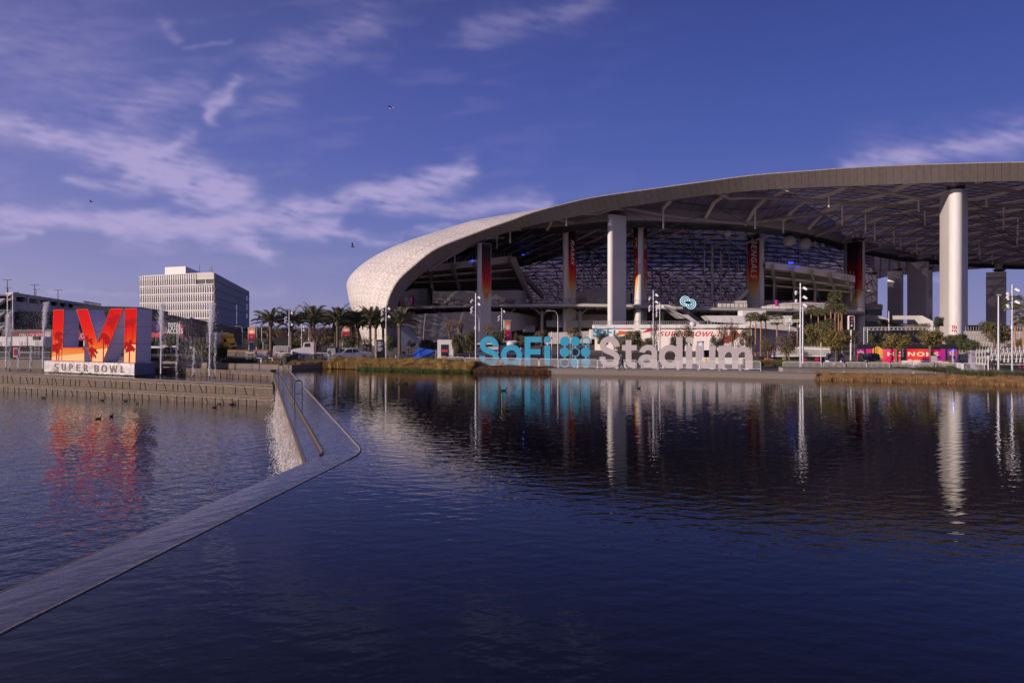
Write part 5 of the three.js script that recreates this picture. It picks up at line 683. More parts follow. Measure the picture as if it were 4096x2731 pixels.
{ // dark shop block with signs
  const t = thing('dark_shop_block', 'long low charcoal shop block with a red sign reading TOTAL ACCESS behind the fountains', 'building');
  const run = (list, name, m, th = 8) => { for (let i = 0; i + 1 < list.length; i++) { const [a, ta, da] = list[i], [b, tb, db] = list[i + 1], p = P(a, ta, da), q = P(b, tb, db), k = (v) => V(v.x * (1 + th / Math.abs(v.z)), v.y, v.z - th); new MB().add(slab([p.clone().setY(G0), q.clone().setY(G0), k(q).setY(G0), k(p).setY(G0)], [p, q, k(q), k(p)])).mesh(name, m, t); } };
  run([[54, 1247, 138], [215, 1248, 150], [300, 1249, 158]], 'wall', M.navy); run([[291, 1222, 150], [560, 1228, 152], [672, 1245, 154]], 'tall_wall', M.navy); run([[560, 1258, 140], [690, 1260, 142], [742, 1272, 150], [860, 1291, 170], [975, 1322, 210]], 'wall', grainy(.04, .036, .044, .8, 6));
  const sg = canvasTex(256, 256, (k, w, h) => { k.fillStyle = '#0b0a12'; k.fillRect(0, 0, w, h); k.fillStyle = '#8e1030'; k.fillRect(200, 40, 56, 150); k.fillStyle = '#ece8ee'; k.font = 'bold 66px sans-serif'; k.save(); k.scale(.82, 1.3); k.fillText('TOTAL', 84, 66); k.fillText('ACCESS', 76, 118); k.restore(); k.fillStyle = '#c9d3e4'; k.font = '54px sans-serif'; k.fillText('☆', 6, 60); k.strokeStyle = '#d9d6da'; k.lineWidth = 5; k.strokeRect(12, 80, 38, 64); k.fillStyle = '#b3203c'; k.fillRect(16, 112, 30, 28); k.fillStyle = '#a40f28'; k.fillRect(0, 196, w, 42); });
  const sp = P(690, 1326, 139.4), so = new THREE.Mesh(new THREE.BoxGeometry(4.3, 4.3, .25), [M.navy, M.navy, M.navy, M.navy, new THREE.MeshPhysicalMaterial({ map: sg, roughness: .5 }), M.navy]); so.position.copy(sp); so.name = 'sign_panel'; t.add(so);
  const rb = P(636, 1340, 139.6); new MB().box(4.4, .9, .2, rb.x, rb.y, rb.z).mesh('red_fascia', M.red, t); const pv = P(617, 1308, 139.7); new MB().box(2, 2.4, .15, pv.x, pv.y, pv.z).mesh('purple_window', mat(.05, .02, .12, .3), t);
  for (const [a, b, y] of [[600, 656, 1388], [640, 735, 1384], [760, 835, 1391]]) { const p = P((a + b) / 2, y, 112); new MB().box((b - a) / F * 112, .32, .2, p.x, p.y, p.z).mesh('white_rail', M.white, t); }
  const pl = new MB(); for (let i = 0; i < 14; i++) { const p = P(610 + i * 17, 1365, 128); pl.box(.5, 3.4, .6, p.x, 1.9, p.z); } pl.mesh('shopfront_post', M.black, t).userData.kind = 'stuff';
  tag(t);
  const tent = thing('peaked_tent', 'small dark blue peaked tent on the shop roof under the office block', 'tent'); { const a = P(738, 1284, 168), b = P(790, 1284, 168), c = P(762, 1269, 168); new MB().add(slab([a, b, V(b.x, b.y, b.z - 3), V(a.x, a.y, a.z - 3)], [c, c.clone().add(V(.1, 0, 0)), c.clone().add(V(.1, 0, -.1)), c.clone().add(V(0, 0, -.1))])).mesh('canopy', mat(.03, .05, .16, .8), tent); }
}
{ // event pavilion with a long banner, trailers below it
  const t = thing('event_pavilion', 'open pavilion with a long red and taupe banner of white capitals, left of the monument', 'pavilion'), d = 118;
  const bn = canvasTex(1024, 128, (k, w, h) => { const g = k.createLinearGradient(0, 0, w, 0); g.addColorStop(0, '#5a4a48'); g.addColorStop(.3, '#7b4c4c'); g.addColorStop(.42, '#a03444'); g.addColorStop(.55, '#b04050'); g.addColorStop(.551, '#b3a5a5'); g.addColorStop(.63, '#b3a5a5'); g.addColorStop(.631, '#7f5348'); g.addColorStop(1, '#8a4a4c'); k.fillStyle = g; k.fillRect(0, 0, w, h); k.fillStyle = '#e6dedd'; k.font = '62px sans-serif'; k.fillText('ON LOCATION', 228, 84); k.fillStyle = '#a8504c'; k.font = 'bold 54px serif'; k.fillText('LVI', 118, 88); k.fillStyle = '#a06a40'; for (const [x, y] of [[690, 20], [730, 60], [760, 30]]) { k.save(); k.translate(x, y); k.rotate(.5); k.fillRect(0, 0, 60, 26); k.restore(); } });
  const a = P(7, 1340, d), b = P(318, 1343, d), m = a.clone().add(b).multiplyScalar(.5), w = b.x - a.x; const o = new THREE.Mesh(new THREE.BoxGeometry(w, 1.5, .3), [M.white, M.white, M.white, M.white, new THREE.MeshPhysicalMaterial({ map: bn, roughness: .8 }), M.white]); o.position.copy(m); o.name = 'banner'; t.add(o);
  new MB().box(w, .25, 6, m.x, m.y + .9, m.z - 3).mesh('roof', M.concreteDark, t); for (const px of [110, 192, 285, 332]) { const p = P(px, 1370, d); new MB().cyl(.22, m.y - .7 - G0, p.x, G0, p.z - .4, 10).mesh('post', M.white, t); }
  const lo = canvasTex(128, 128, (k, w2, h) => { k.fillStyle = '#a01440'; k.fillRect(0, 0, w2, h); k.fillStyle = '#e8dce2'; k.font = '92px sans-serif'; k.fillText('LO', 6, 92); }), p = P(324, 1345, 108), o2 = new THREE.Mesh(new THREE.BoxGeometry(1.5, 1.3, .2), [M.pink, M.pink, M.pink, M.pink, new THREE.MeshPhysicalMaterial({ map: lo, roughness: .7 }), M.pink]); o2.position.copy(p); o2.name = 'red_panel'; t.add(o2);
  for (const [x0, x1, y0, y1, n, mm] of [[0, 26, 1385, 1393, 'red_awning', M.red], [40, 115, 1383, 1390, 'red_awning', M.pink], [130, 200, 1388, 1396, 'red_awning', M.red]]) { const q = P((x0 + x1) / 2, (y0 + y1) / 2, 110); new MB().box((x1 - x0) / F * 110, (y1 - y0) / F * 110, 2, q.x, q.y, q.z).mesh(n, mm, t); }
  tag(t);
  for (const [x0, x1, lab] of [[-40, 62, 'white service trailer at the far left edge under the banner'], [66, 126, 'white service trailer under the middle of the banner'], [128, 190, 'white service trailer under the right of the banner']]) { const q = P((x0 + x1) / 2, 1372, 114), tw = thing('trailer', lab, 'trailer', [q.x, G0, q.z]), wd = (x1 - x0) / F * 114; new MB().rbox(wd, 2.3, 2.2, 0, 2.2, 0, .1).mesh('body', M.white, tw); for (let k = 0; k < 2; k++) { new MB().box(.5, .9, .06, wd * (k * .35 + .05), 2.1, 1.12).mesh('hatch', M.offwhite, tw); new MB().cyl(.35, .2, -wd * .2 + k * .8, .1, .8, 12).mesh('wheel', M.rubber, tw); } }
  const kiosk = thing('screen_kiosk', 'free-standing double-sided screen kiosk with a red poster left of the monument', 'kiosk', [X(56, 106), G0, -106], .25); new MB().box(1.15, 1.7, .35, 0, 1.0, 0).mesh('case', M.black, kiosk); new MB().box(.62, 1.5, .1, .22, 1.0, .2).mesh('white_frame', M.white, kiosk); new MB().box(.4, 1.05, .06, .22, 1.05, .26).mesh('red_poster', M.red, kiosk); new MB().cyl(.2, .3, 0, -.05, 0, 8).mesh('foot', M.black, kiosk);
  const hd = thing('dark_hoarding', 'long dark printed fence screen behind the left fountains', 'hoarding'); { const q = P(100, 1410, 109); new MB().box(16, 1.9, .15, q.x, G0 + .95, q.z).mesh('screen', M.blackCloth, hd); const sl = canvasTex(512, 64, (k) => { k.fillStyle = '#1a1618'; k.fillRect(0, 0, 512, 64); k.fillStyle = '#8a8488'; k.font = 'bold 46px sans-serif'; k.fillText('OnlyWithOnLocation', 16, 48); }), o3 = new THREE.Mesh(new THREE.PlaneGeometry(4.6, .55), new THREE.MeshPhysicalMaterial({ map: sl, roughness: .8 })); o3.position.set(X(108, 108.8), G0 + .9, -108.8); o3.name = 'lettering'; hd.add(o3); }
  const ld = thing('ladder_tower', 'thin silver ladder tower standing behind the left fountains', 'tower', [X(146, 107), G0, -107]); { const b = new MB(); for (const x of [-.32, .32]) b.bar(V(x, 0, 0), V(x, 2.9, 0), .035); for (let i = 0; i < 7; i++) b.bar(V(-.32, .3 + i * .42, 0), V(.32, .3 + i * .42, 0), .025); b.mesh('ladder_frame', M.steel, ld); new MB().box(1.0, .6, .5, 0, 3.2, 0).mesh('lamp_cluster', M.black, ld); }
}
// ---------- vegetation ----------
function leafCloud(list, n, size, seed) { // many small leaf faces spread through several lumps: [x, y, z, rx, ry, rz, share]
  seedN = seed; const pos = new Float32Array(n * 12), nor = new Float32Array(n * 12), idx = new Uint32Array(n * 6), tot = list.reduce((s, q) => s + (q[6] ?? 1), 0); const a = V(), b = V(), c = V(), nn = V();
  for (let i = 0; i < n; i++) {
    let r = rnd() * tot, q = list[0]; for (const e of list) { r -= e[6] ?? 1; if (r <= 0) { q = e; break; } }
    const d = V(rnd() - .5, rnd() - .5, rnd() - .5).normalize(), rad = Math.pow(rnd(), .38) * (1 + .22 * noise2(d.x * 3 + q[0], d.y * 3 + d.z * 2)); c.set(q[0] + d.x * q[3] * rad, q[1] + d.y * q[4] * rad, q[2] + d.z * q[5] * rad);
    nn.copy(d).add(V(rr(-.9, .9), rr(-.5, 1.1), rr(-.9, .9))).normalize(); a.set(rr(-1, 1), rr(-1, 1), rr(-1, 1)).cross(nn).normalize(); b.crossVectors(nn, a); const s = size * rr(.6, 1.35), w = s * rr(.45, .8);
    [[-s, 0], [0, -w], [s, 0], [0, w]].forEach(([p, e], k) => { pos[i * 12 + k * 3] = c.x + a.x * p + b.x * e; pos[i * 12 + k * 3 + 1] = c.y + a.y * p + b.y * e; pos[i * 12 + k * 3 + 2] = c.z + a.z * p + b.z * e; nor.set([nn.x, nn.y, nn.z], i * 12 + k * 3); });
    idx.set([0, 1, 2, 0, 2, 3].map((k) => i * 4 + k), i * 6);
  }
  const g = new THREE.BufferGeometry(); g.setAttribute('position', new THREE.BufferAttribute(pos, 3)); g.setAttribute('normal', new THREE.BufferAttribute(nor, 3)); g.setIndex(new THREE.BufferAttribute(idx, 1)); return g;
}
function branches(h, spread, n, seed, r0 = .09, tip = 1) { seedN = seed; const b = new MB(); let p = V(0, 0, 0); const k = V(rr(-.1, .1), h * .45, rr(-.1, .1)); b.bar(p, k, r0, r0 * .8, 7); for (let i = 0; i < n; i++) { const a = rnd() * 6.28, e = V(Math.cos(a) * spread * rr(.4, 1), h * rr(.75, 1), Math.sin(a) * spread * rr(.4, 1)), m = k.clone().lerp(e, .5).add(V(rr(-.1, .1), rr(0, .2), rr(-.1, .1))); b.bar(k, m, r0 * .55, r0 * .35, 5); b.bar(m, e, r0 * .35, r0 * .1, 5); for (let j = 0; j < tip; j++) { const q = m.clone().lerp(e, rr(.2, .9)); b.bar(q, q.clone().add(V(rr(-.5, .5) * spread, rr(.1, .5) * spread, rr(-.5, .5) * spread)), r0 * .18, r0 * .05, 4); } } return b; }
// unit trees: crown radius about 1, crown centre at 0
const lumps = (seed, n, flat = .8) => { seedN = seed; const l = [[0, 0, 0, .75, .75 * flat, .75, 1.6]]; for (let i = 0; i < n; i++) { const a = rnd() * 6.28, e = rr(-.9, 1), r = rr(.45, .7); l.push([Math.cos(a) * r * Math.sqrt(1 - e * e * .6), e * .62 * flat, Math.sin(a) * r * Math.sqrt(1 - e * e * .6), rr(.24, .42), rr(.22, .38), rr(.24, .42), .6]); } return l; };
const crownG = { round: [leafCloud(lumps(31, 14), 5200, .045, 5), leafCloud(lumps(57, 14), 5200, .045, 9)], loose: [leafCloud(lumps(91, 16, .95), 2300, .05, 13), leafCloud(lumps(101, 16, .95), 2300, .05, 17)], maple: [leafCloud(lumps(131, 16), 2600, .06, 23), leafCloud(lumps(151, 16), 2600, .06, 29)], sparse: [leafCloud(lumps(171, 18, 1.1), 650, .05, 31)], bare: [leafCloud(lumps(191, 18, 1.15), 260, .035, 37)] };
const leafM = { olive: leaf(.110, .098, .034), green: leaf(.085, .098, .030), dark: leaf(.050, .062, .024), brown: leaf(.135, .095, .050), maple: leaf(.20, .155, .025, .4), pine: leaf(.150, .130, .030), russet: leaf(.14, .085, .048) };
const twigG = {}; for (const [k, s] of [['round', .7], ['loose', .8], ['maple', .8], ['sparse', .9], ['bare', .95]]) { const b = branches(1.5, s, k === 'bare' ? 16 : 9, 71 + k.length, .085, k === 'bare' || k === 'sparse' ? 7 : 2); const g = mergeGeometries(b.g); g.translate(0, -1.05, 0); twigG[k] = g; }
let treeN = 0;
// [centre px, crown top row, crown bottom row, crown width px, depth, kind, leaf, label]
const trees = [
  [1709, 1345, 1412, 88, 112, 'round', 'dark', 'round dark tree right behind the blue canopy tent'], [1644, 1352, 1396, 46, 118, 'loose', 'dark', 'small dark conifer-like tree left of the blue canopy tent'], [1735, 1360, 1405, 40, 122, 'round', 'green', 'bright green bush tree right of the dark round tree'],
  [1832, 1313, 1436, 76, 98, 'round', 'olive', 'tall oval olive tree left of the first lamp mast, nearest the cyan S'], [1879, 1303, 1434, 76, 101, 'round', 'olive', 'tall oval olive tree directly behind the lamp mast left of the cyan S'],
  [1996, 1294, 1398, 78, 104, 'loose', 'green', 'tall loose tree rising behind the gap between cyan S and o'], [2100, 1330, 1402, 104, 106, 'round', 'olive', 'wide olive tree behind the cyan F'], [2166, 1304, 1396, 84, 112, 'round', 'brown', 'taller brownish tree behind the cyan i'], [2072, 1322, 1392, 46, 116, 'loose', 'brown', 'small brown tree behind the round cyan o'],
  [2296, 1301, 1372, 78, 120, 'round', 'maple', 'yellow-green tree above the dot grid'], [2411, 1321, 1392, 66, 108, 'round', 'green', 'dark round tree hiding the small cyan wall lettering'], [2474, 1322, 1420, 60, 100, 'loose', 'maple', 'yellowish tree behind the grey capital S'], [2534, 1303, 1416, 92, 104, 'round', 'olive', 'big olive tree behind the grey t and a'],
  [2590, 1335, 1420, 60, 100, 'round', 'olive', 'olive tree behind the grey letter a'], [2618, 1270, 1390, 50, 112, 'sparse', 'green', 'thin tree beside the twin lamp masts'], [2735, 1278, 1414, 92, 104, 'loose', 'olive', 'tall tree hiding the middle of the painted wall lettering'], [2700, 1335, 1420, 56, 100, 'round', 'olive', 'lower olive tree behind the grey d'],
  [2893, 1275, 1402, 64, 106, 'sparse', 'brown', 'sparse tree with bare twigs before the end of the painted lettering'], [2934, 1270, 1404, 60, 108, 'sparse', 'brown', 'second sparse tree before the painted flame'], [2868, 1330, 1400, 66, 102, 'loose', 'dark', 'low dark tree above the grey letter u'], [2984, 1292, 1412, 84, 102, 'loose', 'brown', 'brown-green tree at the right end of the painted wall'],
  [3073, 1336, 1420, 78, 92, 'loose', 'russet', 'small russet tree left of the tall mast, with a thin trunk'], [3144, 1308, 1432, 112, 88, 'loose', 'brown', 'wide grey-brown tree with a leaning trunk left of the tall mast'],
  [3262, 1262, 1394, 124, 122, 'round', 'pine', 'large sunlit green pine right of the tall mast'], [3302, 1296, 1402, 90, 118, 'round', 'pine', 'second sunlit pine behind the yellow road sign'], [3354, 1303, 1428, 136, 78, 'maple', 'maple', 'yellow-green maple above the parked grey car'], [3420, 1312, 1366, 84, 120, 'sparse', 'brown', 'dry twiggy shrub tree behind the first maple'],
  [3548, 1262, 1330, 80, 150, 'round', 'dark', 'dark tree below the balcony block'], [3590, 1316, 1416, 130, 79, 'maple', 'maple', 'maple hiding the middle of the printed wall'], [3725, 1306, 1414, 126, 78, 'maple', 'maple', 'maple before the right half of the printed wall'], [3500, 1330, 1385, 60, 82, 'maple', 'green', 'low green tree beneath the light truss'],
  [3678, 1282, 1345, 104, 140, 'round', 'maple', 'sunlit yellow-green tree behind the light truss'], [3757, 1257, 1318, 50, 150, 'round', 'dark', 'dark tree left of the thick bright column'], [3828, 1322, 1392, 112, 112, 'round', 'olive', 'olive tree at the foot of the thick bright column'], [3868, 1345, 1416, 112, 106, 'round', 'green', 'low green tree right of the printed wall'],
  [3979, 1262, 1394, 138, 110, 'round', 'olive', 'big dense tree near the right edge before a dark column'], [4092, 1345, 1410, 60, 104, 'loose', 'maple', 'tree cut by the right edge of the frame'], [3895, 1297, 1325, 40, 170, 'round', 'green', 'small tree on the far terrace right of the bright column'],
  [1388, 1318, 1412, 92, 103, 'loose', 'green', 'airy green tree among the palms above the white pickup'], [1466, 1340, 1412, 76, 112, 'sparse', 'olive', 'sparse young tree right of the white pickup'], [1558, 1335, 1412, 62, 98, 'loose', 'green', 'staked young tree left of the rightmost date palm'],
  [682, 1352, 1394, 46, 106, 'loose', 'maple', 'small yellow-green tree beside the tall right jet'], [732, 1350, 1404, 64, 101, 'loose', 'olive', 'olive tree behind the spray between the right jets'], [867, 1352, 1404, 62, 98, 'loose', 'olive', 'olive tree right of the rightmost jet'], [985, 1350, 1395, 40, 125, 'sparse', 'olive', 'thin street tree below the office block corner'], [1034, 1346, 1400, 48, 122, 'loose', 'dark', 'dark bushy tree by the black menu board'],
  [806, 1345, 1400, 44, 104, 'bare', 'brown', 'bare brown tree behind the falling spray'], [1118, 1300, 1392, 76, 150, 'sparse', 'brown', 'leafless brown tree right of the leftmost date palm'], [1215, 1318, 1396, 60, 160, 'sparse', 'brown', 'bare twiggy tree between the date palms'], [1310, 1335, 1392, 84, 170, 'round', 'brown', 'brown tree clump in the distance between the palms'], [1180, 1345, 1398, 70, 165, 'round', 'olive', 'distant olive tree behind the second palm'], [1250, 1348, 1400, 80, 172, 'round', 'olive', 'distant olive tree behind the third palm'], [1085, 1352, 1400, 50, 165, 'round', 'brown', 'distant brown tree behind the leftmost palm'],
  [1800, 1255, 1385, 60, 128, 'bare', 'brown', 'tall leafless tree before the dappled drum wall, left one'], [1842, 1250, 1380, 50, 130, 'bare', 'brown', 'tall leafless tree before the dappled drum wall, right one'], [1950, 1270, 1380, 56, 130, 'bare', 'brown', 'leafless tree right of the far left column'], [1264, 1285, 1430, 76, 102, 'bare', 'russet', 'dead brown conifer standing among the date palms'], [425, 1210, 1330, 30, 128, 'bare', 'brown', 'bare tree behind the V of the monument'], [594, 1270, 1380, 46, 118, 'bare', 'brown', 'bare tree right behind the monument'],
];
const firstTree = {};
for (const [px, t, b, w, d, kind, lf, lab] of trees) {
  const R = w / 2 / F * d, Hh = (b - t) / 2 / F * d, cy = Y((t + b) / 2, d), o = thing('tree', lab, 'tree', [X(px, d), cy, -d], (treeN * 2.4) % 6.28); o.name = numbered(kind + '_tree'); used.set('tree', 0);
  const cr = new THREE.Mesh(crownG[kind][treeN % crownG[kind].length], leafM[lf]); cr.name = 'crown'; cr.scale.set(R, Hh, R); o.add(cr); const tw = new THREE.Mesh(twigG[kind], kind === 'bare' ? mat(.20, .13, .10, .9) : M.bark); tw.name = 'branches'; tw.scale.set(R * .95, Hh * 1.05, R * .95); o.add(tw);
  const h = cy - Hh * .7 - G0; if (h > .1) { const lean = px === 3144 ? -.7 : 0; new MB().bar(V(lean, -(cy - G0), 0), V(0, -Hh * .3, 0), Math.max(.07, R * .085), Math.max(.05, R * .06), 8).mesh('trunk', M.bark, o); if (kind === 'maple' || /staked|young/.test(lab)) { const s = new MB(); for (const e of [-.32, .3]) s.bar(V(e, -(cy - G0), .1), V(e * .9, -Hh * .55, .1), .035, .035, 5); s.mesh('stake', M.wood, o); } }
  tag(o); treeN++;
}
// date palms: rough trunk, arching fronds with leaflets
function frond(len, droop, seed, lw) { seedN = seed; const p = [], idx = [], N = 22; let q = V(0, 0, 0), dir = V(1, 0, 0), ang = 0; const pts = []; for (let i = 0; i <= N; i++) { pts.push(q.clone()); const a = ang - droop * Math.pow(i / N, 1.5); q = q.clone().add(V(Math.cos(a) * len / N, Math.sin(a) * len / N, 0)); }
  const tri = (a, b, c) => { p.push(...a.toArray(), ...b.toArray(), ...c.toArray()); }; for (let i = 1; i < N; i++) { const a = pts[i], b = pts[i + 1], r = .022; tri(a.clone().add(V(0, 0, r)), b.clone().add(V(0, 0, r)), a.clone().add(V(0, 0, -r))); tri(b.clone().add(V(0, 0, r)), b.clone().add(V(0, 0, -r)), a.clone().add(V(0, 0, -r))); const f = i / N; if (f < .2) continue; const L = lw * Math.sin(Math.PI * Math.pow(clamp((f - .16) / .86, 0, 1), .75)) + .05; for (const s of [-1, 1]) for (const e of [0, .5]) { const o = a.clone().lerp(b, e), tip = o.clone().add(V(L * .75, L * rr(.0, .5) - L * .25, s * L * .62)), d = V(.062, .02, 0); tri(o.clone().sub(d), tip, o.clone().add(d)); } }
  const g = new THREE.BufferGeometry(); g.setAttribute('position', new THREE.Float32BufferAttribute(p, 3)); g.computeVertexNormals(); return g; }
const palmLeaf = leaf(.135, .130, .070, .25), palmLeafD = leaf(.080, .082, .046, .2), fronds = [frond(3.6, 1.0, 3, .72), frond(3.4, 1.35, 5, .68), frond(3.1, .7, 7, .66)];
function datePalm(label, pos, h, turn, s) { const o = thing('date_palm', label, 'palm tree', pos, turn); seedN = 900 + treeN++; const tr = new MB(), n = 12; for (let i = 0; i < n; i++) tr.cyl(.27 * rr(.93, 1.07) - .06 * i / n, h / n + .03, 0, i * h / n, 0, 11, .225 - .05 * i / n); tr.mesh('trunk', M.palmBark, o); new MB().ball(.42, 0, h + .05, 0, [1, 1.1, 1], 10).mesh('crown_base', M.palmBark, o);
  const nf = 44; for (let i = 0; i < nf; i++) { const f = new THREE.Mesh(fronds[i % 3], i % 3 === 1 ? palmLeafD : palmLeaf), a = i * 2.39996 + rr(-.2, .2), lift = lerp(1.35, .12, Math.pow(i / nf, .8)) + rr(-.1, .1); f.name = 'frond'; f.rotation.order = 'YZX'; f.rotation.set(rr(-.5, .5), a, lift); f.position.y = h + .25; f.scale.setScalar(s * rr(.85, 1.08)); o.add(f); } return tag(o); }
const palmsD = [[1082, 1300, 104, 'leftmost date palm, standing apart by the street'], [1164, 1304, 106, 'second date palm from the left, behind a lamp mast'], [1243, 1298, 116, 'date palm behind the dead conifer, left of a pair'], [1256, 1292, 106, 'date palm beside the dead conifer, right of a pair'], [1338, 1304, 118, 'shaded date palm just left of the electrical cabinet palm'], [1349, 1295, 105, 'bright-trunked date palm right of the grey cabinet'], [1410, 1310, 120, 'short date palm in front of the white shell, leftmost there'], [1431, 1306, 108, 'date palm above the white pickup'], [1480, 1295, 106, 'tall date palm before the bright curve of the shell'], [1502, 1304, 116, 'date palm just behind the tall one before the shell'], [1532, 1302, 108, 'date palm beside the slim lamp mast at the shell foot'], [1598, 1300, 104, 'rightmost date palm, before the dark fascia foot']];
palmsD.forEach(([px, row, d, lab], i) => datePalm(lab, [X(px, d), G0, -d], Y(row, d) - G0, i * 1.3, d / 105 * .97));
// fan palms: tall bare trunks with round tufts
function fanTuft(seed) { seedN = seed; const p = [], tri = (a, b, c) => p.push(...a.toArray(), ...b.toArray(), ...c.toArray()); for (let i = 0; i < 34; i++) { const a = i * 2.4, e = lerp(1.3, -.75, i / 34), dir = V(Math.cos(a) * Math.cos(e), Math.sin(e), Math.sin(a) * Math.cos(e)), c = dir.clone().multiplyScalar(.5), sx = V(-Math.sin(a), 0, Math.cos(a)), u2 = V().crossVectors(sx, dir); tri(V(0, 0, 0), c, c.clone().add(sx.clone().multiplyScalar(.025))); for (let k = -6; k <= 6; k++) { const th = k * .2, tip = c.clone().addScaledVector(dir, .62 * Math.cos(th)).addScaledVector(sx, .62 * Math.sin(th)).add(V(0, -.16 - .12 * rnd(), 0)); const m = c.clone().addScaledVector(sx, .05 * Math.sign(k)); tri(c, m.lerp(tip, .5).addScaledVector(u2, .04), tip); tri(c, tip, c.clone().lerp(tip, .5).addScaledVector(sx, -.045)); } } const g = new THREE.BufferGeometry(); g.setAttribute('position', new THREE.Float32BufferAttribute(p, 3)); g.computeVertexNormals(); return g; }
const tuft = fanTuft(77), fanM = leaf(.13, .125, .04, .25), trunkRed = grainy(.40, .22, .13, .9, .5);
for (const [px, row, r, d, lab] of [[3003, 1262, 20, 118, 'first of the fan palms before the painted wall, shortest of the left five'], [3023, 1258, 17, 116, 'second fan palm before the painted wall, with a bright trunk'], [3044, 1266, 17, 117, 'third fan palm before the painted wall, bright trunk'], [3064, 1261, 19, 120, 'fourth fan palm before the painted wall, dark trunk'], [3109, 1270, 24, 114, 'low broad fan palm right of the painted wall'], [3191, 1265, 20, 138, 'dim fan palm behind the tall mast'], [3246, 1232, 20, 140, 'dark fan palm left of the palm cluster'], [3275, 1240, 18, 136, 'small fan palm left of the palm cluster'],
  [3303, 1243, 15, 128, 'left-hand palm of the tall sunlit cluster'], [3323, 1216, 21, 126, 'tall sunlit palm, second of the cluster'], [3341, 1218, 19, 127, 'tall sunlit palm in the middle of the cluster'], [3343, 1176, 24, 140, 'dark palm rising highest behind the cluster'], [3355, 1230, 17, 126, 'sunlit palm right of the cluster middle'], [3363, 1224, 16, 130, 'thin palm second from the right of the cluster'], [3370, 1229, 21, 125, 'right-hand palm of the sunlit cluster'], [4061, 1200, 34, 96, 'tall fan palm behind the mast at the right edge'], [4096, 1258, 36, 94, 'fan palm cut by the right frame edge'], [3319, 1287, 22, 118, 'pale low palm among the sunlit trunks']]) {
  const o = thing('fan_palm', lab, 'palm tree', [X(px, d), G0, -d], px), h = Y(row + r * .3, d) - G0, R = r * 1.25 / F * d; new MB().bar(V(0, 0, 0), V(rr(-.1, .1), h, 0), Math.max(.13, R * .13), .10, 8).mesh('trunk', trunkRed, o); const c = new THREE.Mesh(tuft, fanM); c.name = 'fronds'; c.position.y = h; c.scale.setScalar(R); o.add(c); const sk = new THREE.Mesh(tuft, leafM.brown); sk.name = 'dead_fronds'; sk.position.y = h - R * .25; sk.scale.set(R * .38, -R * .55, R * .38); o.add(sk); tag(o);
}
// banks of tall dry grass, rushes and ground cover at the water's edge
function bank(name, label, path, depth, h, n, m, seed, lean = .35, y0 = 0, rise = .5) { seedN = seed; const g = new THREE.BufferGeometry(); { const p = []; for (let k = 0; k < 5; k++) { const a = rnd() * 6.28, l = rr(.6, 1), bx = rr(-.12, .12), bz = rr(-.12, .12), w = .018, t = V(bx + Math.cos(a) * lean * l + lean * .5, l, bz + Math.sin(a) * lean * l), md = V(bx + (t.x - bx) * .3, l * .6, bz + (t.z - bz) * .3); p.push(bx - w, 0, bz, bx + w, 0, bz, md.x + w * .8, md.y, md.z, bx - w, 0, bz, md.x + w * .8, md.y, md.z, md.x - w * .8, md.y, md.z, md.x - w * .8, md.y, md.z, md.x + w * .8, md.y, md.z, t.x, t.y, t.z); } g.setAttribute('position', new THREE.Float32BufferAttribute(p, 3)); g.computeVertexNormals(); }
  const im = new THREE.InstancedMesh(g, m, n), m4 = new THREE.Matrix4(), e = new THREE.Euler(), qn = new THREE.Quaternion(), col = new THREE.Color(); let L = [0]; for (let i = 1; i < path.length; i++) L.push(L[i - 1] + Math.hypot(path[i][0] - path[i - 1][0], path[i][1] - path[i - 1][1]));
  for (let i = 0; i < n; i++) { const s = rnd() * L[L.length - 1]; let k = 1; while (k < L.length - 1 && s > L[k]) k++; const f = (s - L[k - 1]) / (L[k] - L[k - 1]), x = lerp(path[k - 1][0], path[k][0], f), z = lerp(path[k - 1][1], path[k][1], f), dx = path[k][0] - path[k - 1][0], dz = path[k][1] - path[k - 1][1], ll = Math.hypot(dx, dz), v = rnd(), o = v * depth * (1 + .25 * noise2(s * .5, 3)), hh = h * (.75 + .4 * noise2(s * .35, v * 3 + 1) + .25 * rnd()); qn.setFromEuler(e.set(0, rnd() * 6.28, 0)); m4.compose(V(x + dz / ll * o, y0 + rise * v, z - dx / ll * o), qn, V(hh * .9, Math.max(.1, hh), hh * .9)); im.setMatrixAt(i, m4); const t = .65 + .5 * rnd() + .25 * noise2(s * .8, v * 2); im.setColorAt(i, col.setRGB(t, t * rr(.92, 1.05), t * rr(.85, 1.1))); }
  im.name = numbered(name); scene.add(im); tag(im, label, 'grass', null, 'stuff'); return im; }
const blade = (r, g, b) => new THREE.MeshPhysicalMaterial({ color: rgb(r, g, b), roughness: .8, side: THREE.DoubleSide });
bank('golden_grass', 'golden tall grass on the bank below the date palms', [[-25, -90.2], [-17.5, -87.2], [-9, -83.0], [-5, -81.8]], 2.9, .85, 17000, blade(.36, .235, .075), 41, .25, .05, .6);
bank('green_grass', 'bright green ground cover along the waterline below the golden grass', [[-20, -87.4], [-17.5, -86.4], [-9, -82.3], [-5, -81.4]], 1.3, .34, 15000, blade(.095, .14, .035), 43, .5, -.06, .35);
bank('olive_rushes', 'dark olive rushes behind the golden grass', [[-15, -89.0], [-9, -86.0], [-4.5, -84.7], [-3.6, -84.4]], 2.5, .85, 7000, blade(.11, .098, .05), 45, .3, .5, .1);
bank('golden_grass', 'low golden grass behind the concrete edge at the far end of the weir', [[-34, -92], [-28, -89.6], [-24, -91.5]], 2.5, .55, 4000, blade(.30, .195, .07), 46, .3, .5, .1);
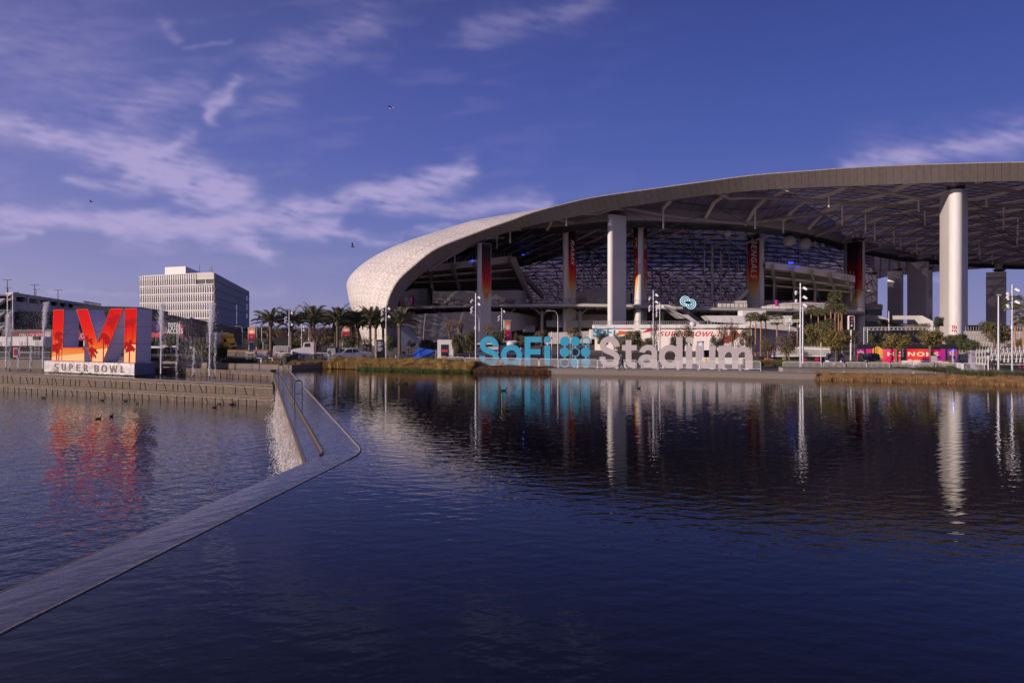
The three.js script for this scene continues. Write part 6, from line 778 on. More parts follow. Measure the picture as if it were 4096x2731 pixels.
bank('brown_grass', 'dry brown grass hanging over the quay below the cyan letters', [[-5.2, -82.0], [-1, -81.0], [4.4, -79.5]], 2.0, .62, 11000, blade(.19, .105, .064), 47, .6, -.1, .5);
bank('brown_grass', 'long strip of dry tan grass at the foot of the right quay', [[31.3, -70.6], [36, -68.7], [47.7, -63.2], [62, -57]], 2.1, .56, 24000, blade(.36, .215, .095), 49, .6, -.1, .45);
bank('green_rushes', 'green rushes on the bank at the right edge', [[43.5, -67.4], [47.7, -65.8], [56, -62.0]], 2.0, .75, 5000, blade(.075, .085, .04), 51, .3, .45, .1);
bank('low_shrubs', 'low dark shrubs behind the right barriers', [[29.5, -77.5], [38, -74], [46, -70.5]], 1.6, .42, 9000, blade(.07, .072, .026), 53, .5, .95, .1);
bank('low_shrubs', 'low green shrubs right of the last grey letter', [[29.5, -87], [37, -84]], 2.5, .75, 6000, blade(.11, .10, .026), 55, .5, G0, .1);
bank('low_shrubs', 'low shrubs behind the fountain pool under the trees', [[-56, -101], [-42, -94.6], [-36, -93]], 2.5, .7, 7000, blade(.09, .075, .04), 57, .5, G0, .1);
bank('dark_hedge', 'dark clipped hedge behind the fountains at the foot of the shop block', [[-50, -106], [-44.5, -104]], 1.2, 1.9, 6000, blade(.065, .066, .02), 59, .25, G0, .1);
bank('agave_plants', 'spiky plants before the printed wall', [[38, -77.5], [48, -73]], .8, .8, 500, blade(.16, .135, .055), 61, .8, .9, .1);
for (const [n, pts] of [['bank_soil', [[-25, -90.0], [-17.5, -86.9], [-9, -82.8], [-4.8, -81.6], [4.2, -79.4], [4.1, -81.5], [-4.5, -83.7], [-9, -85.3], [-17.5, -89.4], [-25, -91.5]]], ['bank_soil', [[31.4, -70.6], [36, -68.4], [47.7, -62.9], [75, -51.2], [76, -54.1], [48.5, -65.7], [33.2, -72.3]]]]) { const h = pts.length, g = new THREE.BufferGeometry(), half = n && pts.length / 2, pos = [], front = pts.slice(0, Math.floor(half)), backp = pts.slice(Math.floor(half)).reverse(), at = (L, f) => { const s = f * (L.length - 1), i = Math.min(L.length - 2, s | 0), u = s - i; return [lerp(L[i][0], L[i + 1][0], u), lerp(L[i][1], L[i + 1][1], u)]; }; const rows = [[], []]; for (let i = 0; i <= 24; i++) { const a = at(front, i / 24), b = at(backp, i / 24); rows[0].push(V(a[0], -.2, a[1])); rows[1].push(V(b[0], .5, b[1])); } const o = new THREE.Mesh(loft(rows), mat(.10, .07, .045, .95)); o.name = numbered(n); scene.add(o); struct(o); }

// ---------- masts, lamps and signs ----------
const mastM = mat(.50, .50, .52, .35, { metalness: .6 });
// [px, top row, depth, radius, lamps as [row, side], label]
for (const [px, top, d, r, lamps, lab] of [
  [1156, 1240, 99, .13, [[1254, 1], [1273, -1], [1286, -1], [1300, 1]], 'slim lamp mast with small spotlights among the date palms, left'], [1206, 1295, 128, .14, [[1308, 1], [1322, 1]], 'distant lamp mast between the third and fourth palms'], [1235, 1310, 135, .12, [[1322, 1]], 'far thin mast behind the paired palms'],
  [1544, 1218, 92, .13, [[1236, 1], [1245, -1], [1257, -1], [1268, 1], [1280, -1]], 'slim lamp mast with five spotlights at the foot of the shell'], [1903, 1172, 87, .15, [[1192, 1], [1205, -1], [1219, 1], [1234, -1], [1247, -1]], 'thick lamp mast with five spotlights left of the cyan S'], [2007, 1233, 120, .14, [[1247, 1], [1268, -1], [1279, -1]], 'lamp mast behind the cyan S and o'],
  [2614, 1160, 88, .13, [[1182, 1], [1196, -1], [1210, 1], [1229, -1], [1240, -1]], 'tall lamp mast rising behind the grey letter a'], [2640, 1209, 105, .14, [[1226, 1], [1239, -1], [1253, -1], [1263, -1]], 'shorter lamp mast just right of the mast behind the grey a'],
  [3203, 1132, 74.6, .16, [[1155, 1], [1172, -1], [1191, 1], [1206, -1], [1223, 1]], 'tall lamp mast with five spotlights right of the grey letters'], [4051, 1138, 72, .155, [[1161, 1], [1178, -1], [1193, -1], [1210, 1], [1226, -1]], 'tall lamp mast with five spotlights at the right edge'],
]) {
  const o = thing('lamp_mast', lab, 'lamp mast', [X(px, d), G0, -d]), h = Y(top, d) - G0; new MB().bar(V(0, 0, 0), V(0, h, 0), r * .72, r * .5, 12).mesh('pole', mastM, o); new MB().cyl(r * 1.9, .25, 0, 0, 0, 12).mesh('base', mastM, o); new MB().cyl(r * 1.25, .35, 0, h * .5, 0, 12).mesh('collar', mastM, o);
  for (const [row, s] of lamps) { const y = Y(row, d) - G0, b = new MB(), R = .17, x = s * (r + .36); b.bar(V(0, y, 0), V(x, y, .05), .035); b.mesh('bracket', mastM, o); const c = new THREE.CylinderGeometry(R * .62, R, .5, 12); c.rotateX(Math.PI / 2 + .5); c.rotateY(s * .5); c.translate(x, y, .1); new MB().add(c).mesh('spotlight', mat(.66, .65, .65, .4), o); }
  tag(o);
}
for (const [px, top, d, dx, lab] of [[2232, 1243, 102, -38, 'curved street lamp between the cyan i and the dot grid'], [1917, 1258, 112, -24, 'curved street lamp behind the thick mast left of the cyan S'], [1046, 1292, 150, -31, 'curved street lamp left of the leftmost date palm'], [968, 1304, 160, -24, 'curved street lamp below the office block, left'], [990, 1327, 175, -18, 'smaller street lamp under the office block corner'], [3213, 1222, 80, -3, 'thin plain pole beside the tall mast right of the letters'], [3996, 1180, 73.5, -3, 'plain tapered pole left of the mast at the right edge'], [1068, 1327, 170, -15, 'small distant street lamp behind the leftmost palm']]) {
  const o = thing('street_lamp', lab, 'street lamp', [X(px, d), G0, -d]), h = Y(top, d) - G0, a = dx / F * d; if (Math.abs(dx) < 5) { new MB().bar(V(0, 0, 0), V(0, h, 0), .14, .08, 10).mesh('pole', mastM, o); new MB().box(.2, .18, .5, a, h, .2).mesh('lamp_head', mastM, o); } else { new MB().bar(V(0, 0, 0), V(0, h * .8, 0), .10, .085, 8).mesh('pole', mastM, o); new MB().tube([V(0, h * .8, 0), V(a * .06, h * .92, 0), V(a * .3, h * .985, 0), V(a, h, 0)], .06, 16, 6).mesh('arm', mastM, o); new MB().box(.7, .1, .25, a, h, 0).mesh('lamp_head', mastM, o); } tag(o); }
for (const [px, top, d, lab] of [[2690, 1340, 96, 'thin dark pole behind the grey letter d'], [2862, 1352, 96, 'thin dark pole above the grey letter u'], [2084, 1390, 100, 'thin white pole behind the cyan i'], [3557, 1244, 104, 'white pole behind the light truss'], [3955, 1391, 74, 'short striped post at the right edge walkway'], [2207, 1325, 110, 'thin grey post beside the curved lamp']]) { const o = thing('post', lab, 'post', [X(px, d), G0, -d]); new MB().bar(V(0, 0, 0), V(0, Y(top, d) - G0, 0), .07, .06, 8).mesh('pole', /dark/.test(lab) ? M.black : M.white, o); new MB().box(.22, .3, .12, 0, (Y(top, d) - G0) * .75, 0).mesh('box', M.darkSteel, o); }
function poster(draw, w = 128, h = 256) { return new THREE.MeshPhysicalMaterial({ map: canvasTex(w, h, draw), roughness: .5 }); }
const sunset = (k, w, h) => { const g = k.createLinearGradient(0, 0, 0, h); g.addColorStop(0, '#e8843a'); g.addColorStop(.35, '#f4c9a0'); g.addColorStop(.5, '#d8203a'); g.addColorStop(1, '#5c0a3c'); k.fillStyle = g; k.fillRect(0, 0, w, h); k.fillStyle = '#fff3e4'; k.beginPath(); k.arc(w * .5, h * .3, w * .24, 0, 7); k.fill(); k.fillStyle = '#e6dde2'; k.font = 'bold 26px serif'; k.textAlign = 'center'; k.fillText('LVI', w / 2, h * .72); };
for (const [px, py, w, h, d, lab, ry] of [[1008, 1338, 26, 54, 130, 'large sunset poster frame right of the office block', .1], [1386, 1330, 30, 56, 128, 'white-framed sunset poster stand behind the palms', .2], [2032, 1326, 24, 84, 118, 'tall lilac poster tower with a pink sunset print behind the cyan S', .3]]) {
  const o = thing('poster_tower', lab, 'poster stand', [X(px, d), 0, -d], ry), W = w / F * d, Hh = h / F * d, y = Y(py, d); new MB().box(W * 1.35, Hh * 1.12, .5, 0, y, -.3).mesh('frame', M.lilac, o); const f = new THREE.Mesh(new THREE.BoxGeometry(W, Hh, .08), [M.white, M.white, M.white, M.white, poster(sunset), M.white]); f.position.set(-W * .08, y, 0); f.name = 'poster'; o.add(f); const leg = new MB(); for (const s of [-1, 1]) leg.bar(V(s * W * .55, G0, -.3), V(s * W * .55, y, -.3), .08); leg.mesh('leg', M.steel, o); }
for (const [px, d, w, h, lab, draw] of [
  [1065, 118, 1.0, 2.2, 'black menu board stand under the leftmost palm', (k, a, b) => { k.fillStyle = '#0b0b0d'; k.fillRect(0, 0, a, b); k.fillStyle = '#8d8a88'; for (let i = 0; i < 14; i++) k.fillRect(24, 30 + i * 16, 40 + (i * 37) % 40, 5); }],
  [1520, 96, 1.05, 3.0, 'tall black wayfinding totem with white text before the shell foot', (k, a, b) => { k.fillStyle = '#0c0b10'; k.fillRect(0, 0, a, b); k.fillStyle = '#d8d4d8'; for (const [y, n] of [[22, 2], [44, 3], [70, 1], [90, 5]]) for (let i = 0; i < n; i++) k.fillRect(16 + 12 * (i % 2), y + i * 10, 60 + (i * 23) % 30, 5); k.fillStyle = '#b01830'; k.fillRect(8, 70, 8, 8); }],
  [3406, 100, .72, 1.75, 'black framed notice tower with red top beside the shaded column', (k, a, b) => { k.fillStyle = '#0d0b12'; k.fillRect(0, 0, a, b); k.fillStyle = '#a51530'; k.fillRect(50, 10, 70, 90); k.fillStyle = '#dcd6da'; k.font = 'bold 30px serif'; k.fillText('LVI', 44, 60); k.fillRect(30, 116, 64, 8); k.beginPath(); k.arc(62, 190, 26, 0, 7); k.fill(); }],
]) { const y0 = px === 3406 ? Y(1318, d) : G0, o = thing('notice_tower', lab, 'sign', [X(px, d), y0, -d], .12); const f = new THREE.Mesh(new THREE.BoxGeometry(w, h, .3), [M.black, M.black, M.black, M.black, poster(draw), M.black]); f.position.y = h / 2 + .15; f.name = 'panel'; o.add(f); const e = new MB(); e.box(.1, h + .2, .34, -w / 2 - .05, h / 2 + .1, 0); if (px === 3406) e.box(.1, h + .2, .34, w / 2 + .05, h / 2 + .1, 0).box(w, .1, .34, 0, h + .25, 0).bar(V(0, 0, 0), V(0, G0 - y0, -.1), .12); e.mesh('frame', M.white, o); }
{ const d = 80, o = thing('warning_sign', 'yellow diamond road sign seen nearly edge-on left of the maple', 'road sign', [X(3285, d), G0, -d], 1.15); new MB().bar(V(0, 0, 0), V(0, 3.1, 0), .05).mesh('post', M.steel, o); const g = new THREE.BoxGeometry(.85, .85, .03); g.rotateZ(Math.PI / 4); g.translate(0, 2.6, .05); new MB().add(g).mesh('plate', mat(.55, .28, .02, .5), o); new MB().box(.09, .4, .02, 0, 2.6, .085).mesh('arrow', M.black, o);
  const e = thing('emergency_post', 'grey emergency call post with a glowing blue top before the printed wall', 'call post', [X(3815, 74.5), G0, -74.5]); new MB().cyl(.15, 2.35, 0, 0, 0, 14).mesh('post', mat(.30, .30, .36, .45, { metalness: .3 }), e); new MB().cyl(.12, .13, 0, 2.35, 0, 12, .1).mesh('blue_light', mat(.02, .05, .6, .4, { emissive: rgb(.05, .15, 2.4) }), e); new MB().box(.2, .3, .05, 0, 1.6, .15).mesh('call_panel', M.black, e); const L = new THREE.PointLight(rgb(.1, .2, 1), 2); L.position.set(X(3815, 74.5), G0 + 2.42, -74.5); L.name = 'blue_post_light'; L.castShadow = true; scene.add(L);
  const nb = thing('notice_board', 'blank grey notice board on a thin post at the barriers', 'notice board', [X(3738, 71.8), G0, -71.8], -.2); new MB().bar(V(0, 0, 0), V(0, 1.2, 0), .04).mesh('post', M.darkSteel, nb); new MB().box(.58, .75, .04, 0, 1.5, 0).mesh('board', mat(.40, .36, .36, .6), nb); }
// ---------- printed wall, stage truss and louvre fences on the right ----------
{ const d = 90, a = P(3429, 1378, d), b = P(3829, 1377, d - 3), base = G0, Hh = a.y - base, o = thing('printed_wall', 'long black event wall with magenta panels, stars and pale capitals behind the maples', 'event wall');
  const tx = canvasTex(2048, 512, (k, w, h) => { const px = (x) => (x - 3429) / 400 * w, py = (y) => (y - 1378) / 76 * h; k.fillStyle = '#1a151c'; k.fillRect(0, 0, w, h); const pan = (x0, x1, y0, y1, stops) => { const g = k.createLinearGradient(px(x0), py(y0), px(x1), py(y1)); stops.forEach((c, i) => g.addColorStop(i / (stops.length - 1), c)); k.fillStyle = g; k.fillRect(px(x0), py(y0), px(x1) - px(x0), py(y1) - py(y0)); };
    const star = (cx, cy, r) => { k.strokeStyle = '#f0d8b0'; k.lineWidth = 10; k.beginPath(); for (let i = 0; i < 11; i++) { const q = i % 2 ? r * .42 : r, t = -Math.PI / 2 + i * Math.PI / 5; k.lineTo(px(cx) + Math.cos(t) * q, py(cy) + Math.sin(t) * q); } k.stroke(); };
    pan(3429, 3459, 1395, 1444, ['#6a2a90', '#d01a70', '#5a2a98']); star(3444, 1409, 62); pan(3467, 3530, 1395, 1444, ['#e0157a', '#d01f80', '#c01a60']); pan(3530, 3626, 1395, 1448, ['#e8608a', '#d81f55', '#e04a38']); pan(3632, 3785, 1395, 1448, ['#d8183c', '#e2462e', '#d01a70', '#7a2aa0']); pan(3793, 3829, 1395, 1444, ['#5a38b0', '#c81a80', '#4a3ab0']); star(3810, 1408, 56);
    k.fillStyle = '#e0a848'; k.beginPath(); k.moveTo(px(3493), py(1395)); k.lineTo(px(3500), py(1391)); k.lineTo(px(3514), py(1384)); k.lineTo(px(3528), py(1391)); k.lineTo(px(3535), py(1395)); k.lineTo(px(3535), py(1426)); k.quadraticCurveTo(px(3533), py(1434), px(3514), py(1440)); k.quadraticCurveTo(px(3495), py(1434), px(3493), py(1426)); k.fill(); k.strokeStyle = '#b87c2c'; k.lineWidth = 8; k.stroke(); k.fillStyle = '#b87c2c'; k.font = 'bold 130px serif'; k.fillText('NFL', px(3497), py(1430)); k.beginPath(); k.ellipse(px(3514), py(1397), 24, 44, .5, 0, 7); k.stroke();
    k.fillStyle = '#f6e2ba'; k.font = 'bold 132px sans-serif'; const put = (t, x0, x1, y) => { k.save(); k.translate(px(x0), py(y)); k.scale((px(x1) - px(x0)) / k.measureText(t).width, 1); k.fillText(t, 0, 0); k.restore(); }; put('HO', 3550, 3620, 1421); put('NORS', 3632, 3760, 1421); k.fillStyle = '#f4ecec'; k.font = '34px sans-serif'; put('PRESENTED', 3573, 3612, 1441); k.font = 'bold 84px sans-serif'; put('invisalign', 3662, 3754, 1443); k.strokeStyle = '#f4e8e0'; k.lineWidth = 7; for (let i = 0; i < 12; i++) { const t = i * Math.PI / 6; k.beginPath(); k.moveTo(px(3645) + Math.cos(t) * 14, py(1439) + Math.sin(t) * 14); k.lineTo(px(3645) + Math.cos(t) * 48, py(1439) + Math.sin(t) * 48); k.stroke(); }
    k.fillStyle = '#101016'; k.fillRect(px(3608), 0, px(3631) - px(3608), h); k.fillStyle = '#8fa0c8'; for (let i = 0; i < 9; i++) k.fillRect(px(3613), 110 + i * 24, 34, 9); });
  const g = new THREE.BufferGeometry(), al = a.clone().setY(base), bl = b.clone().setY(base), v0 = 1 - Hh / (76 / F * d); g.setAttribute('position', new THREE.Float32BufferAttribute([al, bl, b, al, b, a].flatMap((p) => p.toArray()), 3)); g.setAttribute('uv', new THREE.Float32BufferAttribute([0, 0, 1, 0, 1, 1, 0, 0, 1, 1, 0, 1], 2)); g.computeVertexNormals(); const f = new THREE.Mesh(g, new THREE.MeshPhysicalMaterial({ map: tx, roughness: .55 })); f.name = 'printed_face'; o.add(f);
  const k2 = V(.6, 0, -1.2); new MB().add(slab([al, bl, bl.clone().add(k2), al.clone().add(k2)].map((p) => p.clone().add(V(0, 0, -.02))), [a, b, b.clone().add(k2), a.clone().add(k2)].map((p) => p.clone().add(V(0, 0, -.02))))).mesh('wall_body', M.blackCloth, o); const lp = new MB(); for (let i = 0; i < 11; i++) { const p = a.clone().lerp(b, (i + .5) / 11); lp.ball(.18, p.x, p.y + .12, p.z - .4, [1, 1, 1], 8); } lp.mesh('top_lamp', M.black, o).userData.kind = 'stuff'; new MB().beam(al.clone().add(V(3, .3, .3)), bl.clone().add(V(-1, .3, .3)), .35, .55).mesh('white_plinth', M.white, o); tag(o);
  const tr = thing('stage_truss', 'silver box truss arch above the printed wall, hung with moving stage lamps', 'truss'), td = 94, bar = new MB(), box = (p, q, n, w) => { for (const [u, v] of [[0, 0], [0, w], [w, 0], [w, w]]) { const o2 = V(0, u, -v); bar.bar(p.clone().add(o2), q.clone().add(o2), .035, .035, 5); } for (let i = 0; i < n; i++) { const s = p.clone().lerp(q, i / n), e = p.clone().lerp(q, (i + 1) / n), m = s.clone().lerp(e, .5); bar.bar(s, m.clone().add(V(0, w, 0)), .022, .022, 4); bar.bar(m.clone().add(V(0, w, 0)), e, .022, .022, 4); bar.bar(s, s.clone().add(V(0, w, 0)), .03, .03, 4); } };
  box(P(3462, 1321, td), P(3740, 1318, td - 1), 17, .42); for (const px of [3457, 3472]) bar.bar(P(px, 1311, td).setY(G0), P(px, 1309, td), .05); for (let i = 0; i < 9; i++) { bar.bar(P(3457, 1322 + i * 12, td), P(3472, 1328 + i * 12, td), .025); bar.bar(P(3472, 1328 + i * 12, td), P(3457, 1334 + i * 12, td), .025); } bar.bar(P(3741, 1312, td - 1).setY(G0), P(3741, 1309, td - 1), .06); bar.mesh('truss_frame', mat(.62, .60, .60, .4, { metalness: .4 }), tr);
  for (const px of [3487, 3505, 3524, 3543, 3562, 3604, 3637, 3656, 3676]) { const p = P(px, 1334, td), b2 = new MB(); b2.box(.45, .12, .3, p.x, p.y + .32, p.z).box(.06, .4, .2, p.x - .22, p.y + .1, p.z).box(.06, .4, .2, p.x + .22, p.y + .1, p.z); b2.ball(.2, p.x, p.y - .05, p.z, [.9, 1.5, .9], 10).bar(p.clone().setY(p.y + .35), p.clone().setY(p.y + .55), .03); b2.mesh('stage_lamp', M.black, tr); } tag(tr);
  for (const [lab, list, n, lean] of [['white slatted fence behind the masts and the grey car', [[3088, 1385, 1432, 100], [3200, 1384, 1431, 97], [3318, 1389, 1432, 94]], 58, .18], ['white slatted fence climbing to the right frame edge', [[3835, 1415, 1446, 90], [3960, 1399, 1446, 86], [4130, 1378, 1440, 80]], 64, .55]]) {
    const fo = thing('slatted_fence', lab, 'fence'), pos = (f) => { const s = f * (list.length - 1), i = Math.min(list.length - 2, s | 0), u = s - i; return [0, 1, 2, 3].map((q) => lerp(list[i][q], list[i + 1][q], u)); };
    for (let i = 0; i < n; i++) { const [px, t, bt, dd] = pos(i / (n - 1)), p0 = P(px, bt, dd), p1 = P(px, t, dd); new MB().beam(p0.clone().setY(G0 + .1), p1.clone().add(V(lean * (i % 3 === 1 && lean > .4 ? -.3 : 1), 0, 0)), .07, .05).mesh('slat', M.white, fo); }
    const bk = new MB(), r0 = pos(0), r1 = pos(1); for (let i = 0; i < 6; i++) { const u = pos(i / 6), v = pos((i + 1) / 6); bk.beam(P(u[0], u[2] - 8, u[3] + .35), P(v[0], v[2] - 8, v[3] + .35), .08, .12); bk.beam(P(u[0], u[1] + 8, u[3] + .35), P(v[0], v[1] + 8, v[3] + .35), .08, .12); } bk.mesh('rail', M.steel, fo); const pn = new MB(); for (let i = 0; i < 6; i++) { const u = pos(i / 6), v = pos((i + 1) / 6); const q = [P(u[0], u[2], u[3] + .6).setY(G0), P(v[0], v[2], v[3] + .6).setY(G0)]; pn.add(slab([q[0], q[1], q[1].clone().add(V(0, 0, -.1)), q[0].clone().add(V(0, 0, -.1))], [P(u[0], u[1] + 3, u[3] + .6), P(v[0], v[1] + 3, v[3] + .6), P(v[0], v[1] + 3, v[3] + .7), P(u[0], u[1] + 3, u[3] + .7)])); } pn.mesh('dark_backing', M.blackCloth, fo); tag(fo); }
  const bs = canvasTex(1024, 64, (k, w, h) => { k.fillStyle = '#19161a'; k.fillRect(0, 0, w, h); for (const [x, c] of [[70, '#d87a50'], [120, '#c01860'], [180, '#7a2a98'], [330, '#c8a060'], [620, '#c01050'], [800, '#d01a60'], [930, '#3a3a60']]) { k.fillStyle = c; k.fillRect(x, 12, 60, 40); } k.fillStyle = '#e8d8e0'; k.font = 'bold 22px sans-serif'; k.fillText('HONORS', 130, 42); });
  const p = P(3180, 1443, 93), sc = thing('low_screen', 'low black fence screen with magenta prints below the left slatted fence', 'screen'); const w = 300 / F * 93; const so = new THREE.Mesh(new THREE.BoxGeometry(w, .75, .08), [M.black, M.black, M.black, M.black, new THREE.MeshPhysicalMaterial({ map: bs, roughness: .7 }), M.black]); so.position.set(p.x, G0 + .5, p.z); so.rotation.y = .1; so.name = 'print'; sc.add(so);
  const q = P(4060, 1458, 78), s2 = thing('low_screen', 'low black fence screen with pale lettering at the right edge', 'screen'); const t2 = canvasTex(512, 64, (k) => { k.fillStyle = '#141116'; k.fillRect(0, 0, 512, 64); k.fillStyle = '#cfc8cc'; k.font = 'bold 22px sans-serif'; k.fillText('NATIONAL FOOTBALL LEAGUE', 40, 26); k.fillStyle = '#c01a50'; k.font = 'bold 34px sans-serif'; k.fillText('HONORS', 300, 60); }); const s3 = new THREE.Mesh(new THREE.BoxGeometry(5, .7, .08), [M.black, M.black, M.black, M.black, new THREE.MeshPhysicalMaterial({ map: t2, roughness: .7 }), M.black]); s3.position.set(q.x, G0 + .5, q.z); s3.rotation.y = -.35; s3.name = 'print'; s2.add(s3);
  // planter walls behind the barriers
  const pw = thing('planter_wall', 'low leaning concrete planter wall behind the right-hand barriers', 'planter'); { const A = P(3136, 1487, 74.0).setY(G0), B = P(3850, 1493, 71.2).setY(G0), n = V(B.z - A.z, 0, -(B.x - A.x)).normalize(); if (n.z > 0) n.negate(); const lift = (v, o, y) => v.clone().addScaledVector(n, o).setY(G0 + y); new MB().add(slab([lift(A, .7, 0), lift(B, .5, 0), lift(B, 2.2, 0), lift(A, 2.4, 0)], [lift(A, .25, .45), lift(B, .15, .5), lift(B, 2.2, .5), lift(A, 2.4, .45)])).mesh('wall', M.concrete, pw); new MB().add(slab([lift(A, .5, .46), lift(B, .4, .51), lift(B, 2.1, .51), lift(A, 2.3, .46)], [lift(A, .5, .54), lift(B, .4, .58), lift(B, 2.1, .58), lift(A, 2.3, .54)])).mesh('soil', mat(.06, .045, .03, .95), pw); tag(pw); }
}
{ // promenade: pale paving behind the quay edge, then lawn under the letters and the street behind; benches and tables far left
  const strip = (pts, y, m, name) => flat(pts, y, m, name); const inl = (k) => shore.slice(8, 16).map(([x, z]) => [x + .25 * k, z - .94 * k]);
  strip([...inl(.36), ...inl(3.6).reverse()], G0 + .036, M.paving, 'promenade'); strip([...inl(3.7).slice(3, 6), ...inl(7.5).slice(3, 6).reverse()], G0 + .02, mat(.07, .075, .025, .95, { map: rep(blotchT, 1.3) }), 'lawn');
  strip([[-110, -116], [-50, -100.5], [-28, -92], [-28, -99], [-60, -112], [-110, -124]], G0 + .03, grainy(.27, .25, .255, .85, 3), 'far_promenade');
  const joints = new MB(); for (let i = 0; i < 60; i++) { const f = i / 59 * 6.999, k = Math.min(6, f | 0), u = f - k, a = inl(.5), b = inl(3.5); joints.beam(V(lerp(a[k][0], a[k + 1][0], u), G0 + .04, lerp(a[k][1], a[k + 1][1], u)), V(lerp(b[k][0], b[k + 1][0], u), G0 + .04, lerp(b[k][1], b[k + 1][1], u)), .03, .006); } struct(joints.mesh('paving_joint', mat(.14, .13, .13, .9)));
  for (const [px, lab] of [[1045, 'white round table left of a pair on the far promenade'], [1090, 'white round table right of a pair on the far promenade']]) { const d = dOn(1453, G0), t = thing('picnic_table', lab, 'table', [X(px, d), G0, -d]); new MB().cyl(.55, .06, 0, .72, 0, 16).mesh('table_top', M.white, t); new MB().cyl(.13, .72, 0, 0, 0, 10).mesh('pedestal', M.white, t); for (const s of [-1, 1]) { const b = new MB(); b.cyl(.2, .05, s * .85, .42, 0, 10).bar(V(s * .1, .1, 0), V(s * .85, .42, 0), .03); b.mesh('seat', M.darkSteel, t); } tag(t); }
  for (const [px, w, lab] of [[1144, 1.0, 'dark tapered planter pot beside the far weir end, larger'], [1175, .9, 'dark tapered planter pot behind the lamp mast, smaller']]) { const d = px === 1144 ? 91 : 97, t = thing('planter_pot', lab, 'planter', [X(px, d), G0, -d]), g = new THREE.CylinderGeometry(w * .75, w * .55, 1.0, 4); g.rotateY(Math.PI / 4); g.translate(0, .5, 0); new MB().add(g).mesh('pot', mat(.045, .05, .06, .7), t); const s = new THREE.Mesh(crownG.sparse[0], leafM.dark); s.scale.set(w * .6, .35, w * .6); s.position.y = 1.15; s.name = 'plant'; t.add(s); }
  const cab = thing('electrical_cabinet', 'tall pale grey-green electrical cabinet on the street by the palms', 'cabinet', [X(1325, 99), G0, -99], .25); new MB().rbox(1.15, 1.85, 1.0, 0, .92, 0, .04).mesh('body', mat(.42, .42, .36, .6), cab); new MB().box(.3, 1.7, .04, -.42, .92, .52).mesh('door', M.white, cab); new MB().box(.12, .45, .1, -.45, 1.3, .56).mesh('meter', M.darkSteel, cab);
  const sc = thing('screen_container', 'white container with a black panel screen on its roof between the palms', 'container', [X(1128, 116), G0, -116], .15); new MB().rbox(2.5, 1.75, 2.0, 0, .88, 0, .05).mesh('container', M.white, sc); new MB().box(2.35, 1.35, .3, -.05, 2.55, -.2).mesh('screen', M.black, sc); for (let i = 0; i < 10; i++) new MB().box(.04, 1.7, .05, -1.1 + i * .24, .88, 1.02).mesh('rib', M.offwhite, sc); const db = new MB(); db.box(.7, 1.05, .08, -.45, .55, 1.25); db.mesh('notice', M.lilac, sc);
  seedN = 4242; for (const [px, d, s, lab] of [[1010, 112, .8, 'pale boulder left of the benches on the street edge'], [1022, 114, .9, 'grey boulder beside the wooden benches'], [1095, 112, .7, 'small boulder left of the white container'], [1140, 109, .9, 'boulder right of the white container'], [1188, 110, .95, 'big boulder before the white truck'], [1118, 110, .6, 'low boulder before the white container']]) { const g = new THREE.IcosahedronGeometry(s, 3), p = g.attributes.position; for (let i = 0; i < p.count; i++) { const v = V().fromBufferAttribute(p, i), k = 1 + .22 * noise2(v.x * 1.6 + px, v.y * 1.6 + v.z) ; p.setXYZ(i, v.x * k * 1.25, v.y * k * .72, v.z * k); } g.computeVertexNormals(); const o = new THREE.Mesh(planar(g), M.rock); o.name = numbered('boulder'); o.position.set(X(px, d), G0 + s * .3, -d); scene.add(o); tag(o, lab, 'boulder', null); }
  for (const [px, d, w, lab] of [[968, 116, 2.0, 'long brown timber bench left of the boulders'], [1040, 117, 2.6, 'brown timber bench box under the leftmost palm'], [925, 118, 1.6, 'short timber bench below the yellow truck']]) { const t = thing('timber_bench', lab, 'bench', [X(px, d), G0, -d]); new MB().box(w, .12, .6, 0, .5, 0).mesh('seat', M.wood, t); new MB().box(w, .45, .1, 0, .8, -.3).mesh('back', M.wood, t); new MB().box(w * .9, .45, .45, 0, .23, 0).mesh('base', M.concreteDark, t); }
  for (const [px, d, lab] of [[1034, 108, 'white garden chair, leftmost of three by the timber bench'], [1045, 108, 'white garden chair, middle of three by the timber bench'], [1057, 108, 'white garden chair, right of three by the timber bench']]) { const t = thing('garden_chair', lab, 'chair', [X(px, d), G0, -d], .3); new MB().box(.5, .05, .5, 0, .42, 0, 0, 0, .1).mesh('seat', M.white, t); new MB().box(.5, .6, .05, 0, .75, -.26, 0, 0, -.3).mesh('back', M.white, t); for (const s of [-1, 1]) new MB().box(.06, .42, .5, s * .25, .21, 0).mesh('leg', M.white, t); }
  const gate = thing('street_fence', 'low grey mesh fence along the far street before the palms', 'fence'); { const b = new MB(); for (let i = 0; i <= 30; i++) { const px = 940 + i * 12.6, p = P(px, 1430, 104 - i * .12); b.bar(p.clone().setY(G0), p.clone().setY(G0 + 1.1), .03, .03, 5); for (let j = 1; j < 5; j++) { const q = P(px + j * 2.5, 1430, 104 - i * .12); b.bar(q.clone().setY(G0 + .15), q.clone().setY(G0 + 1.05), .01, .01, 3); } } for (const y of [.15, 1.08]) b.beam(P(940, 1430, 104).setY(G0 + y), P(1318, 1430, 100.4).setY(G0 + y), .04, .04); b.mesh('mesh_panel', M.steel, gate); }
  const lf = thing('street_fence', 'low grey railing left of the monument behind the jets', 'fence'); { const b = new MB(); for (let i = 0; i <= 70; i++) { const p = P(-20 + i * 3.1, 1440, 107.5); b.bar(p.clone().setY(G0), p.clone().setY(G0 + 1.0), .014, .014, 4); } for (const y of [.12, 1.0]) b.beam(P(-20, 1440, 107.5).setY(G0 + y), P(198, 1440, 107.5).setY(G0 + y), .035, .035); b.mesh('railing', M.steel, lf); }
}
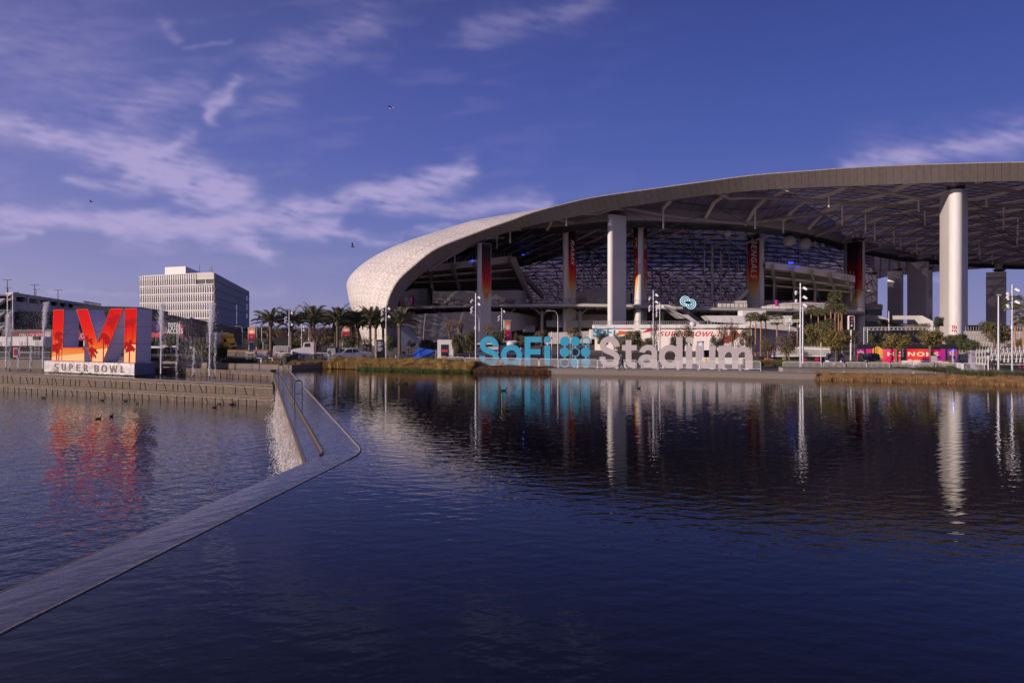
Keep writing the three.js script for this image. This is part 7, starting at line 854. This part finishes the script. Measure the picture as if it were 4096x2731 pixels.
// ---------- vehicles ----------
function wheel(parent, x, z, r, w = .22) { const g = new THREE.Group(); g.name = 'wheel'; g.position.set(x, r, z); parent.add(g); const a = new THREE.CylinderGeometry(r, r, w, 20); a.rotateX(Math.PI / 2); new MB().add(a).mesh('tyre', M.rubber, g); const b = new THREE.CylinderGeometry(r * .6, r * .6, w + .02, 14); b.rotateX(Math.PI / 2); new MB().add(b).mesh('rim', M.steel, g); }
function car(name, label, cat, pos, turn, paint, body, glass, wheels, W, extra) { // side outline along x (front at -x), extruded across z
  const o = thing(name, label, cat, pos, turn), ex = (pts, w, bev) => { const s = new THREE.Shape(); s.moveTo(...pts[0]); s.splineThru; for (const p of pts.slice(1)) s.lineTo(...p); s.closePath(); const g = new THREE.ExtrudeGeometry(s, { depth: w - 2 * bev, bevelEnabled: true, bevelThickness: bev, bevelSize: bev, bevelOffset: -bev, bevelSegments: 3 }); g.translate(0, 0, -w / 2 + bev); return g; };
  new MB().add(ex(body, W, .09)).mesh('body', paint, o); for (const q of glass) new MB().add(ex(q, W * 1.0 + .03, .02)).mesh('window', M.darkGlass, o); for (const [x, r] of wheels) for (const s of [-1, 1]) wheel(o, x, s * (W / 2 - .05), r); extra?.(o); return tag(o); }
const lamp = mat(.8, .8, .78, .15), tail = mat(.4, .02, .02, .3);
const suvBody = [[-2.3, .42], [-2.34, .78], [-2.2, .98], [-1.2, 1.1], [-.55, 1.62], [.6, 1.7], [1.75, 1.62], [2.2, 1.1], [2.28, .5], [2.1, .36], [-2.1, .36]], suvGlass = [[[-.95, 1.12], [-.48, 1.55], [.3, 1.6], [.3, 1.12]], [[.38, 1.12], [.38, 1.6], [1.25, 1.57], [1.5, 1.14]]];
const suvFace = (o) => { for (const s of [-1, 1]) new MB().rbox(.12, .16, .42, -2.26, .84, s * .68, .05).mesh('headlight', lamp, o); new MB().rbox(.08, .2, .75, -2.31, .76, 0, .03).mesh('grille', M.black, o); new MB().rbox(.05, .13, .5, -2.36, .5, 0, .01).mesh('number_plate', M.white, o); for (const s of [-1, 1]) new MB().rbox(.2, .14, .22, -.7, 1.14, s * 1.02, .04).mesh('mirror', M.darkSteel, o); { const g = new THREE.PlaneGeometry(1.5, .62); g.rotateY(-Math.PI / 2); g.rotateZ(-.72); g.translate(-.93, 1.36, 0); new MB().add(g).mesh('windscreen', M.darkGlass, o); } };
car('parked_car', 'grey sport utility car facing left with a white number plate, under the maple', 'car', [X(3342, 83), G0, -83], 1.05, mat(.16, .16, .175, .25, { metalness: .5, clearcoat: .6 }), suvBody, suvGlass, [[-1.4, .37], [1.42, .37]], 1.9, suvFace);
car('parked_car', 'dark sport utility car parked before the printed wall', 'car', [X(3480, 84), G0, -84], 1.25, mat(.022, .022, .026, .2, { metalness: .4, clearcoat: .8 }), suvBody, suvGlass, [[-1.4, .37], [1.42, .37]], 1.95, suvFace);
const pickBody = [[-2.9, .5], [-2.94, .95], [-2.75, 1.12], [-1.5, 1.2], [-.85, 1.82], [.15, 1.9], [1.0, 1.84], [1.12, 1.25], [2.9, 1.25], [2.92, .6], [2.7, .48], [-2.7, .45]], pickGlass = [[[-1.2, 1.22], [-.78, 1.7], [-.05, 1.76], [-.05, 1.22]], [[.05, 1.22], [.05, 1.76], [.82, 1.73], [.9, 1.24]]];
car('pickup_truck', 'white pickup truck facing left behind the golden grass', 'truck', [X(1402, 100), G0, -100], .5, mat(.72, .70, .69, .25, { clearcoat: .7 }), pickBody, pickGlass, [[-1.85, .42], [1.75, .42]], 1.95, (o) => { new MB().rbox(.08, .34, 1.3, -2.93, .85, 0, .03).mesh('grille', M.darkSteel, o); new MB().rbox(.1, .16, 1.85, -2.96, .58, 0, .04).mesh('bumper', M.steel, o); for (const s of [-1, 1]) new MB().rbox(.1, .22, .3, -2.91, .92, s * .76, .04).mesh('headlight', lamp, o); { const g = new THREE.PlaneGeometry(1.5, .74); g.rotateY(-Math.PI / 2); g.rotateZ(-.78); g.translate(-1.2, 1.52, 0); new MB().add(g).mesh('windscreen', M.darkGlass, o); } });
car('semi_truck', 'white long-nosed lorry cab among the date palms', 'truck', [X(1236, 103), G0, -103], .12, mat(.62, .60, .60, .3, { clearcoat: .5 }), [[-2.4, .75], [-2.42, 1.45], [-2.2, 1.62], [-.8, 1.85], [-.6, 2.65], [.9, 2.7], [.95, .8], [.6, .7], [-2.1, .7]], [[[-.55, 1.95], [-.45, 2.5], [.35, 2.52], [.35, 1.95]]], [[-1.35, .53], [2.6, .53], [3.8, .53]], 2.2, (o) => { new MB().box(4.2, .35, 1.2, 2.7, .85, 0).mesh('chassis', M.black, o); new MB().rbox(.1, .7, 1.3, -2.43, 1.15, 0, .04).mesh('grille', M.steel, o); for (const s of [-1, 1]) new MB().rbox(.15, .22, .26, -2.4, 1.2, s * .85, .05).mesh('headlight', lamp, o); new MB().box(3.6, .9, 2.1, 2.9, 1.5, 0, 0, -.15).mesh('dark_load', M.darkSteel, o); new MB().box(.05, .8, .85, -2.1, .9, 1.3).mesh('pink_poster', mat(.35, .04, .12, .5), o); });
car('box_truck', 'yellow box truck cab facing right behind the street trees', 'truck', [X(908, 150), G0, -150], 2.7, mat(.68, .40, .03, .4), [[-1.6, .6], [-1.65, 1.5], [-1.2, 1.7], [-.9, 2.6], [.6, 2.65], [.6, .6]], [[[-1.0, 1.7], [-.75, 2.4], [-.1, 2.42], [-.1, 1.7]]], [[-.9, .45], [3.2, .45]], 2.2, (o) => { new MB().box(4.6, 2.9, 2.3, 3.0, 2.3, 0).mesh('cargo_box', M.white, o); new MB().rbox(2.2, .9, 2.2, .2, 3.1, 0, .3).mesh('roof_fairing', M.yellow, o); for (const s of [-1, 1]) new MB().rbox(.1, .2, .3, -1.62, 1.1, s * .8, .04).mesh('headlight', lamp, o); new MB().box(.06, .35, 1.4, -1.66, 1.25, 0).mesh('grille', M.black, o); });
for (const [px, w, d, h, lab, mm, word, wc] of [[1950, 66, 108, 2.0, 'pale van body with blue capitals seen through the cyan S', M.white, 'LAND', '#1f2a78'], [2035, 74, 110, 2.3, 'blue and white coach seen through the cyan o', M.blue, '', '#e8e4ea']]) { const W = w / F * d * 1.5, t = thing('parked_van', lab, 'van', [X(px, d), G0, -d], .05); const tx = canvasTex(512, 256, (k, a, b) => { k.fillStyle = mm === M.blue ? '#dcd8dc' : '#d8d4d4'; k.fillRect(0, 0, a, b); if (mm === M.blue) { k.fillStyle = '#173f9c'; k.beginPath(); k.moveTo(a * .4, b * .15); k.lineTo(a, b * .1); k.lineTo(a, b * .8); k.lineTo(a * .3, b * .75); k.fill(); } else { k.fillStyle = wc; k.font = 'bold 100px sans-serif'; k.fillText(word, 10, 190); k.fillStyle = '#5a5a92'; k.fillRect(300, 130, 200, 50); } k.fillStyle = '#16161c'; k.fillRect(20, 24, a - 60, b * .2); }); const bo = new THREE.Mesh(new RoundedBoxGeometry(W, h, 2.1, 3, .15), M.white); bo.position.y = .45 + h / 2; bo.name = 'body'; t.add(bo); const sd = new THREE.Mesh(new THREE.PlaneGeometry(W * .95, h * .92), new THREE.MeshPhysicalMaterial({ map: tx, roughness: .35 })); sd.position.set(0, .45 + h / 2, 1.056); sd.name = 'side_print'; t.add(sd); for (const q of [-.32, .32]) for (const s of [-1, 1]) wheel(t, q * W, s * .9, .42); tag(t); }
// ---------- street clutter behind the letters ----------
{ const d = 95, t = thing('canopy_tent', 'collapsed bright blue canopy tent leaning right behind the grass', 'tent', [0, 0, 0]), q = (x, y, e = 0) => P(x, y, d + e), top = q(1677, 1390), a = q(1638, 1430, -1.3), b = q(1677, 1432, -1.6), c = q(1743, 1403, -.4), e = q(1738, 1413, 1.4), f = q(1660, 1424, 1.8), m = new MB(), bl = new THREE.MeshPhysicalMaterial({ color: rgb(.012, .075, .42), roughness: .7, side: THREE.DoubleSide });
  const grid = (p, r, s) => { const rows = []; for (let i = 0; i <= 8; i++) { const L = p.clone().lerp(r, i / 8), R = p.clone().lerp(s, i / 8), row = []; for (let j = 0; j <= 8; j++) { const v = L.clone().lerp(R, j / 8); v.y -= .14 * Math.sin(Math.PI * j / 8) * (i / 8) + .05 * Math.sin(j * 2.3 + i) * (i / 8); row.push(v); } rows.push(row); } return loft(rows); }; for (const [r, s] of [[a, b], [b, c], [c, e], [e, f], [f, a]]) m.add(grid(top, r, s)); m.mesh('fabric_roof', bl, t); const val = new MB(); for (const [r, s] of [[a, b], [b, c]]) val.add(loft([[r, s], [r.clone().setY(r.y - .22), s.clone().setY(s.y - .22)]])); val.mesh('valance', bl, t); const lg = new MB(); for (const p of [a, b, c, e, f]) lg.bar(p.clone().setY(G0), p, .03); lg.mesh('leg', M.steel, t); tag(t);
  const bo = thing('ticket_booth', 'white booth with a red notice right of the blue canopy tent', 'booth', [X(1783, 104), G0, -104]); new MB().box(2.4, 3.0, 1.6, 0, 1.5, 0).mesh('walls', M.white, bo); new MB().box(1.1, 2.0, .1, -.1, 1.3, .82).mesh('door_opening', M.darkGlass, bo); new MB().box(.95, .4, .06, -.1, 1.35, .9).mesh('red_notice', M.red, bo); tag(bo);
  const gs = thing('portable_generator', 'cluster of grey equipment crates left of the blue canopy tent', 'equipment', [X(1622, 99), G0, -99]); { const b2 = new MB(); b2.rbox(.9, .9, .8, -.5, .45, 0).rbox(.7, .7, .7, .35, .35, .2).rbox(.5, .5, .5, -.3, 1.15, 0).bar(V(.4, 0, 0), V(.4, 2.0, 0), .06); b2.mesh('crates', M.darkSteel, gs); new MB().ball(.35, .35, 1.9, 0, [1.3, .7, 1], 10).mesh('lamp_heads', M.steel, gs); new MB().rbox(.5, .8, .5, -1.2, .4, .2).mesh('white_drum', M.white, gs); }
  const st = thing('silver_dish', 'white satellite dish on a frame behind the tall middle tree', 'dish', [X(2770, 133), Y(1300, 133), -133]); { const g = new THREE.SphereGeometry(.75, 16, 8, 0, 6.3, 0, 1.0); g.rotateX(1.2); new MB().add(g).mesh('dish', M.white, st); new MB().bar(V(0, -.9, -.2), V(0, 0, -.2), .07).box(1.2, .06, .6, 0, -.85, 0).mesh('frame', M.steel, st); }
  const ct = thing('scaffold_truss', 'small silver truss arch rising behind the dot grid', 'truss', [0, 0, 0]); { const b2 = new MB(), dd = 92, A = P(2285, 1342, dd), B = P(2352, 1342, dd); for (const [p, q2] of [[A, B]]) { for (const u of [0, .28]) b2.bar(p.clone().add(V(0, u, 0)), q2.clone().add(V(0, u, 0)), .035); for (let i = 0; i < 8; i++) b2.bar(p.clone().lerp(q2, i / 8), p.clone().lerp(q2, (i + 1) / 8).add(V(0, i % 2 ? 0 : .28, 0)).add(V(0, 0, 0)), .02); } for (const p of [A, B]) for (const u of [-.14, .14]) b2.bar(p.clone().setY(G0).add(V(u, 0, 0)), p.clone().add(V(u, .28, 0)), .03); b2.mesh('frame', M.steel, ct); new MB().box(2.4, 2.0, .3, X(2318, 93), G0 + 1.1, -93.4).mesh('black_drape', M.blackCloth, ct); }
  const gi = thing('inflatable_helmet', 'round white and red helmet dome above the cyan o', 'inflatable', [X(2045, 109), Y(1385, 109), -109]); new MB().ball(.62, 0, .35, 0, [1.25, .8, 1], 16).mesh('white_dome', M.white, gi); new MB().cyl(.6, .55, 0, -.45, 0, 16).mesh('red_band', M.red, gi); new MB().cyl(.08, Y(1385, 109) - G0, 0, G0 - Y(1385, 109), 0, 8).mesh('stand', M.steel, gi);
  const bd = thing('black_drape_fence', 'long black draped screen behind the grey S and t', 'screen'); { const A = P(2470, 1420, 95), B = P(2720, 1420, 92); new MB().add(slab([A.clone().setY(G0), B.clone().setY(G0), B.clone().setY(G0).add(V(0, 0, -.1)), A.clone().setY(G0).add(V(0, 0, -.1))], [A.clone().setY(G0 + 1.45), B.clone().setY(G0 + 1.45), B.clone().setY(G0 + 1.45).add(V(0, 0, -.1)), A.clone().setY(G0 + 1.45).add(V(0, 0, -.1))])).mesh('drape', M.blackCloth, bd); }
  const wb = thing('white_road_barrier', 'low white water-filled barrier seen through the grey d, i and u', 'barrier'); { const A = P(2700, 1455, 92), B = P(2990, 1455, 90); new MB().beam(A.clone().setY(G0 + .45), B.clone().setY(G0 + .45), .4, .85).mesh('barrier_body', M.white, wb); }
  const hy = thing('fire_hydrant', 'small yellow fire hydrant seen through the grey letter u', 'hydrant', [X(2823, 88), G0, -88]); new MB().cyl(.14, .75, 0, 0, 0, 12).ball(.15, 0, .78, 0, [1, .8, 1], 10).bar(V(-.24, .5, 0), V(.24, .5, 0), .07).mesh('body', M.yellow, hy);
  const ar = thing('portal_frame', 'pale lilac portal frame behind the grey i and u', 'frame', [X(2802, 98), G0, -98]); new MB().box(.22, 2.9, .3, .38, 1.45, 0).box(.95, .25, .3, 0, 2.8, 0).box(.2, .9, .3, -.38, 2.3, 0).mesh('frame', mat(.46, .44, .58, .5), ar); new MB().box(2.2, 1.6, .2, 1.5, .8, -.5).mesh('dark_panel', M.blackCloth, ar);
  const jib = thing('camera_jib', 'white lattice camera boom in front of the fan palms', 'crane', [0, 0, 0]); { const b2 = new MB(), A = P(3077, 1288, 112), B = P(3206, 1287, 108); for (const u of [0, .3]) b2.bar(A.clone().add(V(0, u, 0)), B.clone().add(V(0, u, 0)), .045); for (let i = 0; i < 16; i++) b2.bar(A.clone().lerp(B, i / 16).add(V(0, i % 2 ? .3 : 0, 0)), A.clone().lerp(B, (i + 1) / 16).add(V(0, i % 2 ? 0 : .3, 0)), .03); const c = P(3160, 1290, 110.5); b2.box(1.0, .35, .4, c.x, c.y, c.z).ball(.22, c.x + .1, c.y + .5, c.z).bar(c, c.clone().setY(G0), .08); b2.mesh('boom', M.white, jib); }
  const gm = thing('golf_cart', 'small cart with a tan cover beside the blue-topped post', 'cart', [X(3795, 78), G0, -78], .4); new MB().rbox(1.3, .5, .9, 0, .75, 0, .1).mesh('cover', mat(.55, .36, .12, .8), gm); new MB().box(1.5, .25, .9, 0, .4, 0).mesh('chassis', M.black, gm); for (const x of [-.5, .5]) wheel(gm, x, .42, .24); new MB().box(.2, .9, .5, .35, 1.2, 0).mesh('seat_back', M.black, gm);
  const gp = thing('grey_pillar', 'pale grey slab pillar before the climbing slatted fence', 'pillar', [X(3890, 80), G0, -80]); new MB().rbox(.55, 2.2, .5, 0, 1.1, 0, .05).mesh('pillar', M.lilac, gp); new MB().box(.8, .25, .6, 0, .12, 0).mesh('plinth', M.lilac, gp);
  const tc = thing('terrace_stairs', 'concrete terrace steps and railings on the slope at the right edge', 'steps'); { const b2 = new MB(), s = new MB(); for (let k = 0; k < 9; k++) { const y = G0 + .6 + k * .42, p0 = P(3840 + k * 3, 1400, 112 + k * 2.4), p1 = P(4150, 1400, 108 + k * 2.4); b2.beam(p0.setY(y), p1.setY(y), 2.4, .42); if (k % 2 === 0) for (let i = 0; i < 26; i++) { const q2 = p0.clone().lerp(p1, i / 26); s.bar(q2, q2.clone().setY(q2.y + 1.1), .03, .03, 4); } } b2.mesh('steps', M.concrete, tc); s.mesh('rail_post', M.white, tc).userData.kind = 'stuff'; tag(tc); }
  const far = thing('far_wall', 'dark distant boundary wall under the open right side of the roof', 'wall'); { const b2 = new MB(); b2.beam(P(3700, 1304, 420).setY(3.4), P(4400, 1304, 420).setY(3.4), 2, 7); b2.mesh('wall', M.concreteDark, far); }
  seedN = 99; { const cap = new THREE.InstancedMesh(crownG.loose[0], leafM.brown, 120), m4 = new THREE.Matrix4(); for (let i = 0; i < 120; i++) { const px = rr(540, 1500), dd = rr(230, 420), r = rr(1.8, 3.4); m4.makeScale(r * 1.3, r, r * 1.3).setPosition(X(px, dd), G0 + r * .8, -dd); cap.setMatrixAt(i, m4); } cap.name = numbered('distant_woods'); scene.add(cap); tag(cap, 'distant brown-green tree belt between office block and stadium', 'woods', null, 'stuff'); }
}
// ---------- people ----------
function person(label, pos, turn, joints, bones, parts, s = 1) { // one continuous figure meshed from tapered limbs
  const o = thing('person', label, 'person', pos, turn), res = 72, mc = new MarchingCubes(res, M.skin, false, false, 90000), size = 1.02, cx = V(0, .92, 0), fld = mc.field; mc.isolation = 0;
  const B = bones.map(([a, b, ra, rb]) => [joints[a], joints[b], ra, rb]), p = V(), ab = V(), ap = V();
  for (let z = 0; z < res; z++) for (let y = 0; y < res; y++) for (let x = 0; x < res; x++) { p.set((x - res / 2) / (res / 2), (y - res / 2) / (res / 2), (z - res / 2) / (res / 2)).multiplyScalar(size).add(cx); let e = 0; for (const [a, b, ra, rb] of B) { ab.subVectors(b, a); ap.subVectors(p, a); const t = clamp(ap.dot(ab) / ab.lengthSq(), 0, 1); e += Math.exp(-(p.distanceTo(ap.copy(a).addScaledVector(ab, t)) - lerp(ra, rb, t)) * 60); } fld[x + y * res + z * res * res] = Math.log(e) / 60; }
  mc.update(); const n = mc.count, pa = new Float32Array(mc.positionArray.slice(0, n * 3)), col = new Float32Array(n * 3); for (let i = 0; i < n; i++) { for (let c = 0; c < 3; c++) pa[i * 3 + c] = pa[i * 3 + c] * size + [cx.x, cx.y, cx.z][c]; const q = V(pa[i * 3], pa[i * 3 + 1], pa[i * 3 + 2]); let best = 9, bi = 0; B.forEach(([a, b, ra, rb], k) => { ab.subVectors(b, a); ap.subVectors(q, a); const t = clamp(ap.dot(ab) / ab.lengthSq(), 0, 1), d = q.distanceTo(ap.copy(a).addScaledVector(ab, t)) - lerp(ra, rb, t); if (d < best) { best = d; bi = k; } }); col.set(bones[bi][4], i * 3); }
  const g = new THREE.BufferGeometry(); g.setAttribute('position', new THREE.BufferAttribute(pa, 3)); g.setAttribute('color', new THREE.BufferAttribute(col, 3)); g.setAttribute('normal', new THREE.BufferAttribute(new Float32Array(mc.normalArray.slice(0, n * 3)), 3)); g.computeVertexNormals(); const m = new THREE.Mesh(g, new THREE.MeshPhysicalMaterial({ vertexColors: true, roughness: .8 })); m.name = 'body'; o.add(m); parts?.(o); o.scale.setScalar(s); return tag(o); }
{ const navy = [.022, .022, .04], jean = [.03, .035, .075], skin = [.34, .19, .13], grey = [.16, .15, .15], shoe = [.07, .07, .08];
  const hand = (h, dir) => [[h, h + 'f', .035, .022, skin]];
  const J = { hip: V(0, .93, 0), chest: V(.02, 1.32, 0), neck: V(.02, 1.5, 0), head: V(.06, 1.63, 0), crown: V(.05, 1.72, 0), hl: V(0, .9, .10), hr: V(0, .9, -.10), kl: V(.2, .5, .10), kr: V(-.06, .5, -.1), al: V(.30, .09, .10), ar: V(-.34, .14, -.10), tl: V(.47, .04, .1), tr: V(-.22, .04, -.1), sl: V(.02, 1.42, .19), sr: V(.02, 1.42, -.19), el: V(-.1, 1.15, .24), er: V(.06, 1.14, -.24), wl: V(.14, 1.0, .26), wr: V(.2, .95, -.22), wlf: V(.22, .95, .25), wrf: V(.27, .9, -.21), nose: V(.155, 1.63, 0), sternum: V(.0, 1.1, 0) };
  const bones = [['hip', 'sternum', .16, .17, navy], ['sternum', 'chest', .17, .19, navy], ['chest', 'neck', .14, .07, navy], ['neck', 'head', .06, .10, skin], ['head', 'crown', .10, .095, grey], ['head', 'nose', .06, .014, skin], ['hl', 'kl', .105, .07, jean], ['hr', 'kr', .105, .07, jean], ['kl', 'al', .072, .05, jean], ['kr', 'ar', .072, .05, jean], ['al', 'tl', .05, .036, shoe], ['ar', 'tr', .05, .036, shoe], ['sl', 'el', .075, .055, navy], ['sr', 'er', .075, .055, navy], ['el', 'wl', .052, .036, navy], ['er', 'wr', .052, .036, navy], ...hand('wl'), ...hand('wr'), ['sl', 'sr', .08, .08, navy]];
  const d = 77.2; person('person in dark jacket, jeans and cap walking on the quay with tan bag', [X(2487, d), G0 + .04, -d], Math.PI + .35, J, bones, (o) => { new MB().rbox(.3, .34, .13, .08, .98, .24, .05).mesh('shoulder_bag', mat(.22, .13, .07, .8), o); new MB().bar(V(.06, 1.12, .26), V(0, 1.47, -.02), .016).mesh('bag_strap', mat(.22, .13, .07, .8), o); new MB().ball(.112, .05, 1.70, 0, [1, .6, 1], 12).box(.12, .02, .16, .18, 1.69, 0).mesh('cap', mat(.20, .19, .2, .8), o); for (const s of [.26, -.22]) for (let f = 0; f < 4; f++) new MB().bar(V(s > 0 ? .2 : .26, (s > 0 ? .95 : .9) - f * .004, s + (f - 1.5) * .018), V(s > 0 ? .25 : .3, (s > 0 ? .9 : .85), s + (f - 1.5) * .02), .009, .007, 5).mesh('finger', M.skin, o); }, 1.02);
  const K = { hip: V(0, .86, 0), sternum: V(.18, 1.0, 0), chest: V(.34, 1.08, 0), neck: V(.46, 1.08, 0), head: V(.57, 1.02, 0), crown: V(.63, .98, 0), hl: V(0, .83, .1), hr: V(0, .83, -.1), kl: V(.05, .47, .14), kr: V(.03, .47, -.14), al: V(-.03, .08, .16), ar: V(-.03, .08, -.16), tl: V(.16, .04, .17), tr: V(.16, .04, -.17), sl: V(.36, 1.06, .18), sr: V(.36, 1.06, -.18), el: V(.4, .8, .2), er: V(.4, .8, -.2), wl: V(.46, .58, .14), wr: V(.46, .58, -.14), wlf: V(.5, .5, .13), wrf: V(.5, .5, -.13), nose: V(.64, .94, 0) };
  const sk = skin, bone2 = [['hip', 'sternum', .16, .17, navy], ['sternum', 'chest', .17, .18, navy], ['chest', 'neck', .13, .07, navy], ['neck', 'head', .06, .1, sk], ['head', 'crown', .1, .09, [.02, .018, .018]], ['head', 'nose', .06, .014, sk], ['hl', 'kl', .12, .1, [.03, .035, .06]], ['hr', 'kr', .12, .1, [.03, .035, .06]], ['kl', 'al', .06, .042, sk], ['kr', 'ar', .06, .042, sk], ['al', 'tl', .05, .036, shoe], ['ar', 'tr', .05, .036, shoe], ['sl', 'el', .07, .055, navy], ['sr', 'er', .07, .055, navy], ['el', 'wl', .045, .034, sk], ['er', 'wr', .045, .034, sk], ...hand('wl'), ...hand('wr'), ['sl', 'sr', .08, .08, navy]];
  person('person in dark top and shorts bending forward beside a post at the right edge', [X(3972, 76), G0 + .02, -76], .5, K, bone2, (o) => { for (const s of [.13, -.13]) for (let f = 0; f < 4; f++) new MB().bar(V(.49, .52, s + (f - 1.5) * .018), V(.52, .44, s + (f - 1.5) * .018), .009, .007, 5).mesh('finger', M.skin, o); }, 1.0);
}
// ---------- birds ----------
function fowl(label, pos, turn, s, dark, swim = true, cat = 'duck') { const o = thing(swim ? 'coot' : 'shore_bird', label, cat, pos, turn), m = dark ? mat(.018, .016, .018, .6) : mat(.3, .27, .24, .7), rows = [], N = 14; for (let i = 0; i <= N; i++) { const f = i / N, x = lerp(-.22, .20, f), r = .10 * Math.pow(Math.sin(Math.PI * clamp(f * .93 + .05, 0, 1)), .65), y = .05 + .05 * (1 - f) * (1 - f) * (f < .3 ? 1 : .3), row = []; for (let j = 0; j <= 12; j++) { const a = j / 12 * 6.2832; row.push(V(x, y + Math.sin(a) * r * .75, Math.cos(a) * r)); } rows.push(row); } const n = new MB(); n.add(loft(rows)); n.bar(V(.14, .08, 0), V(.2, .2, 0), .045, .03, 8); n.ball(.045, .22, .23, 0, [1.15, .95, .9], 10); n.mesh('body', m, o); new MB().bar(V(.25, .225, 0), V(.32, .21, 0), .016, .005, 6).mesh('beak', mat(.6, .55, .5, .5), o); if (!swim) { const l = new MB(); l.bar(V(0, -.02, .03), V(.01, -.2, .03), .008).bar(V(0, -.02, -.03), V(.02, -.2, -.03), .008); l.mesh('leg', M.black, o); o.position.y += .2 * s; } new MB().bar(V(-.2, .1, 0), V(-.3, .14, 0), .04, .012, 6).mesh('tail', m, o); o.scale.setScalar(s); return tag(o, label, cat, swim ? 'dark waterbirds floating on the lakes' : null); }
for (const [px, py, lv, a, s, lab] of [[1592, 1532, 0, 2.8, 1.0, 'dark waterbird on the lake below the shell reflection, left of a pair'], [1622, 1533, 0, .3, 1.0, 'dark waterbird on the lake below the shell reflection, right of a pair'], [1826, 1604, 0, .2, 1.2, 'dark waterbird left of the cyan reflection, facing right'], [2014, 1561, 0, .1, 1.15, 'dark waterbird inside the cyan letter reflection'], [2556, 1552, 0, .6, .9, 'brown waterbird in a ripple below the grey letters'], [390, 1674, -2.85, .2, 1.25, 'dark waterbird on the lower lake in the red reflection, left'], [444, 1664, -2.85, 1.6, 1.2, 'dark waterbird on the lower lake in the red reflection, right'], [171, 1590, -2.85, .1, 1.2, 'dark waterbird near the lowest terrace wall, leftmost'], [406, 1600, -2.85, .2, 1.1, 'dark waterbird near the lowest terrace wall under the letter V'], [500, 1602, -2.85, .3, 1.1, 'dark waterbird near the lowest terrace wall under the letter I'], [547, 1611, -2.85, 2.6, 1.2, 'dark waterbird near the lowest terrace wall right of the red reflection'], [856, 1628, -2.85, .3, 1.1, 'dark waterbird off the right part of the lowest wall'], [876, 1614, -2.85, 3, 1.1, 'dark waterbird against the right part of the lowest wall'], [925, 1616, -2.85, .2, 1.3, 'dark waterbirds at the wall close to the waterfall'], [4030, 1537, 0, 2.8, .9, 'waterbird by the green edge at the far right']]) { const d = dOn(py + 2, lv); fowl(lab, [X(px, d), lv - .02, -d], a, s, true); }
for (const [px, py, a, lab] of [[217, 1492, 0, 'small dark shorebird at the plinth foot, leftmost'], [228, 1492, .4, 'small dark shorebird at the plinth foot, second from the left'], [328, 1497, 3, 'small dark shorebird at the middle of the plinth foot'], [356, 1499, .2, 'small dark shorebird at the right part of the plinth foot'], [86, 1486, 0, 'small dark shorebird left of the monument, on the pool rim'], [97, 1486, .3, 'small dark shorebird left of the monument, right of its neighbour']]) { const d = dOn(py, -.66) + .3; fowl(lab, [X(px, d), -.68, -d], a, .8, true, false, 'bird'); }
function flier(label, px, py, d, span, turn, up1, up2, belly, name = 'flying_bird', cat = 'bird') { const o = thing(name, label, cat, P(px, py, d).toArray(), turn), L = span * .38, rows = [], dm = mat(.06, .05, .05, .7), wm = belly ? mat(.72, .66, .58, .6) : dm; for (let i = 0; i <= 12; i++) { const f = i / 12, r = L * .14 * Math.pow(Math.sin(Math.PI * clamp(f * .9 + .06, 0, 1)), .8), row = []; for (let j = 0; j <= 10; j++) { const a = j / 10 * 6.2832; row.push(V(lerp(-L / 2, L / 2, f), Math.sin(a) * r, Math.cos(a) * r)); } rows.push(row); } const n = new MB(); n.add(loft(rows)).ball(L * .1, L * .52, L * .03, 0, [1.2, 1, 1], 8).bar(V(L * .6, L * .02, 0), V(L * .72, 0, 0), L * .03, L * .005); n.mesh('body', wm, o); const tl = new MB(); tl.poly([V(-L * .4, .0, 0), V(-L * .8, .01, -L * .16), V(-L * .84, .01, 0), V(-L * .8, .01, L * .16)]); tl.mesh('tail', dm, o);
  for (const [s, upA] of [[1, up1], [-1, up2]]) { const q = (x, t) => V(x, Math.sin(upA) * t * span / 2 * (1 + .1 * t), s * Math.cos(upA) * t * span / 2), r1 = [], r2 = []; for (let i = 0; i <= 6; i++) { const t = i / 6; r1.push(q(L * (.22 + .12 * Math.sin(Math.PI * t) - .18 * t), t)); r2.push(q(L * (-.2 + .05 * t) - L * .02, t)); } const w = new THREE.Mesh(loft([r1, r1.map((p, i) => p.clone().lerp(r2[i], .4).add(V(0, span * .012, 0))), r2]), new THREE.MeshPhysicalMaterial({ color: dm.color, roughness: .7, side: THREE.DoubleSide })); w.name = 'wing'; o.add(w); } return tag(o); }
flier('gull with a pale belly gliding high in the blue sky above the shell', 1565, 433, 62, 1.1, -.25, .12, .35, true);
flier('small dark bird gliding at the left below the cirrus cloud', 362, 807, 75, .85, .3, .3, .05, false);
flier('dark bird with raised wings just left of the stadium shell', 1409, 988, 80, 1.05, .1, 1.25, 1.05, false);
{ const d = dOn(1512, 0), o = thing('perched_hawk', 'brown hawk perched on the far handrail hoop', 'bird', [X(1122, d), (1512 - 1460) / F * d + .05, -d], .4), rows = []; for (let i = 0; i <= 10; i++) { const f = i / 10, r = .15 * Math.pow(Math.sin(Math.PI * clamp(f * .85 + .12, 0, 1)), .8), row = []; for (let j = 0; j <= 12; j++) { const a = j / 12 * 6.2832; row.push(V(Math.cos(a) * r + f * .08, f * .5, Math.sin(a) * r)); } rows.push(row); } new MB().add(loft(rows)).ball(.085, .1, .53, 0, [1.1, 1, 1], 10).mesh('body', mat(.10, .07, .05, .8), o); new MB().bar(V(.18, .53, 0), V(.24, .5, 0), .025, .006).mesh('beak', M.black, o); new MB().poly([V(-.08, .1, -.07), V(-.08, .1, .07), V(-.2, -.2, .05), V(-.2, -.2, -.05)]).mesh('tail', mat(.08, .055, .04, .8), o); tag(o); }

sun.target.updateMatrixWorld();
camera.far = 6000; camera.updateProjectionMatrix();
renderer.render(scene, camera);
